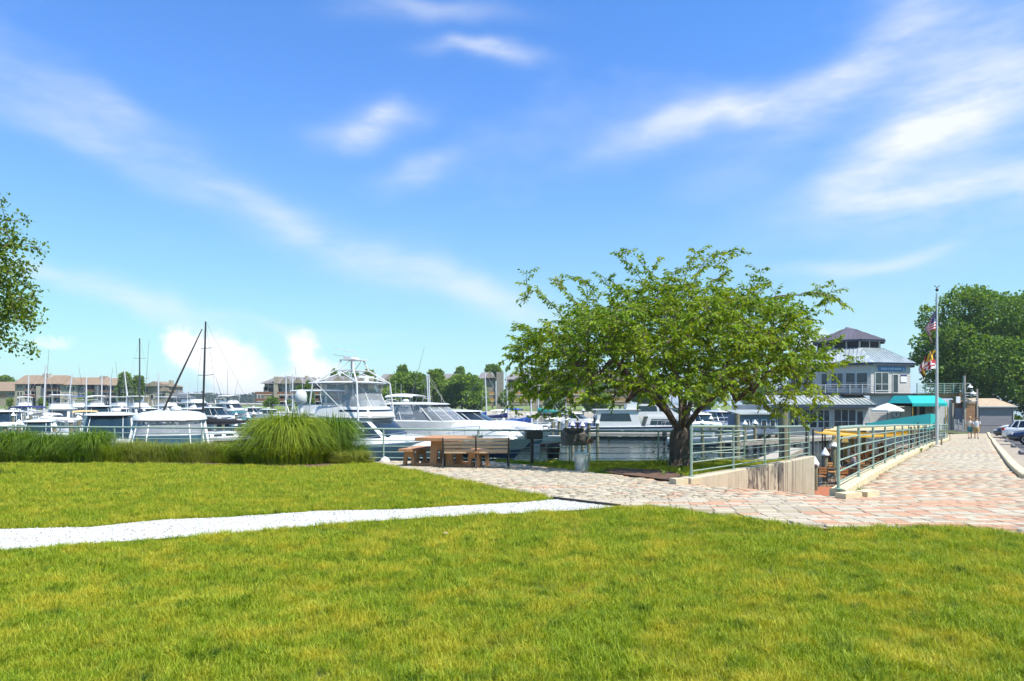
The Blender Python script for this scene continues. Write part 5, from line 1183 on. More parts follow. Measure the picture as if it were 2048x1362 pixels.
# the crowded slips at the left: (builder, label, px, Y, heading, options)
LEFT = [
 (runabout, 'open boat under a navy blue bimini at the outer end of the marina', 50, 66, (.3, -.95), dict(L=9, B=3.1, canvas=NAVYC, tz=3.6, fb=1.6, fs=1.2, eng=2)),
 (runabout, 'open boat under a tan canvas top in the marina', 172, 70, (.6, -.8), dict(L=8.5, B=3.0, canvas=TANC, tz=3.2, fb=1.5, fs=1.1)),
 (express, 'white hardtop cruiser at the outer edge of the marina', 14, 76, (.5, -.86), dict(L=11, roof=3.4)),
 (sailboat, 'white sailboat with a white sail cover beside the navy bimini boat', 100, 72, (-.3, -.95), dict(L=9.5, mast=8.2, cover=WHITEC)),
 (runabout, 'white open boat with brown gear frames beside the white sailboat', 86, 68, (.2, -.97), dict(L=8, canvas=WHITEC, tz=3.0, fb=1.4, fs=1.1)),
 (express, 'white hardtop cruiser between the tan top boat and the cream decked cruiser', 200, 86, (.6, -.8), dict(L=12, B=4, roof=3.9)),
 (runabout, 'small white boat with a pale cover near the outer piles', 130, 62, (.5, -.86), dict(L=7, canvas=WHITEC, ttop=False, fb=1.2)),
 (flybridge, 'white flybridge boat with a white top in front of the tan condominiums', 50, 150, (.6, -.8), dict(L=11, B=3.8)),
 (sailboat, 'white sailboat moored before the tan condominiums, nearest the outer edge', 60, 132, (.2, -.98), dict(L=10, mast=9.6, cover=WHITEC)),
 (sailboat, 'sailboat with a leaning white mast before the balconies', 136, 104, (.1, -.99), dict(L=9, mast=8.6, cover=WHITEC, lean=.10)),
 (sailboat, 'white sailboat with a thick white mast before the dark glazed condominium', 175, 112, (.3, -.95), dict(L=11, mast=8.4, cover=NAVYC)),
 (sailboat, 'white sailboat with a navy cover, one of the close pair of white masts', 206, 126, (.2, -.98), dict(L=10, mast=9.2, cover=NAVYC)),
 (sailboat, 'white sailboat with a white cover, one of the close pair of white masts', 223, 122, (.25, -.96), dict(L=10, mast=8.8, cover=WHITEC)),
 (sailboat, 'sailboat with a mast leaning the other way before the dark green tree', 262, 128, (.2, -.98), dict(L=9, mast=10.4, cover=BLUEC, lean=-.10)),
 (sailboat, 'slim white sailboat beside the red canvas boat', 318, 140, (.3, -.95), dict(L=10, mast=10.2, cover=WHITEC)),
 (flybridge, 'white fishing boat with two dark crossing outriggers', 196, 118, (.7, -.7), dict(L=10, B=3.6, outrig=2)),
 (flybridge, 'white trawler in front of the tall condominium tree', 250, 150, (.9, -.44), dict(L=12, B=4.2, hard=True, canvas=WHITE)),
 (runabout, 'open boat with a red canvas cover before the gabled condominium', 296, 165, (.95, -.3), dict(L=10, B=3.2, canvas=REDC, ttop=False, fb=2.2, fs=1.9)),
 (flybridge, 'white motor yacht with a low flybridge left of the black mast', 345, 150, (.9, -.44), dict(L=14, B=4.4, hard=True, canvas=WHITE)),
 (flybridge, 'large white motor yacht with long dark windows behind the black mast', 400, 145, (.85, -.52), dict(L=18, B=5, fb=2.6, fs=1.9, h1=1.9, hard=True, canvas=WHITE, wins=4)),
 (flybridge, 'white motor yacht with a bare top frame near the open bay', 470, 170, (.9, -.44), dict(L=16, B=4.8, fb=2.4, fs=1.8, canvas=WHITEC, wins=4, outrig=1)),
 (runabout, 'small boat with a green canvas cover before the open bay', 497, 120, (.6, -.8), dict(L=7.5, canvas=GREENC, ttop=False, fb=1.3)),
 (runabout, 'small boat with a teal canvas top near the green covered boat', 478, 110, (.5, -.86), dict(L=7.5, canvas=TEALC, tz=2.7)),
 (runabout, 'white boat with large sloping green cover behind the fountain grass', 560, 76, (.8, -.6), dict(L=8.5, B=2.9, canvas=GREENC, ttop=False, fb=1.8, fs=1.5)),
 (sailboat, 'white sailboat with tall paired masts before the grey roofed condominiums', 573, 118, (.2, -.98), dict(L=11, mast=8.9, cover=WHITEC)),
 (sailboat, 'second white sailboat with tall mast before the grey roofed condominiums', 586, 126, (.2, -.98), dict(L=11, mast=9.3, cover=BLUEC)),
 (express, 'small white cruiser near the shore below the grey roofed condominiums', 548, 130, (.8, -.6), dict(L=9, B=3, roof=2.9)),
 (runabout, 'white boat with a blue canvas top below the condominium terrace', 615, 140, (.8, -.6), dict(L=8, canvas=ROYAL, tz=2.9)),
 (sailboat, 'white sailboat behind the radar mast', 652, 130, (.2, -.98), dict(L=10, mast=9.5, cover=WHITEC)),
 (sailboat, 'sailboat with slim mast between fishing tower and green trees', 706, 120, (.2, -.98), dict(L=10, mast=8.6, cover=WHITEC)),
 (express, 'white express cruiser moored behind the near white cruiser', 330, 88, (.6, -.8), dict(L=10, roof=3.2)),
 (express, 'white and blue cruiser moored right behind the near cruiser roof', 395, 92, (.7, -.7), dict(L=11, roof=3.5, stripe=NAVY, canvas=BLUEC)),
 (runabout, 'white skiff with an open console beside the black masted sailboat', 452, 66, (.6, -.8), dict(L=6.5, canvas=WHITEC, tz=2.5, ttop=True)),
 (runabout, 'small skiff with a black outboard between the quay and black hull', 425, 40, (.9, -.44), dict(L=5.0, B=1.9, canvas=WHITEC, ttop=False, fb=1.3, fs=1.1)),
 (flybridge, 'white flybridge boat with blue bimini behind the hardtop cruisers', 158, 128, (.5, -.86), dict(L=11, B=3.7, canvas=BLUEC)),
 (express, 'white cruiser with blue stripe near the dock end', 300, 112, (.6, -.8), dict(L=10, roof=3.3, stripe=NAVY)),
]
LEFT += [
 (express, 'small white cruiser between the navy bimini boat and the quay', 72, 56, (.45, -.9), dict(L=8, B=2.9, roof=2.9, fb=1.5, fs=1.1)),
 (runabout, 'white open boat with twin engines nearest the dark grasses', 20, 54, (.7, -.7), dict(L=7, B=2.5, canvas=WHITEC, tz=2.7, eng=2, fb=1.3)),
 (runabout, 'white boat with a bare windscreen frame left of the cream decked cruiser', 158, 54, (.5, -.86), dict(L=6.5, B=2.4, canvas=WHITEC, ttop=False, fb=1.3)),
 (flybridge, 'white sedan cruiser with hardtop bridge in the middle row of slips', 118, 96, (.4, -.92), dict(L=11, B=3.8, hard=True, canvas=WHITE)),
 (express, 'white cruiser with blue canvas in the row behind the tan top boat', 240, 108, (.5, -.86), dict(L=10, roof=3.3, canvas=BLUEC)),
 (flybridge, 'white fishing boat with high bridge near the leaning masts', 285, 126, (.8, -.6), dict(L=12, B=4, hard=True, canvas=WHITE)),
 (express, 'white cruiser in the far row right of the black mast', 440, 118, (.85, -.5), dict(L=12, roof=3.4)),
 (express, 'white day cruiser in the far row before the wooded shore', 520, 150, (.85, -.5), dict(L=10, roof=3.0)),
 (runabout, 'white open boat with teal cover low beside the fountain grass', 520, 90, (.7, -.7), dict(L=7.5, canvas=TEALC, ttop=False, fb=1.4)),
]
RIGHT = [
 (sailboat, 'white sailboat with a blue sail cover and two close masts behind the sport cruiser', 846, 96, (.9, -.4), dict(L=12, mast=7.9, cover=BLUEC)),
 (sailboat, 'ketch with second slim mast beside the blue covered sailboat', 851, 104, (.9, -.4), dict(L=11, mast=8.5, cover=BLUEC)),
 (flybridge, 'white fishing boat with one long leaning outrigger', 822, 88, (.8, -.6), dict(L=11, B=3.8)),
 (sailboat, 'white sailboat with a tall white mast and blue sail cover', 962, 92, (.9, -.3), dict(L=11, mast=8.2, cover=BLUEC)),
 (sailboat, 'navy hulled sailboat with a thick white mast', 1003, 84, (.95, -.3), dict(L=11, mast=8.4, col=NAVY, cover=NAVYC)),
 (sailboat, 'white sailboat whose thick mast stands just left of the tree crown', 1049, 66, (.9, -.4), dict(L=10, mast=8.4, cover=BLUEC)),
 (sailboat, 'sailboat with a folded teal sail cover', 1086, 88, (-.95, -.3), dict(L=10, mast=6.5, cover=TEALC, boomz=2.9)),
 (sailboat, 'sailboat with a short navy covered boom under the tree branches', 1122, 96, (.9, -.3), dict(L=9.5, mast=7.6, cover=NAVYC)),
 (runabout, 'white boat with a bare white canopy frame behind the navy hull', 1010, 104, (.9, -.44), dict(L=8, canvas=WHITEC, tz=3.1)),
 (runabout, 'white boat with bright blue canvas top near the teal cover', 1035, 112, (.9, -.44), dict(L=8, canvas=ROYAL, tz=3.2)),
 (runabout, 'grey hulled open boat right of the teal covered sailboat', 1130, 80, (.95, -.3), dict(L=8, col=GREY_SHADEH, canvas=WHITEC, tz=2.5)),
 (express, 'white runabout cruiser behind the barrel grill', 1165, 96, (.95, -.3), dict(L=9, B=3.2, roof=2.8)),
 (runabout, 'boat with a purple navy cover beside the low motor yacht', 1180, 90, (.95, -.3), dict(L=7, canvas=NAVYC, ttop=False)),
 (express, 'white cruiser with navy cover in the slip right of the tree trunk', 1412, 80, (.2, -.98), dict(L=9, B=3.3, roof=3.0, canvas=NAVYC)),
 (runabout, 'boat with a bright blue canopy in the slips right of the tree trunk', 1432, 92, (.2, -.98), dict(L=8, canvas=ROYAL, tz=3.2)),
 (express, 'white cruiser with white superstructure right of the blue canopy boat', 1456, 86, (.3, -.95), dict(L=9.5, B=3.3, roof=3.2)),
 (runabout, 'white boat near the water seen through the ramp railing', 1425, 66, (.96, -.25), dict(L=8.5, B=2.8, canvas=WHITEC, tz=2.4, fb=1.35)),
 (flybridge, 'white flybridge boat hidden behind the tree trunk', 1380, 112, (.9, -.4), dict(L=12, B=4)),
]
BOATS = {}
for f, lab, px, Y, h, kw in LEFT+RIGHT: BOATS[lab] = f(lab, hx(px, Y), Y, HD(*h), **kw)
def whip(lab, px0, y0, px1, y1, r=.03, m=None):
    """long rod or whip antenna on a boat, from and to points read in the photograph"""
    t = BOATS[lab]; Y = t.location.y; M_ = Matrix.Rotation(-t.rotation_euler.z, 3, 'Z'); a, b = [M_ @ (at(px, y, Y)-Vector(t.location)) for px, y in ((px0, y0), (px1, y1))]
    a.z = max(a.z, 1.2); mb = MB(); mb.path([a, a.lerp(b, .5), b], [r, r*.8, r*.45], 5); mb.build('whip_antenna', m or BLACKM, t)
whip('white sailboat with a white sail cover beside the navy bimini boat', 90, 815, 98, 698, .028, mat('rod_grey', (.16, .17, .2), .5)); whip('white fishing boat with high bridge near the leaning masts', 290, 800, 298, 680, .045, mat('rod_grey', (.16, .17, .2), .5)); whip('white cruiser with blue canvas in the row behind the tan top boat', 241, 812, 231, 722, .035)
whip('white motor yacht with a bare top frame near the open bay', 447, 806, 431, 753, .06); whip('white motor yacht with a bare top frame near the open bay', 455, 806, 455, 738, .05); whip('white cruiser in the far row right of the black mast', 466, 806, 476, 760, .03); whip('second white sailboat with tall mast before the grey roofed condominiums', 600, 800, 589, 732, .04); whip('white fishing boat with one long leaning outrigger', 819, 806, 849, 694, .035, mat('rod_grey', (.16, .17, .2), .5))
# far antennas and rods of boats between the slips are part of the boats above; docks and piles
dockm = mat('dock_planks', (.38, .34, .28), .85, .25, 3, bump=.3, stretch=(3, 3, 1))
def dock(label, a, b, w=1.6, z=.85):
    a = Vector(a); b = Vector(b); d = (b-a).normalized(); n = Vector((-d.y, d.x, 0))*w/2; t = thing('dock', label, 'dock', (a.x, a.y, 0))
    mb = MB(); mb.slab([(p.x, p.y, z-.12) for p in (a-n, b-n, b+n, a+n)], (0, 0, .12)); mb.build('planking', dockm, t, world=True)
    mb = MB()
    for s in (1, -1): mb.slab([(p.x, p.y, z-.36) for p in (a+n*s*.9, b+n*s*.9, b+n*s*.98, a+n*s*.98)], (0, 0, .23))
    mb.build('stringer', wood_grey, t, world=True)
    k = int((b-a).length/5)
    for i in range(k+1):
        p = a.lerp(b, i/max(1, k)); mb = MB(); mb.lathe([(.13, -2), (.12, z-.13)], 7, (p.x, p.y, 0)); mb.build('support', pile_m, t, world=True)
dock('main dock along the nearer slips at the left of the marina', (-78, 90, 0), (-16, 76, 0)); dock('second dock farther out in the marina', (-100, 140, 0), (-30, 128, 0)); dock('long dock behind the sport cruisers', (-16, 70, 0), (24, 100, 0), 1.8)
dock('finger dock near the low motor yacht', (6, 78, 0), (26, 76, 0), 1.3); dock('dock in front of the restaurant pilings', (18, 58, 0), (35, 70, 0), 1.6, 1.0); dock('low dock between ramp wall and patio piles', (11.2, 34, 0), (21.5, 52, 0), 1.3, .9)
ps = random.Random(8); ORD = 'first second third fourth fifth sixth seventh eighth ninth tenth eleventh twelfth thirteenth fourteenth'.split()
ROWS = {70: 'the slips nearest the quay', 78: 'the second row of slips', 84: 'the third row of slips', 90: 'the row along the main dock', 98: 'the row behind the main dock', 110: 'the row before the second dock', 126: 'the farthest row of slips'}
spots = []
for i in range(52): Y = ps.choice(tuple(ROWS)); spots.append((Y, ps.uniform(-20, 520) if i < 34 else ps.uniform(960, 1200), round(ps.choice((1.9, 2.4, 2.9)), 1), ps.random() < .72))
cnt = {}
for Y, px, top, cap in sorted(spots):
    k = (Y, px < 700, cap); cnt[k] = cnt.get(k, 0)+1
    pile(hx(px, Y), Y+ps.uniform(-3, 3), top, .16, cap, '%s %s pile from the left in %s %s' % (ORD[cnt[k]-1], 'capped' if cap else 'bare', ROWS[Y], 'beyond the grasses' if px < 700 else 'behind the grills'))
for i, (px, Y, top, lab) in enumerate(((1145, 60, 2.3, 'directly behind the barrel grill'), (1165, 62, 2.2, 'over the barrel grill lid'), (1178, 58, 2.6, 'at the stern of the low motor yacht, nearer one'), (1195, 66, 2.3, 'at the stern of the low motor yacht, farther one'), (1405, 62, 2.4, 'just right of the tree trunk'), (1440, 58, 2.3, 'seen through the middle of the ramp railing'), (1422, 70, 2.6, 'between two behind the ramp railing, farther back'), (1490, 60, 2.4, 'left of the annex corner'), (1510, 62, 2.4, 'before the annex windows'), (812, 37, 1.0, 'low in the water behind the picnic table'), (985, 36, 1.2, 'low in the water behind the park bench'), (600, 40, 1.6, 'behind the fountain grass'), (470, 60, 2.3, 'right of the black hull, first of three'), (486, 62, 2.4, 'right of the black hull, second of three'), (446, 64, 2.4, 'at the stern of the black hull'), (512, 60, 2.1, 'right of the black hull, third of three'))):
    cp = not lab.startswith('low'); pile(hx(px, Y), Y, top, .16, cp, ('white capped pile ' if cp else 'bare yellowish pile ')+lab)
for i, (px, Y, top) in enumerate(((10, 57, 2.3), (38, 60, 2.5), (78, 61, 2.6), (108, 58, 2.3), (142, 60, 2.6), (184, 57, 2.4), (254, 62, 2.4), (262, 58, 2.2))):
    pile(hx(px, Y), Y, top, .17, True, ORD[i]+' stout capped pile from the left, right behind the grasses')
# ---------------------------------------------------------------- far shores, condominiums and their trees
turf_m = mat('far_turf', (.14, .19, .03), .9, .25, .15); stone_m = mat('riprap', (.33, .30, .26), .9, .3, .8, bump=.6)
def land(label, x0, x1, Y0, Y1, z):
    mb = MB(); e = 3.0; a, b = hx(x0, Y0), hx(x1, Y0); c, d_ = hx(x1+60, Y1), hx(x0-60, Y1)
    mb.add([(a-e, Y0-e, -.5), (b+e, Y0-e, -.5), (b, Y0, z), (a, Y0, z), (d_, Y1, z), (c, Y1, z), (d_-e, Y1, -.5), (c+e, Y1, -.5)], [(0, 1, 2, 3), (3, 2, 5, 4), (1, 7, 5, 2), (0, 3, 4, 6)]); mb.m[1] = 1
    return tag(mb.build('shore', [stone_m, turf_m]), label, kind='structure')
land('grass covered shore below the tan condominiums', -300, 352, 236, 420, 1.6); land('grass covered shore below the grey roofed condominiums', 506, 1500, 196, 420, 1.4)
land('low far shore across the bay', -400, 900, 900, 1400, 1.2)
def wood_mass(name, label, pxs, Y, ytop, n, size, m, seed):
    """far wood that reads as one mass"""
    rng = np.random.default_rng(seed); s = Y/F; P = []; D = []
    x = rng.uniform(pxs[0], pxs[1], n); h = np.array([(HZ-ytop)+3.*math.sin(q*.05+seed)+2.2*math.sin(q*.19)+1.2*math.sin(q*.43+2) for q in x])
    z = rng.random(n)**.7; P = np.stack([(x-CX)*s, Y+rng.normal(0, 12, n)+z*18, 1+z*(h*s+EYE-1)], 1); o = leaves_np(P, rng.normal(0, 1, (n, 3)), size, rng, .3, .5, m, name); return tag(o, label, kind='stuff')
far_m = leafmat('far_wood', (.035, .065, .035), (.075, .115, .055), .2)
wood_mass('far_wood', 'dark wooded shore far across the bay', (320, 640), 930, 791, 9000, 3.4, far_m, 1)
stuc = mat('tan_shingle', (.31, .255, .185), .85, .12, .9, bump=.2); stucg = mat('grey_shingle', (.25, .22, .18), .85, .14, .9, bump=.2); stone = mat('pale_stone', (.36, .31, .235), .85, .12, .8); slate = mat('blue_grey_cladding', (.10, .11, .12), .8, .15, .8)
rooft = mat('tan_roof_shingles', (.25, .175, .115), .9, .13, .6, bump=.2); roofg = mat('grey_roof_shingles', (.19, .178, .175), .9, .15, .6, bump=.2); railb = mat('brown_balcony', (.20, .085, .045), .7, .2, 1.); raily = mat('ochre_balcony', (.38, .22, .07), .7, .2, 1.); winm = mat('far_window', (.02, .023, .03), .3, .3, 1., spec=.25); framem = mat('pale_frame', (.55, .52, .46), .7, .06, 2)
def condo(label, Y, items, base):
    """building facing the water; every item is placed on its front by photograph coordinates at its own depth"""
    s = Y/F; xs = [i[1] for i in items]; t = thing('condominium', label, 'building', (hx(sum(xs)/len(xs), Y), Y, base))
    def b3(x0, x1, y0, y1, d0, d1, m, name, par=t):
        a, b = hx(x0, Y), hx(x1, Y); z1, z0 = EYE-(y0-HZ)*s, EYE-(y1-HZ)*s; mb = MB(); mb.box(((a+b)/2, Y+(d0+d1)/2, (z0+z1)/2), (b-a, d1-d0, z1-z0)); 
        l = t.location; mb.v = [(v[0]-l[0], v[1]-l[1], v[2]-l[2]) for v in mb.v]; return mb.build(name, m, par)
    for it in items:
        k, x0, x1, y0, y1 = it[:5]; e = it[5] if len(it) > 5 else None
        if k == 'wall': b3(x0, x1, y0, y1, 0, 9, e or stuc, 'wall')
        elif k == 'back': b3(x0, x1, y0, y1, 2.4, 9, winm, 'glazed_wall'); 
        elif k == 'slab': b3(x0, x1, y0, y1, -.1, 2.4, e or framem, 'floor_slab')
        elif k == 'rail': b3(x0, x1, y0, y1, -.25 if not e else -1.6, -.12 if not e else -1.45, e or railb, 'balcony_rail')
        elif k == 'tower': b3(x0, x1, y0, y1, -.8, 3, e or stone, 'chimney_tower')
        elif k == 'stack': b3(x0, x1, y0, y1, 3, 5, e or stone, 'chimney')
        elif k == 'win':
            o = b3(x0, x1, y0, y1, -.10, .1, framem, 'window'); w = (x1-x0)*.12; b3(x0+w, x1-w, y0+.7, y1-.7, -.14, -.08, winm, 'pane', o)
        elif k == 'post': b3(x0, x1, y0, y1, -.2, .1, e or framem, 'post')
        elif k in ('roof', 'gable'):
            a, b = hx(x0, Y), hx(x1, Y); zr, ze = EYE-(y0-HZ)*s, EYE-(y1-HZ)*s; m = e or rooft; mb = MB()
            if k == 'roof':
                i0, i1 = (it[6] if len(it) > 6 else (0, 0)); i0 *= s; i1 *= s
                P = [(a-.3, Y-.9, ze), (b+.3, Y-.9, ze), (b+.3, Y+9.9, ze), (a-.3, Y+9.9, ze), (a+i0, Y+4.5, zr), (b-i1, Y+4.5, zr)]; q = [(0, 1, 5, 4), (2, 3, 4, 5), (1, 2, 5), (3, 0, 4), (3, 2, 1, 0)]
            else:
                c = hx(it[6], Y) if len(it) > 6 else (a+b)/2; P = [(a-.4, Y-1, ze), (b+.4, Y-1, ze), (c, Y-1, zr), (a-.4, Y+9, ze), (b+.4, Y+9, ze), (c, Y+9, zr)]; q = [(0, 1, 2), (4, 3, 5), (0, 2, 5, 3), (2, 1, 4, 5), (0, 3, 4, 1)]
            mb.add(P, q)
            if k == 'gable':
                mb.mi = 1; f = .86; cx = (P[0][0]+P[1][0]+P[2][0])/3; cz = (ze*2+zr)/3; mb.add([(cx+(p[0]-cx)*f, Y-1.03, cz+(p[2]-cz)*f) for p in P[:3]], [(0, 1, 2)])
            l = t.location; mb.v = [(v[0]-l[0], v[1]-l[1], v[2]-l[2]) for v in mb.v]; mb.build('roof', [m, stuc], t)
    return t
W2 = lambda x0, x1, y0, y1: ('win', x0, x1, y0, y1)
def bay(x0, x1, tops, b): # open balcony bay: glass set back, slabs and brown rails in front
    out = [('back', x0, x1, tops[0], b)]
    for y in tops[1:]: out += [('slab', x0, x1, y+4.8, y+6.3), ('rail', x0, x1, y, y+4.6)]
    return out
condo('low end of the tan roofed condominiums at the outer edge', 262, [('wall', -60, 31, 781, 812), ('roof', -62, 32, 763, 782), W2(18, 22.5, 784, 791), W2(23.5, 28, 784, 791), W2(18, 22.5, 796, 803), W2(23.5, 28, 796, 803), ('back', -30, 14, 783, 808), ('rail', -30, 13, 789, 793), W2(-50, -42, 785, 792)], 1.6)
condo('long tan roofed condominium with brown balconies and pale chimney towers', 250,
      [('wall', 30, 48, 767, 812, stone), ('roof', 29, 128, 749.5, 768, rooft, (4, 6))]+[W2(x, x+4, y, y+7.5) for y in (769, 783, 797) for x in (35, 40.5)]+bay(48, 75, (768, 776.5, 789), 812)+[('tower', 75, 84, 772, 812), ('tower', 84, 90, 776, 812, slate), ('stack', 74, 84, 746.5, 765), ('stack', 85, 91, 749, 766, framem)]+bay(90, 122, (768, 776, 789), 812)
      +[('post', 48, 49, 768, 812), ('post', 61, 62, 768, 812), ('post', 121, 122.3, 768, 812), ('post', 104, 105, 768, 812)]
      +[('wall', 122, 155, 768, 812, stone), ('roof', 118, 215, 754, 769.5, rooft, (6, 10))]+[W2(x, x+4.4, y, y+7) for y in (773.5, 786, 798.5) for x in (129.5, 134.8, 140.2, 145.6)]
      +[('wall', 155, 172, 770, 812, slate)]+[W2(x, x+4, y, y+7.5) for y in (774, 787, 799) for x in (158, 164)]+bay(172, 192, (770, 778, 790), 812)+[('tower', 192, 200, 770, 812, slate), ('stack', 189, 200, 751.5, 768)]+bay(200, 232, (771, 779, 790), 812)+[('wall', 232, 250, 770, 812, slate), ('roof', 205, 252, 755.5, 771, rooft, (6, 4)), W2(236, 241, 775, 782), W2(236, 241, 787, 794), W2(243, 248, 775, 782), W2(243, 248, 787, 794)], 1.6)
condo('gabled tan condominium with an arched window at the end of the row', 244, [('wall', 288, 341, 771, 812, stuc), ('gable', 286, 342, 762.5, 773, rooft, 310), ('gable', 318, 340, 772, 783, rooft, 330), W2(322.5, 329.5, 781, 792), W2(301, 308, 789, 798), W2(293, 297, 777, 783), ('stack', 329, 334, 760, 768), ('tower', 333, 340, 768, 812), ('wall', 341, 364, 795, 812, slate), ('roof', 338, 367, 779, 796.5, slate, (0, 24)), ('post', 348, 349, 795, 812), ('post', 356, 357, 795, 812)], 1.6)
def town(x, w, yp, m=stucg, extra=()):
    """one grey roofed town house: steep gable, dormer window, decks"""
    return [('wall', x, x+w, yp+14, 812, m), ('roof', x-1, x+w+1, yp, yp+15, roofg, (w*.22, w*.2)), ('gable', x+w*.42, x+w*.98, yp+1, yp+13, roofg), W2(x+w*.52, x+w*.86, yp+12.5, yp+20.5), W2(x+w*.08, x+w*.34, yp+16, yp+22), ('back', x, x+w, yp+24, 812)]
def decks(x0, x1, m=railb): return [('slab', x0, x1, 788.5, 790.2), ('rail', x0, x1, 783.8, 788.3, m), ('slab', x0, x1, 802, 803.6), ('rail', x0, x1, 797, 801.8, m)]
condo('grey roofed waterfront condominiums with brown decks at the end of the point', 220,
      [('wall', 527, 549, 774, 812, stuc), ('roof', 523, 561, 752.5, 767, roofg, (20, 3)), ('wall', 529, 557, 766, 780, stuc), W2(537, 548, 763, 771.5), W2(535.5, 548, 775, 784.5), ('back', 524, 549, 788, 812), ('tower', 549, 557.5, 753.5, 812, stone), ('wall', 557, 640, 766, 790, stucg), ('back', 557, 640, 789, 812), ('roof', 556, 628, 753.5, 768, roofg, (4, 6)), ('gable', 563, 585, 752, 768, roofg), ('gable', 590, 606, 754, 767, roofg), W2(570, 579, 764, 771), W2(556.5, 566, 776, 785), W2(567, 577, 776, 785), W2(581, 592, 776, 785), W2(597, 606, 763, 772), W2(610, 622, 775, 785), ('wall', 626, 641, 760, 790, stucg), W2(629, 636, 764, 772), W2(629, 636, 776, 784), ('stack', 604, 608, 751, 757), ('post', 514.5, 515.5, 789, 803), ('post', 521, 522, 789, 803), ('post', 552, 553.2, 790, 812), ('post', 575, 576, 790, 812), ('post', 600, 601, 790, 812)]+decks(513.5, 548.5)+decks(557.5, 640), 1.4)
condo('grey roofed town houses with tapering stone towers behind the fishing yacht', 226, [('tower', 637, 650, 755, 812, stone)]+town(650, 40, 751)+[('tower', 690, 699, 754, 812, stone)]+town(699, 38, 752)+[('tower', 737, 744, 757, 812, stone)]+decks(650, 690)+decks(699, 737), 1.4)
condo('gabled grey town house beside the rounded green trees', 232, town(756, 36, 747)+[('tower', 786, 794, 752, 812, stone)]+town(794, 34, 750)+town(868, 62, 746.5)+decks(756, 786), 1.4)
condo('grey shingled town houses with ochre decks behind the spreading tree', 214, town(956, 34, 743.5)+[('tower', 993, 1007, 744, 818, stucg), W2(1000, 1003, 770, 775)]+town(1012, 52, 744)+[('tower', 1064, 1084, 748, 818, stuc)]+town(1084, 50, 746)+town(1134, 50, 746)+[('tower', 1184, 1200, 748, 818, stuc)]+town(1200, 60, 747)+decks(956, 990, raily)+decks(1012, 1064, raily)+decks(1084, 1184, raily)+decks(1200, 1260, raily), 1.4)
oak = leafmat('shore_oak', (.085, .18, .014), (.23, .33, .022), .4, (.13, .23, .016), .2); oakl = leafmat('shore_willow', (.11, .21, .014), (.28, .38, .022), .4, (.11, .19, .016), .2)
def ftree(label, px, ytop, ybot, wpx, Y, m, seed, n=3200, base=1.4, name='shore_tree', size=.75):
    s = Y/F; rng = np.random.default_rng(seed); L = []; zt, zb = EYE-(ytop-HZ)*s-base, EYE-(ybot-HZ)*s-base; w = wpx*s/2; k = 9
    for i in range(k):
        a = rng.random()*6.28; r = w*.55*rng.random()**.5; f = rng.random(); z = zb+(zt-zb)*(.22+.60*f); q = w*(.62-.2*f)
        L.append((r*math.cos(a)*(1.2-.6*f), r*math.sin(a)*(1.2-.6*f), z, q*.8, q*.8, min((zt-zb)*.30, (zt-z))))
    L.append((0, 0, zb+(zt-zb)*.70, w*.6, w*.6, (zt-zb)*.30))
    blob_tree(name, label, (hx(px, Y), Y, base), L, int(n*1.7), size, m, 'trees on the far shore', .25, seed)
ftree('dark green tree standing at the gap between the tan condominiums', 250, 744, 806, 34, 240, oak, 1, 4200, 1.6); ftree('narrower green tree beside the dark tree at the condominium gap', 278, 752, 806, 26, 242, oak, 2, 2600, 1.6); ftree('small tree before the dark glazed condominium wall', 176, 784, 810, 16, 238, oak, 3, 900, 1.6); ftree('treetops behind the low tan roof at the outer edge', 10, 752, 775, 40, 300, oak, 4, 1500, 1.6)
ftree('slender bright green tree before the waterfront decks', 618, 763, 812, 20, 206, oakl, 5, 2600); ftree('small dark tree beside the slender bright tree', 598, 772, 808, 14, 208, oak, 6, 1100)
for i, (px, yt, w) in enumerate(((668, 739, 18), (690, 742, 20), (712, 745, 22), (742, 742, 24), (735, 739, 20))): ftree(['first', 'second', 'third', 'fourth', 'fifth'][i]+' treetop rising behind the town house roofs, counted away from the open bay', px, yt, 775, w, 262, oak, 20+i, 1000)
ftree('broad green tree left of the bright pointed tree', 818, 748, 814, 108, 196, oak, 7, 6500); ftree('bright green pointed tree between two broad ones', 874, 740, 812, 60, 200, oakl, 8, 3600); ftree('broad umbrella shaped tree behind the sport cruiser', 924, 752, 814, 124, 192, oak, 9, 7500); ftree('tree rising behind the gabled house', 806, 732, 770, 34, 250, oak, 10, 1800); ftree('pair of round treetops behind the shingled roof', 920, 735, 760, 28, 262, oak, 11, 1500); ftree('treetop behind the shingled town houses', 985, 730, 760, 44, 258, oak, 12, 2000)
ftree('tree beyond the shingled houses, left of the spreading crown', 1062, 738, 770, 30, 255, oak, 13, 1200); ftree('low round bush at the tip of the point', 545, 795, 812, 34, 204, oakl, 14, 1400, name='shore_bush', size=.5); ftree('green tree in front of the ochre decks', 1110, 770, 815, 40, 196, oak, 15, 2600); ftree('green tree behind the low motor yacht', 1190, 765, 815, 60, 198, oak, 16, 3200); ftree('wide tree on the shore behind the spreading crown', 1290, 755, 815, 90, 205, oak, 17, 4000); ftree('tree on the shore right of the spreading trunk', 1420, 762, 815, 90, 210, oak, 18, 3600); ftree('tree on the shore beside the restaurant', 1520, 765, 815, 80, 215, oak, 19, 3000)
for i, px in enumerate((20, 84, 160)): ftree(['low shrub before the outer tan condominium', 'yellow green shrub at the chimney tower', 'low shrub below the stone condominium front'][i], px, 797, 811, 18, 236, oakl, 40+i, 500, 1.6, 'shore_bush', .5)
ftree('blue green umbrella-like bush row near the point', 580, 800, 812, 26, 205, oak, 45, 700, name='shore_bush', size=.5)

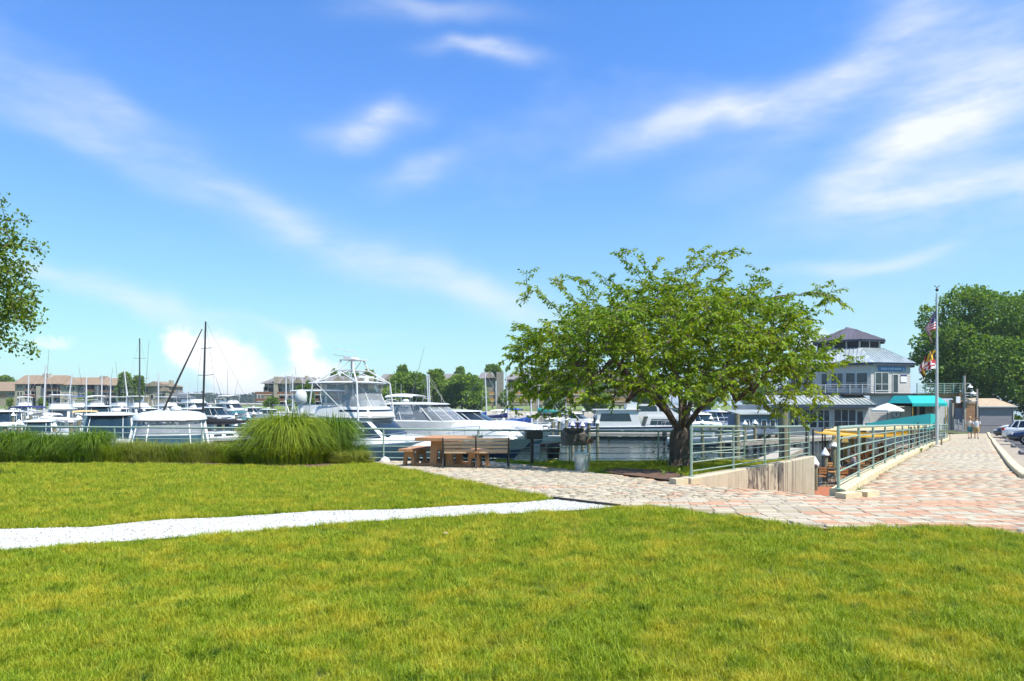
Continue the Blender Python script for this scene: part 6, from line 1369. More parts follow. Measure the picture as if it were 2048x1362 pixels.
for i, (px, yt, w, Y) in enumerate(((960, 762, 40, 205), (1015, 785, 40, 200), (1150, 752, 60, 240), (1240, 748, 60, 250), (780, 775, 30, 200), (845, 765, 40, 194), (655, 788, 22, 205), (745, 780, 26, 205))):
    ftree(['green tree between umbrella tree and shingled tower', 'low green tree below the ochre decks', 'tree rising behind the shingled roofs under the branches', 'tree rising beyond the farthest shingled roof', 'small tree right of the fishing tower', 'green tree filling the gap between the broad trees', 'low tree below the tapering stone tower', 'low tree below the second town house'][i], px, yt, 812, w, Y, oak if i % 2 else oakl, 80+i, 2200)
# ---------------------------------------------------------------- the restaurant
sid = mat('grey_siding', (.55, .51, .465), .8, .08, 1.5); trim = mat('pale_trim', (.56, .55, .53), .7, .06, 2); navyt = mat('navy_fascia', (.045, .065, .10), .6, .12, 2)
zinc = mat('seamed_zinc', (.46, .51, .52), .42, .16, .7, metal=.35); bronze = mat('seamed_bronze', (.17, .145, .155), .45, .15, .7, metal=.4); patin = mat('weathered_tin', (.33, .33, .30), .6, .35, .5, metal=.2, col2=(.20, .25, .24))
rw_glass = glassmat('restaurant_glass', (.035, .05, .06), .05); lattice = mat('louvre_dark', (.035, .035, .04), .7, .2, 3)
brownw = mat('brown_boards', (.30, .155, .07), .8, .2, 2, bump=.2); tealw = mat('awning_teal', (.005, .36, .34), .75, .06, 1.5)
C0 = Vector((hx(1697, 86), 86, 0)); cdir = Vector((-C0.x, -C0.y, 0)).normalized(); rdir = Vector((-cdir.y, cdir.x, 0))
if rdir.x < 0: rdir = -rdir
def oc(Rr, k, z): th = R(18.7+45*k); return C0+(cdir*math.cos(th)+rdir*math.sin(th))*Rr+Vector((0, 0, z))
rest = thing('restaurant', 'grey sided octagonal restaurant with zinc roof and cupola beside the patio', 'restaurant', C0)
def pb(mb, name, m, par=rest, smooth=False):
    l = rest.location; mb.v = [(v[0]-l[0], v[1]-l[1], v[2]-l[2]) for v in mb.v]; return mb.build(name, m, par, smooth)
def lap_wall(a, b, z0, z1, out, pitch=.2, name='siding', m=sid, par=rest):
    """lapped boards between plan points a and b"""
    a = Vector((a[0], a[1], 0)); b = Vector((b[0], b[1], 0)); o = Vector((out[0], out[1], 0)).normalized(); mb = MB(); z = z0
    while z < z1-.01:
        h = min(pitch, z1-z); mb.add([a+o*.03+Vector((0, 0, z)), b+o*.03+Vector((0, 0, z)), b+Vector((0, 0, z+h)), a+Vector((0, 0, z+h)), a+Vector((0, 0, z)), b+Vector((0, 0, z))], [(0, 1, 2, 3), (4, 5, 1, 0)]); z += h
    return pb(mb, name, m, par)
def win_on(a, b, u0, u1, z0, z1, out, panes_=1, name='window', glass=rw_glass, fr=trim, bar=False):
    a = Vector((a[0], a[1], 0)); b = Vector((b[0], b[1], 0)); o = Vector((out[0], out[1], 0)).normalized(); d = b-a; L = d.length; d = d/L
    p, q = a+d*u0*L, a+d*u1*L; mb = MB(); w = .09; k = (q-p).length
    def bar_(s0, s1, za, zb, th=.10): mb.slab([p+d*s0+o*.0+Vector((0, 0, za)), p+d*s1+Vector((0, 0, za)), p+d*s1+Vector((0, 0, zb)), p+d*s0+Vector((0, 0, zb))], o*th)
    bar_(-w, 0, z0-w, z1+w); bar_(k, k+w, z0-w, z1+w); bar_(0, k, z1, z1+w); bar_(0, k, z0-w, z0)
    for i in range(1, panes_): bar_(k*i/panes_-.04, k*i/panes_+.04, z0, z1, .09)
    if bar: bar_(0, k, z0+(z1-z0)*.34, z0+(z1-z0)*.34+.06, .08)
    f = pb(mb, name, fr)
    for i in range(panes_):
        mb = MB(); s0, s1 = k*i/panes_+.02, k*(i+1)/panes_-.02; mb.slab([p+d*s0+o*.035+Vector((0, 0, z0)), p+d*s1+o*.035+Vector((0, 0, z0)), p+d*s1+o*.035+Vector((0, 0, z1)), p+d*s0+o*.035+Vector((0, 0, z1))], o*.02); pb(mb, 'pane', glass, f)
    return f
RW, RE, RC, Z2, ZE = 7.25, 7.72, 3.95, 5.35, 8.9
for k in range(-4, 4):
    a, b = oc(RW, k, 0), oc(RW, k+1, 0); o = (a+b)/2-C0; lap_wall(a, b, Z2, ZE, o, .2, 'upper_siding')
    mb = MB(); mb.slab([oc(RE-.02, k, ZE-.28), oc(RE-.02, k+1, ZE-.28), oc(RE-.02, k+1, ZE), oc(RE-.02, k, ZE)], o.normalized()*.08); pb(mb, 'eaves_fascia', navyt)
    mb = MB(); mb.add([oc(RW-.1, k, ZE-.2), oc(RW-.1, k+1, ZE-.2), oc(RE, k+1, ZE-.2), oc(RE, k, ZE-.2)], [(0, 1, 2, 3)]); pb(mb, 'soffit', navyt)
    mb = MB(); mb.add([oc(RE+.15, k, ZE), oc(RE+.15, k+1, ZE), oc(RC, k+1, 10.85), oc(RC, k, 10.85)], [(0, 1, 2, 3)]); rf = pb(mb, 'roof', zinc)
    mb = MB(); nrm = ((oc(RE, k+1, ZE)-oc(RE, k, ZE)).cross(oc(RC, k, 10.85)-oc(RE, k, ZE))).normalized(); nrm = nrm if nrm.z > 0 else -nrm
    for i in range(15):
        u = i/14; p = oc(RE+.15, k, ZE).lerp(oc(RE+.15, k+1, ZE), u); dr = (oc(RC, k, 10.85).lerp(oc(RC, k+1, 10.85), .5)-oc(RE, k, ZE).lerp(oc(RE, k+1, ZE), .5))
        cc = RC/RE; lim = 1. if abs(u-.5) < cc/2 else (1-abs(u-.5))/(.5) if False else max(0, (.5-abs(u-.5))/(.5-cc/2)); q = p+dr*min(1, lim)
        if (q-p).length > .2: mb.slab([p-nrm*.01, q-nrm*.01, q+nrm*.06, p+nrm*.06], (b-a).normalized()*.045)
    o2 = pb(mb, 'roof_seams', zinc, rf); o2['kind'] = 'stuff'
    # cupola
    a, b = oc(3.7, k, 0), oc(3.7, k+1, 0); mb = MB()
    for i in range(6): z = 10.75+.16*i; mb.add([a+Vector((0, 0, z)), b+Vector((0, 0, z)), b*1+Vector((0, 0, z+.13)), a*1+Vector((0, 0, z+.13))], [(0, 1, 2, 3)]); mb.slab([oc(3.75, k, z+.12), oc(3.75, k+1, z+.12), oc(3.62, k+1, z+.15), oc(3.62, k, z+.15)], (0, 0, .03))
    pb(mb, 'cupola_louvres', lattice)
    for u in (0, .5): p = a.lerp(b, u); mb = MB(); mb.box((p.x, p.y, 11.2), (.14, .14, 1.0), .4); pb(mb, 'cupola_post', trim)
    mb = MB(); mb.slab([oc(4.25, k, 11.62), oc(4.25, k+1, 11.62), oc(4.25, k+1, 11.86), oc(4.25, k, 11.86)], o.normalized()*.06); pb(mb, 'cupola_fascia', navyt)
    mb = MB(); mb.add([oc(4.4, k, 11.86), oc(4.4, k+1, 11.86), oc(.35, k+1, 13.62), oc(.35, k, 13.62)], [(0, 1, 2, 3)]); cr = pb(mb, 'cupola_roof', bronze)
    mb = MB(); nrm = ((oc(4.4, k+1, 11.86)-oc(4.4, k, 11.86)).cross(oc(.35, k, 13.62)-oc(4.4, k, 11.86))).normalized(); nrm = nrm if nrm.z > 0 else -nrm
    for i in range(8):
        u = i/7; p = oc(4.4, k, 11.86).lerp(oc(4.4, k+1, 11.86), u); e = oc(.35, k, 13.62).lerp(oc(.35, k+1, 13.62), .5); m_ = oc(4.4, k, 11.86).lerp(oc(4.4, k+1, 11.86), .5); lim = max(0, 1-abs(u-.5)*2*.92); q = p+(e-m_)*lim
        if (q-p).length > .15: mb.slab([p-nrm*.01, q-nrm*.01, q+nrm*.05, p+nrm*.05], (b-a).normalized()*.04)
    o2 = pb(mb, 'roof_seams', bronze, cr); o2['kind'] = 'stuff'
mb = MB(); mb.lathe([(.42, 13.56), (.40, 13.7), (.2, 13.8), (.02, 13.84)], 10, tuple(C0)); pb(mb, 'roof_cap', zinc, rest, True)
def facet(k): a, b = oc(RW, k, 0), oc(RW, k+1, 0); return a, b, (a+b)/2-C0
a, b, o = facet(-1)
for u0, u1, n in ((.06, .17, 1), (.25, .47, 2), (.53, .70, 1), (.74, .93, 1)): win_on(a, b, u0, u1, Z2+(.15 if n == 1 and u0 < .1 else .55), Z2+2.35, o, n, bar=True)
a, b, o = facet(0)
win_on(a, b, .10, .42, Z2+.35, Z2+2.35, o, 2, bar=True); win_on(a, b, .55, .67, Z2+.1, Z2+2.15, o, 1, 'door')
mb = MB(); d = (b-a); p0, p1 = a+d*.74, a+d*.90; on = o.normalized(); mb.slab([p0+on*.05+Vector((0, 0, Z2+1.3)), p1+on*.05+Vector((0, 0, Z2+1.3)), p1+on*.05+Vector((0, 0, Z2+2.2)), p0+on*.05+Vector((0, 0, Z2+2.2))], on*.04); nb = pb(mb, 'notice_board', FW)
mb = MB(); mb.slab([p0+on*.09+Vector((0, 0, Z2+1.98)), p1+on*.09+Vector((0, 0, Z2+1.98)), p1+on*.09+Vector((0, 0, Z2+2.2)), p0+on*.09+Vector((0, 0, Z2+2.2))], on*.006); pb(mb, 'notice_header', FB, nb)
sgb = mat('sign_blue', (.09, .20, .42), .6, .05, 3); sgl = mat('sign_pale', (.50, .58, .68), .6, .05, 3)
p0, p1 = a+d*.17, a+d*.86; mb = MB(); mb.slab([p0+on*.06+Vector((0, 0, ZE-.98)), p1+on*.06+Vector((0, 0, ZE-.98)), p1+on*.06+Vector((0, 0, ZE-.42)), p0+on*.06+Vector((0, 0, ZE-.42))], on*.08); sg = pb(mb, 'sign_board', sgb)
mb = MB(); e = (p1-p0).normalized(); Ls = (p1-p0).length; rr = random.Random(2); s = .35
while s < Ls-.75:                                     # small pale strokes, too far away to read
    w_ = rr.uniform(.05, .13); q = p0+e*s+on*.145; mb.slab([q+Vector((0, 0, ZE-.82)), q+e*w_+Vector((0, 0, ZE-.82)), q+e*w_+Vector((0, 0, ZE-.60)), q+Vector((0, 0, ZE-.60))], on*.01); s += w_+rr.choice((.035, .035, .035, .12))
pb(mb, 'sign_lettering', sgl, sg); mb = MB(); q = p0+e*(Ls-.45)+on*.145; mb.slab([q+Vector((0, 0, ZE-.88)), q+e*.3+Vector((0, 0, ZE-.88)), q+e*.15+Vector((0, 0, ZE-.55))], on*.012); pb(mb, 'sign_emblem', sgl, sg)
for k in (-3, -2): 
    a, b, o = facet(k)
    for u0, u1 in ((.12, .42), (.55, .85)): win_on(a, b, u0, u1, Z2+.6, Z2+2.3, o, 2)
# upper gallery with its rail
for k in range(-4, 1):
    mb = MB(); mb.slab([oc(RW-.2, k, Z2-.26), oc(RW-.2, k+1, Z2-.26), oc(8.5, k+1, Z2-.26), oc(8.5, k, Z2-.26)], (0, 0, .22)); pb(mb, 'gallery_floor', lattice)
rg = mat('gallery_rail', (.50, .50, .50), .6, .08, 3)
for k in range(-3, 0):
    A, B2 = oc(8.42, k, 0), oc(8.42, k+1, 0)
    for i in range(5): 
        z = Z2+.18+.20*i; mb = MB(); mb.tube(A+Vector((0, 0, z)), B2+Vector((0, 0, z)), .03, None, 4); pb(mb, 'gallery_rail', rg)
    for i in range(6): p = A.lerp(B2, i/5); mb = MB(); mb.box((p.x, p.y, Z2+.5), (.1, .1, 1.1), .4); pb(mb, 'gallery_post', rg)
# ground floor wing in front, with a lean-to tin roof
wa, wb = Vector((hx(1545, 77), 77, 0)), Vector((hx(1738, 75.5), 75.5, 0)); wo = Vector((-.06, -1, 0)); ZF, ZW = .95, 4.0
lap_wall(wa, wb, ZF-.35, ZW, wo, .24, 'wing_wall', mat('wing_siding', (.52, .49, .455), .8, .07, 1.5)); lap_wall(wb, wb+Vector((1.2, 8, 0)), ZF-.35, ZW, Vector((1, -.1, 0)), .24, 'wing_end')
lap_wall(wa+Vector((-2, 8, 0)), wa, ZF-.35, ZW, Vector((-1, -.1, 0)), .24, 'wing_end')
mb = MB(); d = (wb-wa).normalized(); e0, e1 = wa-d*.5+Vector((0, -1.0, ZW+.02)), wb+d*.25+Vector((0, -1.0, ZW+.02)); r0, r1 = wa-d*.2+Vector((0, 2.2, Z2-.3)), wb+d*.2+Vector((0, 2.2, Z2-.3))
mb.slab([e0, e1, r1, r0], (0, 0, .06)); wr = pb(mb, 'wing_roof', patin); mb = MB()
for i in range(24):
    u = i/23; p, q = e0.lerp(e1, u), r0.lerp(r1, u); mb.slab([p+Vector((0, 0, .06)), q+Vector((0, 0, .06)), q+Vector((0, 0, .13)), p+Vector((0, 0, .13))], d*.05)
o2 = pb(mb, 'roof_seams', patin, wr); o2['kind'] = 'stuff'
mb = MB(); mb.slab([e0+Vector((0, .02, -.3)), e1+Vector((0, .02, -.3)), e1+Vector((0, .02, .0)), e0+Vector((0, .02, .0))], (0, .1, 0)); pb(mb, 'wing_fascia', navyt)
def wing_win(x0, x1, z0, z1, n, **k): Lw = 1738-1545; win_on(wa, wb, (x0-1545)/Lw, (x1-1545)/Lw, z0, z1, wo, n, **k)
wing_win(1552, 1570, 1.6, 3.3, 2); wing_win(1580, 1597, 1.6, 3.5, 2); wing_win(1606, 1634, 1.5, 3.4, 2, bar=True); wing_win(1637, 1659, 1.5, 3.4, 2, bar=True); wing_win(1669, 1711, 1.45, 3.5, 3, bar=True); wing_win(1714, 1725.5, 1.0, 3.3, 1, name='door')
mb = MB(); mb.slab([wa+Vector((-1, -1.3, ZF-.6)), wb+Vector((.5, -1.3, ZF-.6)), wb+Vector((.5, 9, ZF-.6)), wa+Vector((-1, 9, ZF-.6))], (0, 0, .25)); pb(mb, 'wing_floor', wood_grey)
for i in range(13):
    for yy in (-1.0, 4.): p = wa.lerp(wb, i/12)+Vector((0, yy, 0)); mb = MB(); mb.lathe([(.17, -2), (.16, ZF-.6)], 7, tuple(p)); pb(mb, 'foundation_pile', pile_m)
# low annex on piles at the water side
ann = thing('boathouse_annex', 'low blue grey annex on piles at the water side of the restaurant', 'building', (hx(1515, 72), 72, 0)); a, b = Vector((hx(1480, 72), 72, 0)), Vector((hx(1556, 73), 73, 0))
def ab(mb, name, m): return mb.build(name, m, ann, world=True)
mb = MB(); mb.slab([a+Vector((0, 0, .9)), b+Vector((0, 0, .9)), b+Vector((0, 4, .9)), a+Vector((0, 4, .9))], (0, 0, 2.1)); ab(mb, 'wall', mat('annex_blue', (.14, .18, .24), .8, .1, 2)); mb = MB(); mb.slab([a+Vector((-.3, -.4, 3.0)), b+Vector((.3, -.4, 3.0)), b+Vector((.3, 4.3, 3.35)), a+Vector((-.3, 4.3, 3.35))], (0, 0, .12)); ab(mb, 'roof', patin)
for u in (.1, .32, .55, .78): p, q = a.lerp(b, u), a.lerp(b, u+.15); mb = MB(); mb.slab([p+Vector((0, -.01, 1.6)), q+Vector((0, -.01, 1.6)), q+Vector((0, -.01, 2.5)), p+Vector((0, -.01, 2.5))], (0, -.05, 0)); ab(mb, 'window', FW); 
for u in (.12, .34, .57, .80): p, q = a.lerp(b, u), a.lerp(b, u+.11); mb = MB(); mb.slab([p+Vector((0, -.07, 1.7)), q+Vector((0, -.07, 1.7)), q+Vector((0, -.07, 2.4)), p+Vector((0, -.07, 2.4))], (0, -.03, 0)); ab(mb, 'pane', rw_glass)
for u in np.linspace(0, 1, 6): p = a.lerp(b, u); mb = MB(); mb.lathe([(.17, -2), (.16, .9)], 7, (p.x, p.y+.3, 0)); ab(mb, 'foundation_pile', pile_m)
# street front: siding, entrance, terrace
GA = Vector((hx(1739, 77), 77, 0)); GB = Vector((hx(1866, 76), 76, 0)); G0 = 1.28
so = Vector((.0, -1, 0)); lap_wall(GA, GB, G0-.6, Z2-.1, so, .22, 'front_siding', mat('front_siding', (.57, .535, .49), .8, .07, 1.5))
lap_wall(GB, GB+Vector((1., 9, 0)), G0-.6, Z2-.1, Vector((1, 0, 0)), .22, 'side_siding')
mb = MB(); mb.slab([GA+Vector((-3, -.25, Z2-.24)), GB+Vector((3.6, -.25, Z2-.24)), GB+Vector((3.6, 9, Z2-.24)), GA+Vector((-3, 9, Z2-.24))], (0, 0, .18)); pb(mb, 'terrace_floor', lattice)
def fwin(x0, x1, z0, z1, n, **k): Lw = 1866-1739; win_on(GA, GB, (x0-1739)/Lw, (x1-1739)/Lw, z0, z1, so, n, **k)
fwin(1822, 1834, G0, G0+2.6, 1, name='door', glass=lattice); fwin(1838, 1850, G0, G0+2.6, 1, name='door', glass=lattice)
# entrance wall in brown boards
EA = Vector((hx(1868, 75), 75, 0)); EB = Vector((hx(1931, 75), 75, 0))
mb = MB(); mb.box(((EA.x+hx(1903, 75))/2, 75.2, G0+1.5), (hx(1903, 75)-EA.x, .3, 3.4)); pb(mb, 'entrance_wall', trim)
mb = MB(); mb.box((hx(1915, 75), 75.2, G0+2.85), (hx(1928, 75)-hx(1903, 75), .28, .9)); pb(mb, 'entrance_head', brownw)
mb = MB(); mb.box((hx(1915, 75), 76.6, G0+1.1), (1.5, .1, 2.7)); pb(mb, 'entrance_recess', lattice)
for x in (1903.5, 1927): mb = MB(); mb.box((hx(x, 75), 74.9, G0+1.3), (.2, .3, 3.3)); pb(mb, 'entrance_post', wood_grey)
for k in range(4): mb = MB(); mb.box((hx(1911, 74), 74.6-.32*k, G0-.10-.17*k), (hx(1930, 75)-hx(1890, 75), .34, .16)); pb(mb, 'step', wood_grey)
for i in range(5): z = G0+.2+.22*i; mb = MB(); mb.tube((hx(1909, 74.2), 74.2, z+.1), (hx(1926, 73), 73.0, z-.45), .03, None, 5); pb(mb, 'stair_rail', rg)
for x, y_ in ((1909, 74.2), (1917, 73.6), (1926, 73.)): mb = MB(); mb.box((hx(x, y_), y_, G0+.45), (.07, .07, 1.5)); pb(mb, 'stair_rail_post', rg)
mb = MB(); mb.box((hx(1927.5, 72), 72.9, G0+3.3), (.45, .06, .7)); pb(mb, 'white_sign', FW)
# stair tower of brown planks
for i in range(13): mb = MB(); mb.box((hx(1941, 74), 74, G0-.3+.26*i), (hx(1953, 74)-hx(1929, 74), .06, .235)); pb(mb, 'plank', brownw)
for x in (1929, 1953.5): mb = MB(); mb.box((hx(x, 74), 73.95, G0+2.), (.16, .16, 5.0)); pb(mb, 'stair_tower_post', wood_grey)
for i in range(4): mb = MB(); mb.tube((hx(1930, 73.8), 73.8, G0+3.2+.28*i), (hx(1955, 73.8), 73.8, G0+3.2+.28*i), .03, None, 5); pb(mb, 'landing_rail', rg)
mb = MB(); mb.box((hx(1941, 74), 75.2, G0+3.05), (hx(1954, 74)-hx(1929, 74), 2.4, .12)); pb(mb, 'landing', wood_grey)
# terrace rail over the entrance
ta, tb_ = Vector((hx(1834, 76), 76, 0)), Vector((hx(1925, 74.6), 74.6, 0))
for i in range(6): z = Z2+.05+.19*i; mb = MB(); mb.tube(ta+Vector((0, 0, z)), tb_+Vector((0, 0, z)), .026, None, 4); pb(mb, 'terrace_rail', PIPE)
for i in range(6): p = ta.lerp(tb_, i/5); mb = MB(); mb.box((p.x, p.y, Z2+.5), (.09, .09, 1.15)); pb(mb, 'terrace_post', PIPE)
mb = MB(); mb.slab([ta+Vector((0, .1, Z2-.62)), tb_+Vector((.2, .1, Z2-.62)), tb_+Vector((.2, .1, Z2-.05)), ta+Vector((0, .1, Z2-.05))], (0, .1, 0)); pb(mb, 'terrace_fascia', brownw)
t = thing('lamp_post', 'timber post with a white barn lamp above the entrance stairs', 'lamp post', (hx(1928.5, 74.3), 74.3, 0)); mb = MB(); mb.lathe([(.16, G0), (.13, Z2+1.85)], 8); mb.build('post', wood_grey, t, True); mb = MB(); mb.path([(0, 0, Z2+.8), (.35, 0, Z2+1.05), (.62, 0, Z2+.95)], .025, 5); mb.build('arm', WHITE, t); mb = MB(); mb.lathe([(.28, Z2+.55), (.24, Z2+.68), (.09, Z2+.78), (.06, Z2+.98)], 12, (.62, 0, 0), False); mb.build('lamp_shade', cap_m, t, True)
t = thing('barn_lamp', 'white barn lamp over the top of the plank stair tower', 'lamp', (hx(1946, 73.6), 73.6, G0+3.9)); mb = MB(); mb.lathe([(.30, 0), (.26, .12), (.09, .22), (.06, .34)], 12, (0, 0, 0), False); mb.build('lamp_shade', cap_m, t, True); mb = MB(); mb.path([(0, 0, .34), (0, .1, .55), (0, .3, .5), (0, .35, -.3)], .022, 5); mb.build('arm', WHITE, t)
# teal entrance awning
t = thing('awning', 'teal fabric awning over the restaurant entrance', 'awning', (hx(1866, 73), 73, 3.6)); ax0, ax1, ay0, ay1 = hx(1816, 72), hx(1917, 72), 71.2, 76; zt_, zv, zl = EYE+10*72/F, EYE-5.5*72/F, EYE-11.5*72/F
fx0, fx1 = ax0, ax1-1.9
P = [(ax0, ay0, zv), (ax1-1.9, ay0, zv), (ax1, ay0+2.6, zv), (ax1, ay1, zv), (ax0, ay1, zv), (ax0+.75, ay0+2.2, zt_), (ax1-1.4, ay0+2.2, zt_), (ax1-1.2, ay1, zt_), (ax0+.75, ay1, zt_)]
mb = MB(); mb.add(P, [(0, 1, 6, 5), (1, 2, 6), (2, 3, 7, 6), (4, 0, 5, 8), (5, 6, 7, 8)]); mb.build('canopy', tealw, t, world=True)
V = [P[4], P[0], P[1], P[2], P[3]]; mb = MB()
for p, q in zip(V[:-1], V[1:]): mb.slab([(p[0], p[1], zv), (q[0], q[1], zv), (q[0], q[1], zl), (p[0], p[1], zl)], (0, .03, 0))
mb.build('valance', tealw, t, world=True)
for p in (P[0], P[1], P[2]): mb = MB(); mb.tube((p[0]+.06, p[1]+.08, G0-.4), (p[0]+.06, p[1]+.08, zl), .04, None, 6); mb.build('pole', mat('yellow_pole', (.55, .36, .05), .6), t, world=True)
# teal screen round the upper patio
t = thing('screen', 'tall teal fabric screen rising towards the flagpole', 'screen', (hx(1733, 54), 54, PZ)); tl = mat('screen_teal', (.003, .20, .23), .75, .07, 1.)
S0, S1 = Vector((hx(1733, 53), 53, 0)), Vector((hx(1861, 56), 56, 0)); zf_ = lambda y, Y: EYE-(y-HZ)/F*Y
mb = MB(); mb.slab([(S0.x, S0.y, zf_(860, 53)), (S1.x, S1.y, zf_(860, 56)), (S1.x, S1.y, zf_(827, 56)), (S0.x, S0.y, zf_(846.5, 53))], (0, .06, 0)); mb.build('front_panel', tl, t, world=True)
S2 = Vector((hx(1872, 57.5), 57.5, 0)); mb = MB(); mb.slab([(S1.x+.01, S1.y, zf_(858, 56)), (S2.x, S2.y, zf_(856, 57.5)), (S2.x, S2.y, zf_(829, 57.5)), (S1.x+.01, S1.y, zf_(827, 56))], (-.02, .06, 0)); mb.build('side_panel', tealw, t, world=True)
for p in (S0, S1, S2): mb = MB(); mb.lathe([(.06, PZ), (.05, zf_(828 if p is not S0 else 846, p.y))], 6, (p.x, p.y+.1, 0)); mb.build('post', pile_m, t, world=True)
# white parasol and round sign
t = thing('parasol', 'white parasol before the grey restaurant front', 'umbrella', (hx(1775, 66), 66, 1.2)); z = zf_(820, 66)-1.2; n = 8; Rp = 1.42
mb = MB(); mb.loft([[(r*math.cos(6.2832*k/n+.3), r*math.sin(6.2832*k/n+.3), zz) for k in range(n)] for r, zz in ((Rp, z-.12), (Rp, z), (Rp*.5, z+.42), (.05, z+.66))]); mb.build('canopy', WHITEC, t)
mb = MB(); mb.tube((0, 0, 0), (0, 0, z+.7), .035); mb.build('pole', wood_grey, t); mb = MB(); mb.lathe([(.3, 0), (.3, .08), (.08, .14)], 10); mb.build('base', conc, t)
for k in range(n): a_ = 6.2832*k/n+.3; mb = MB(); mb.tube((0, 0, z+.1), (Rp*.98*math.cos(a_), Rp*.98*math.sin(a_), z-.04), .012, None, 4); mb.build('rib', wood_grey, t)
t = thing('round_sign', 'round white sign with a dark emblem on the restaurant wall', 'sign', (hx(1791, 76.6), 76.5, zf_(827, 76.5))); mb = MB(); n = 28; mb.slab([(.5*math.cos(6.2832*k/n)*1.0, 0, .55*math.sin(6.2832*k/n)) for k in range(n)], (0, -.06, 0)); mb.build('disc', FW, t)
mb = MB(); mb.loft([[(r*math.cos(6.2832*k/n), y_, r*1.1*math.sin(6.2832*k/n)) for k in range(n)] for r, y_ in ((.5, -.062), (.44, -.072), (.5, -.05))], False); mb.build('rim', navyt, t)
mb = MB(); mb.slab([(-.04, -.06, -.32), (.04, -.06, -.32), (.04, -.06, .06), (-.04, -.06, .06)], (0, -.02, 0)); mb.slab([(-.13, -.06, -.02), (.13, -.06, -.02), (.13, -.06, .06), (-.13, -.06, .06)], (0, -.018, 0)); mb.build('emblem', navyt, t)
mb = MB()
for i in range(7): x = -.32+.09*i; mb.slab([(x, -.06, .16), (x+.06, -.06, .16), (x+.06, -.06, .30), (x, -.06, .30)], (0, -.02, 0))
mb.build('lettering', navyt, t)
# yellow sign board and brown posts beside the parasol
t = thing('yellow_sign', 'small yellow board sign under the white parasol', 'sign', (hx(1769, 62), 62, .9)); mb = MB(); mb.box((0, 0, 1.35), (.9, .04, .5)); mb.build('board', FY, t); mb = MB(); mb.box((-.3, .05, .6), (.06, .06, 1.2)); mb.box((.3, .05, .6), (.06, .06, 1.2)); mb.build('leg', wood_grey, t)
# shade sails
sail_y = leafmat('sail_yellow', (.78, .50, .13), (.80, .53, .15), .35); sail_c = leafmat('sail_cream', (.78, .64, .36), (.80, .66, .38), .3)
def sail(label, c, sag, m):
    t = thing('shade_sail', label, 'shade sail', c[0]); n = 14; V = []
    for i in range(n+1):
        for j in range(n+1):
            u, v = i/n, j/n; p = c[0]*(1-u)*(1-v)+c[1]*u*(1-v)+c[2]*u*v+c[3]*(1-u)*v; e = .12*(math.sin(math.pi*u)*(v-.5)*-2*0); p = p+Vector((0, 0, -sag*(math.sin(math.pi*u)*.55+math.sin(math.pi*v)*.55))); V.append(p-c[0])
    mb = MB(); mb.add(V, [(i*(n+1)+j, (i+1)*(n+1)+j, (i+1)*(n+1)+j+1, i*(n+1)+j+1) for i in range(n) for j in range(n)]); mb.build('cloth', m, t, True)
    for q in c:
        mb = MB(); mb.tube((q.x-c[0].x, q.y-c[0].y, PZ-c[0].z), (q.x-c[0].x, q.y-c[0].y, .1), .04, None, 6); mb.build('pole', BLACKM, t)
sail('low golden yellow shade sail over the nearest patio tables', [at(1626, 862, 34), at(1822, 866, 37), at(1836, 860, 44), at(1650, 858, 41)], .34, sail_y)
sail('cream shade sail above the golden yellow one', [at(1645, 860.5, 40), at(1830, 857.5, 42), at(1850, 853, 48), at(1670, 853, 47)], .10, sail_c)
sail('pale cream shade sail nearest the teal screen', [at(1666, 857, 45), at(1850, 854, 46), at(1868, 849, 53), at(1690, 851.5, 52)], .10, sail_c)
# garage and shrubs behind the lot
t = thing('garage', 'low grey garage with tan shingle roof beyond the parking lot', 'garage', (hx(1992, 88), 88, ground(60, 88))); gz = t.location.z; gw = (2026-1957)/F*88/2; mb = MB(); mb.box((0, 3, 1.25), (gw*2, 6, 2.6)); mb.build('wall', mat('garage_grey', (.22, .205, .215), .7, .08, 2), t)
for i in range(10): mb = MB(); mb.box((-.05, -.03, .14+.235*i), (gw*1.9, .05, .215)); mb.build('door_panel', mat('garage_door', (.25, .235, .25), .6, .07, 2), t)
mb = MB(); mb.add([(-gw-.2, -.4, 2.45), (gw+.3, -.4, 2.45), (gw-.2, 3, 3.5), (-gw+.6, 3, 3.5), (-gw-.2, 6.4, 2.45), (gw+.3, 6.4, 2.45)], [(0, 1, 2, 3), (5, 4, 3, 2), (1, 5, 2), (4, 0, 3)]); mb.build('roof', mat('garage_roof', (.40, .30, .20), .9, .2, 2, bump=.3), t); mb = MB(); mb.box((0, -.42, 2.42), (gw*2+.5, .06, .14)); mb.build('gutter', trim, t)
mb = MB(); mb.box((gw-.05, -.1, 1.2), (.1, .1, 2.4)); mb.build('downpipe', trim, t)
hedge_m = leafmat('hedge_leaves', (.03, .07, .008), (.13, .20, .018), .3, (.05, .11, .01), .5)
for i, (px, Y, w, yt) in enumerate(((2030, 92, 50, 832), (2075, 86, 60, 836), (1950, 96, 44, 815))): ftree(['bushy shrub right behind the garage corner', 'bushy shrub behind the parked cars', 'shrub between the plank stair tower and the garage'][i], px, yt, 862, w, Y, hedge_m, 70+i, 2200, 1.25, 'shrub', .26)
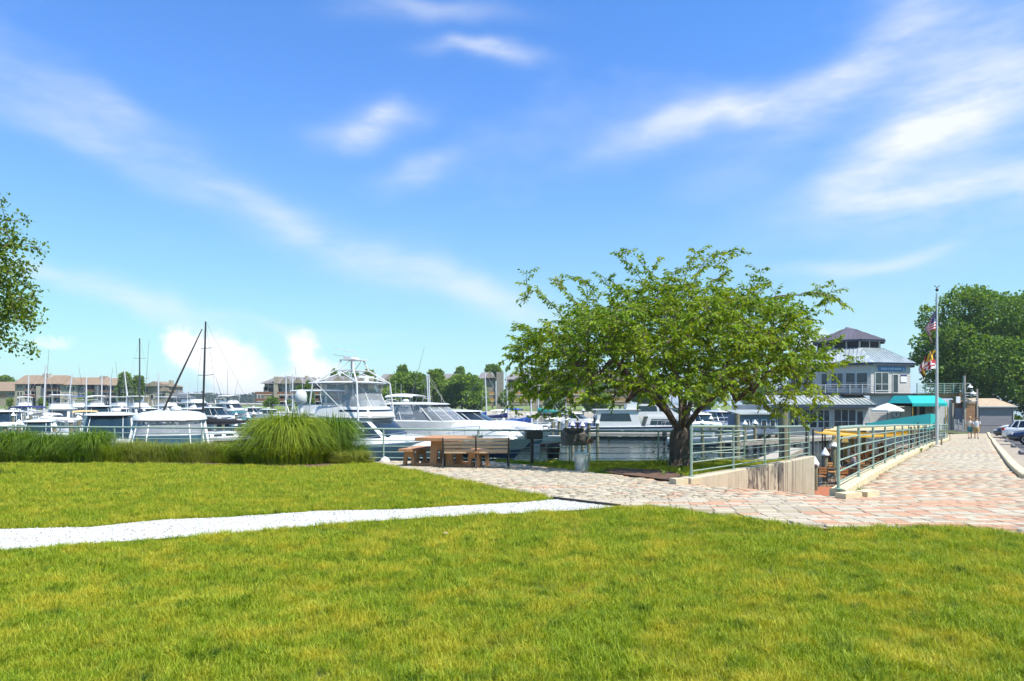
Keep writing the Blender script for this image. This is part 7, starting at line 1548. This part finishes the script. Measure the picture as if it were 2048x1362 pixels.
# ---------------------------------------------------------------- patio furniture
seatw = mat('chair_wood', (.42, .20, .065), .5, .15, 8, stretch=(4, 1, 1))
def make_chair():
    t = thing('patio_chair', 'patio chair', 'chair')
    mb = MB(); mb.slab([(-.2, -.2, .45), (.2, -.2, .45), (.21, .2, .45), (-.21, .2, .45)], (0, 0, .035)); mb.build('seat', seatw, t)
    for k in range(3): mb = MB(); y = -.215-.012*k; z = .60+.115*k; mb.slab([(-.19, y, z), (.19, y, z), (.19, y-.01, z+.085), (-.19, y-.01, z+.085)], (0, -.02, 0)); mb.build('back_slat', seatw, t)
    for x in (-.2, .2):
        mb = MB(); mb.path([(x, -.21, 0), (x, -.19, .45), (x, -.25, .95)], .016, 5); mb.build('rear_leg', BLACKM, t); mb = MB(); mb.path([(x, .2, 0), (x, .18, .45)], .016, 5); mb.build('front_leg', BLACKM, t)
    mb = MB(); mb.path([(-.2, -.2, .2), (.2, -.2, .2)], .011, 4); mb.path([(-.2, .19, .2), (.2, .19, .2)], .011, 4); mb.build('stretcher', BLACKM, t)
    return t
chair0 = make_chair(); _c = [0]
def chair(X, Y, rz, label):
    o = chair0 if _c[0] == 0 else copy_tree(chair0); _c[0] = 1; o.location = (X, Y, PZ+.01); o.rotation_euler = (0, 0, rz); o['label'] = label; o['group'] = 'patio chairs'; return o
def table(X, Y, w, d, rz, label):
    t = thing('patio_table', label, 'table', (X, Y, PZ+.01), rz, 'patio tables'); mb = MB(); mb.slab([(-w/2, -d/2, .72), (w/2, -d/2, .72), (w/2, d/2, .72), (-w/2, d/2, .72)], (0, 0, .04)); mb.build('table_top', mat('dark_table', (.05, .035, .028), .4, .2, 5), t)
    for x in (-w*.36, w*.36): mb = MB(); mb.lathe([(.2, 0), (.19, .03), (.035, .06), (.035, .72)], 8, (x, 0, 0)); mb.build('pedestal', BLACKM, t)
    return t
def tableware(X, Y, label, kind):
    z = PZ+.775
    if kind == 'napkin': mb = MB(); mb.slab([(X-.09, Y, z), (X+.09, Y, z), (X+.02, Y, z+.19), (X-.02, Y, z+.19)], (0, .05, 0)); tag(mb.build('napkin', FW), label, 'napkin', 'napkins on the patio tables')
    else: mb = MB(); mb.lathe([(.03, 0), (.035, .11), (.033, .115)], 10, (X, Y, z)); tag(mb.build('glass', mat('amber_drink', (.30, .13, .03), .1, .1, 5)), label, 'glass', 'drinks on the patio tables')
ax = math.atan2(.83, .56)-math.pi/2          # the patio runs along the walk
table(15.1, 32.7, 2.6, .85, 0.05, 'dark patio table nearest the foot of the ramp'); table(18.6, 34.0, 2.4, .85, .05, 'dark patio table behind the first railing post'); table(18.8, 37.2, 2.4, .85, -.9, 'dark patio table under the yellow shade sail'); table(22.6, 40.5, 2.4, .85, -.9, 'dark patio table deeper under the shade sails'); table(26.5, 46.5, 2.4, .85, -.9, 'dark patio table nearest the teal screen')
for i, (x, y, r) in enumerate(((14.35, 31.75, 0), (15.3, 31.7, .05), (16.2, 31.75, -.05), (17.8, 33.1, 0.05), (18.6, 33.05, 0), (19.4, 33.2, -.1))):
    chair(x, y, r, ['first', 'second', 'third', 'fourth', 'fifth', 'sixth'][i]+' wooden backed patio chair in the front row, counted from the ramp wall')
for i, (x, y, r) in enumerate(((14.4, 33.7, 3.1), (15.8, 33.7, 3.2), (18.0, 34.95, 3.1), (19.3, 35, 3.2))): chair(x, y, r, ['patio chair facing the ramp at the far side of the first table, nearer the piles', 'patio chair facing the ramp at the far side of the first table, nearer the walk', 'patio chair at the far side of the second table, nearer the piles', 'patio chair at the far side of the second table, nearer the walk'][i])
tableware(14.6, 32.6, 'folded white napkin on the table nearest the ramp', 'napkin'); tableware(15.7, 32.7, 'second white napkin on the table nearest the ramp', 'napkin'); tableware(15.2, 32.8, 'amber drink on the table nearest the ramp', 'glass'); tableware(18.5, 34.0, 'white napkin on the table behind the first railing post', 'napkin'); tableware(15.5, 32.95, 'amber drink in front of the piles', 'glass')
# ---------------------------------------------------------------- people
SKIN = mat('skin', (.52, .30, .20), .55, .06, 10)
def person(label, loc, rz, pose, shirt, pants, hair, size=1.0, long_hair=False, shoe=BLACKM):
    """one skinned body; clothes and hair are laid over it"""
    t = thing('person', label, 'person', loc, rz); S = size
    J = dict(pelvis=(0, 0, .93), chest=(0, .01, 1.25), neck=(0, .0, 1.47), chin=(0, .02, 1.55), head=(0, .02, 1.64), top=(0, .01, 1.72))
    J.update(pose)
    B = [('pelvis', 'chest'), ('chest', 'neck'), ('neck', 'chin'), ('chin', 'head'), ('head', 'top')]
    for s in 'lr': B += [('chest', 'sh'+s), ('sh'+s, 'el'+s), ('el'+s, 'wr'+s), ('wr'+s, 'ha'+s), ('pelvis', 'hp'+s), ('hp'+s, 'kn'+s), ('kn'+s, 'an'+s), ('an'+s, 'to'+s)]
    rad = dict(pelvis=.13, chest=.14, neck=.055, chin=.07, head=.085, top=.055, sh=.06, el=.042, wr=.03, ha=.036, hp=.095, kn=.06, an=.04, to=.035)
    ks = list(J); me = bpy.data.meshes.new('body'); me.from_pydata([tuple(Vector(J[k])*S) for k in ks], [(ks.index(a), ks.index(b)) for a, b in B], []); me.materials.append(SKIN)
    o = link('body', me, t); sk = o.modifiers.new('skin', 'SKIN'); sk.use_smooth_shade = True
    for i, k in enumerate(ks):
        r = rad.get(k) or rad[k[:2]]; d = me.skin_vertices[0].data[i]; d.radius = (r*S, r*S*(.78 if k in ('chest', 'pelvis') else 1)); d.use_root = k == 'pelvis'
    su = o.modifiers.new('sub', 'SUBSURF'); su.levels = 1; su.render_levels = 1
    v = lambda k: Vector(J[k])*S
    def limb(mb, a, b, r0, r1, f=1.): mb.path([v(a), v(a).lerp(v(b), f*.5), v(a).lerp(v(b), f)], [r0*S, (r0+r1)/2*S, r1*S], 9)
    mb = MB(); n = 14; rings = []
    pe, ch, ne = v('pelvis'), v('chest'), v('neck')
    for f, w, dp in ((-.12, .185, .125), (.1, .175, .125), (.45, .175, .125), (.8, .20, .13), (1., .205, .125)):
        c = pe.lerp(ch, f); rings.append([(c.x+w*S*math.cos(6.2832*k/n), c.y+dp*S*math.sin(6.2832*k/n), c.z) for k in range(n)])
    for f, w, dp in ((.45, .19, .11), (.72, .12, .085), (.85, .07, .065)):
        c = ch.lerp(ne, f); rings.append([(c.x+w*S*math.cos(6.2832*k/n), c.y+dp*S*math.sin(6.2832*k/n), c.z) for k in range(n)])
    mb.loft(rings)
    for s in 'lr': limb(mb, 'sh'+s, 'el'+s, .078, .062, .72)
    mb.build('shirt', shirt, t, True)
    mb = MB(); rings = []
    for f, w, dp in ((-.42, .19, .14), (-.2, .195, .145), (.0, .185, .135), (.1, .18, .13)): c = pe+(ch-pe)*f; rings.append([(c.x+w*S*math.cos(6.2832*k/n), c.y+dp*S*math.sin(6.2832*k/n), c.z) for k in range(n)])
    mb.loft(rings)
    for s in 'lr': limb(mb, 'hp'+s, 'kn'+s, .12, .095, .85)
    mb.build('shorts', pants, t, True)
    h = v('head'); mb = MB(); rings = []
    for a in np.linspace(-.15, 1.5, 7): r = .108*math.cos(a); rings.append([(h.x+r*S*math.cos(6.2832*k/n), h.y-.016*S+r*1.08*S*math.sin(6.2832*k/n), h.z+.03*S+.105*S*math.sin(a)) for k in range(n)])
    mb.loft(rings)
    if long_hair: mb.loft([[(h.x+w*S*math.cos(6.2832*k/n), h.y-.06*S+.05*S*math.sin(6.2832*k/n), h.z+z*S) for k in range(n)] for z, w in ((.06, .10), (-.06, .105), (-.2, .09), (-.27, .04))])
    mb.build('hair', hair, t, True)
    for s in 'lr':
        a = v('an'+s); b = v('to'+s); mb = MB(); mb.path([a+(a-b)*.35+Vector((0, 0, -.03*S)), a+Vector((0, 0, -.03*S)), b+(b-a)*.25], [.038*S, .05*S, .035*S], 8); mb.build('shoe', shoe, t, True)
    return t
def stride(f=1):
    d = {}
    for s, g in (('l', 1), ('r', -1)):
        k = g*f; x = g*.1
        d.update({'hp'+s: (x, 0, .86), 'kn'+s: (x, .12*k+.04, .49), 'an'+s: (x, .26*k-(.04 if k > 0 else .10), .09 if k > 0 else .12), 'to'+s: (x, .26*k+.10-(.02 if k > 0 else .04), .05), 'sh'+s: (g*.19, 0, 1.40), 'el'+s: (g*.25, -.08*k-.04, 1.13), 'wr'+s: (g*.24, -.16*k+.08, .90), 'ha'+s: (g*.23, -.18*k+.10, .82)})
    return d
def seated():
    d = dict(pelvis=(0, 0, .54), chest=(0, .03, .86), neck=(0, .05, 1.07), chin=(0, .08, 1.15), head=(0, .09, 1.24), top=(0, .08, 1.32))
    for s, g in (('l', 1), ('r', -1)): d.update({'hp'+s: (g*.1, .06, .53), 'kn'+s: (g*.12, .46, .50), 'an'+s: (g*.12, .44, .09), 'to'+s: (g*.12, .58, .05), 'sh'+s: (g*.19, .02, 1.0), 'el'+s: (g*.25, .10, .76), 'wr'+s: (g*.16, .34, .80), 'ha'+s: (g*.12, .42, .82)})
    return d
cl = lambda n, c: mat('cloth_'+n, c, .85, .1, 12)
HB = mat('hair_brown', (.10, .045, .02), .6, .3, 20); HR = mat('hair_chestnut', (.22, .09, .03), .6, .3, 20); HK = mat('hair_black', (.015, .012, .01), .6, .3, 20); HG = mat('hair_blond', (.40, .27, .12), .6, .2, 20)
pw = gat(1941, 877.5); person('person in cream shirt and teal shorts walking on the far end of the walk', g3(hx(1940, 55.5), 55.5, .012), R(-28), stride(1), cl('cream', (.60, .50, .38)), cl('teal', (.06, .23, .23)), HG, 1.02)
person('person in white shirt and khaki shorts walking beside the one in teal shorts', g3(hx(1953, 55.2), 55.2, .012), R(-34), stride(-1), cl('white', (.66, .64, .62)), cl('khaki', (.42, .29, .11)), HB, 1.0)
din = [(17.2, 37.1, 'navy blue shirt and chestnut hair seated at the table under the yellow sail', 'navy', (.03, .04, .09), HR, -.9), (18.0, 35.9, 'grey shirt and long brown hair seated with back to the walk', 'grey', (.20, .20, .24), HB, .9), (19.4, 38.3, 'orange brown shirt seated under the yellow sail', 'rust', (.36, .13, .05), HR, -.9),
       (20.2, 38.0, 'dark shirt seated across from the orange brown shirt', 'dark', (.03, .03, .035), HK, 2.2), (21.3, 40.6, 'brown shirt and chestnut hair seated deeper under the sails', 'brown', (.22, .10, .05), HR, -.9), (23.3, 41.6, 'white shirt seated deeper under the sails', 'pale', (.60, .60, .62), HB, 2.2), (24.0, 40.1, 'black shirt seated beside the railing', 'black', (.02, .02, .022), HK, .9), (27.4, 46.0, 'blue shirt seated nearest the teal screen', 'blue', (.06, .10, .25), HB, .9), (25.6, 47.3, 'dark grey shirt seated by the far piles', 'charcoal', (.06, .06, .065), HK, -.9)]
for i, (x, y, l, n, c, h, r) in enumerate(din):
    person('person in '+l, (x, y, PZ+.01), r, seated(), cl(n, c), cl('jeans', (.04, .05, .10)), h, 1.0, i % 3 == 1)
    dd = Vector((math.sin(-r), math.cos(r), 0)); chair(x-dd.x*.02, y-dd.y*.02, r, 'patio chair under the '+['diner in navy blue', 'diner in grey with long hair', 'diner in orange brown', 'diner in dark shirt', 'diner in brown', 'diner in white', 'diner in black', 'diner in blue', 'diner in dark grey'][i])
# waiter station and dark posts under the sails
for i, (x, y) in enumerate(((14.1, 35.5), (16.6, 38.5), (21.5, 44.5))):
    t = thing('canopy_post', ['black steel post of the shade sails nearest the ramp', 'black steel post of the shade sails behind the second table', 'black steel post of the shade sails deep in the patio'][i], 'post', (x, y, PZ)); mb = MB(); mb.box((0, 0, 1.3), (.09, .09, 2.6)); mb.build('post', BLACKM, t); mb = MB(); mb.box((0, 0, .02), (.25, .25, .03)); mb.build('base_plate', BLACKM, t)
# ---------------------------------------------------------------- cars
TYRE = mat('tyre', (.015, .015, .016), .85, .2, 10); RIM = mat('alloy_rim', (.45, .45, .47), .3, .1, 8, metal=.8); CGL = glassmat('car_glass', (.015, .02, .025), .04); TAIL = mat('tail_light', (.35, .01, .01), .25, .1, 8); HEAD = mat('head_light', (.7, .7, .72), .15, .05, 8)
def car(label, X, Y, hd, col, L=4.6, W=1.82, H=1.46, suv=False):
    t = thing('parked_car', label, 'car', g3(X, Y, -.03), hd); belt = .92 if not suv else 1.05; n = 16
    st = [(-L/2, .34, .78, .80), (-L/2+.08, .25, .90, .88), (-L/2+.5, .20, .98 if not suv else 1.08, .97), (-L*.25, .19, belt+.04, 1.), (0, .19, belt, 1.), (L*.20, .19, belt-.01, 1.), (L*.33, .2, belt-.10, .98), (L/2-.35, .22, belt-.20, .93), (L/2-.08, .27, .66, .85), (L/2, .36, .58, .74)]
    mb = MB(); rings = []
    for x, zb, zt, w in st:
        c, h = (zb+zt)/2, (zt-zb)/2; rr = []
        for k in range(n): a = 6.2832*(k+.5)/n; ca, sa = math.cos(a), math.sin(a); rr.append((x, W/2*w*math.copysign(abs(ca)**.45, ca), c+h*math.copysign(abs(sa)**.5, sa)))
        rings.append(rr)
    mb.loft(rings); body = mb.build('body', col, t, True)
    ga, gb = ring(-L*.42 if suv else -L*.40, L*.235, W*.92, belt-.05, pf=.4), ring(-L*.34 if suv else -L*.24, L*.06, W*.72, H-.05, pf=.4)
    shell(t, [ga, gb], CGL, 'windows'); bars(t, ga, gb, 0, 1, (4, -4, 9, -9, 12, -12), .035, col)
    shell(t, [ring(-L*.35 if suv else -L*.25, L*.07, W*.73, H-.06, pf=.4), ring(-L*.34 if suv else -L*.24, L*.06, W*.73, H-.02, pf=.4), ring(-L*.28 if suv else -L*.19, L*.01, W*.5, H+.01, pf=.4)], col, 'roof')
    for x in (-L*.30, L*.31):
        for s in (1, -1):
            mb = MB(); y = s*(W/2-.10); m_ = 20; mb.loft([[(x+r*math.cos(6.2832*k/m_), y+s*o_, .325+r*math.sin(6.2832*k/m_)) for k in range(m_)] for r, o_ in ((.30, -.10), (.325, -.06), (.325, .07), (.30, .105), (.2, .10))]); w_ = mb.build('wheel', TYRE, t, True)
            mb = MB(); mb.loft([[(x+r*math.cos(6.2832*k/m_), y+s*o_, .325+r*math.sin(6.2832*k/m_)) for k in range(m_)] for r, o_ in ((.215, .08), (.21, .11), (.06, .09), (.01, .1))]); mb.build('rim', RIM, w_, True)
    for s in (1, -1):
        mb = MB(); mb.box((L/2-.16, s*W*.33, .66), (.22, .34, .12), -s*.35); mb.build('headlight', HEAD, t); mb = MB(); mb.box((-L/2+.08, s*W*.36, .84), (.12, .34, .16), s*.2); mb.build('tail_light', TAIL, t)
        mb = MB(); mb.box((L*.17, s*(W*.5+.06), belt+.05), (.14, .2, .13)); mb.build('mirror', col, t)
    mb = MB(); mb.box((L/2-.02, 0, .46), (.06, .9, .16)); mb.build('grille', BLACKM, t)
pd_ = Vector((-.83, .56, 0)); hdp = math.atan2(.56, -.83)
def carpaint(n, c): return mat('car_'+n, c, .22, .04, 1, coat=.6, metal=.1)
car('dark blue sedan parked nose to the walk', hx(2008, 41)+2.0, 41-1.4, hdp, carpaint('blue', (.012, .018, .05)))
car('silver car at the edge of the lot, nearest the camera', hx(2042, 36.5)+2.05, 36.5-1.4, hdp, carpaint('silver', (.45, .46, .48)))
car('white hatchback parked tail to the walk beside the blue sedan', hx(1996, 50)+2.0, 50-1.3, hdp+math.pi, carpaint('white', (.72, .72, .72)), 4.3, 1.8, 1.5, True)
car('dark sport utility car parked beyond the white hatchback', hx(1981, 60)+2.1, 60-1.4, hdp, carpaint('graphite', (.02, .024, .035)), 4.6, 1.85, 1.6, True)
car('second white car farthest along the lot', hx(2022, 64)+1.5, 64, hdp, carpaint('white', (.72, .72, .72)), 4.5, 1.82, 1.5, True)
for i, (px, py) in enumerate(((2044, 907), (2027, 893.5), (2013, 883), (2003, 876.5), (1994, 870.5))):
    p = gat(px, py); t = thing('wheel_stop', ['wheel stop nearest the camera at the lot edge', 'second wheel stop, before the silver car', 'third wheel stop, before the dark blue sedan', 'fourth wheel stop, before the white hatchback', 'farthest wheel stop, before the dark sport utility car'][i], 'wheel stop', g3(p.x, p.y, -.02), math.atan2(.83, .56), 'wheel stops'); mb = MB(); mb.slab([(-.9, -.09, 0), (.9, -.09, 0), (.9, .09, 0), (-.9, .09, 0)], (0, 0, .06)); mb.slab([(-.86, -.06, .06), (.86, -.06, .06), (.86, .06, .06), (-.86, .06, .06)], (0, 0, .06)); mb.build('block', mat('wheel_stop_concrete', (.16, .15, .15), .9, .2, 5), t)
# parking stripes
stripe_m = mat('white_line', (.45, .44, .42), .8, .2, 6)
for Y in (34.2, 38.6, 43, 47.4, 51.8, 56.2):
    x = float(np.interp(Y, [k[1] for k in KERB_R], [k[0] for k in KERB_R]))+1.2; mb = MB(); a = Vector((x, Y-.5, 0)); b = a+Vector((.83, -.56, 0))*4.6; w_ = Vector((.56, .83, 0))*.06
    mb.add([g3(*(a-w_)[:2], -.026), g3(*(b-w_)[:2], -.026), g3(*(b+w_)[:2], -.026), g3(*(a+w_)[:2], -.026)], [(0, 1, 2, 3)]); tag(mb.build('parking_line', stripe_m), 'white parking line', kind='structure')
# ---------------------------------------------------------------- the air over the bay
hz = bpy.data.materials.new('haze'); hz.use_nodes = True; nt = hz.node_tree; nt.nodes.clear()
pv = N(nt, 'ShaderNodeVolumePrincipled'); pv.inputs['Color'].default_value = (.80, .88, 1, 1); pv.inputs['Density'].default_value = .00024; pv.inputs['Anisotropy'].default_value = .2
ho = N(nt, 'ShaderNodeOutputMaterial'); nt.links.new(pv.outputs[0], ho.inputs['Volume'])
mb = MB(); mb.box((0, 1740, 11.5), (5200, 3600, 29)); tag(mb.build('haze', hz), 'thin summer haze over the bay', kind='stuff')
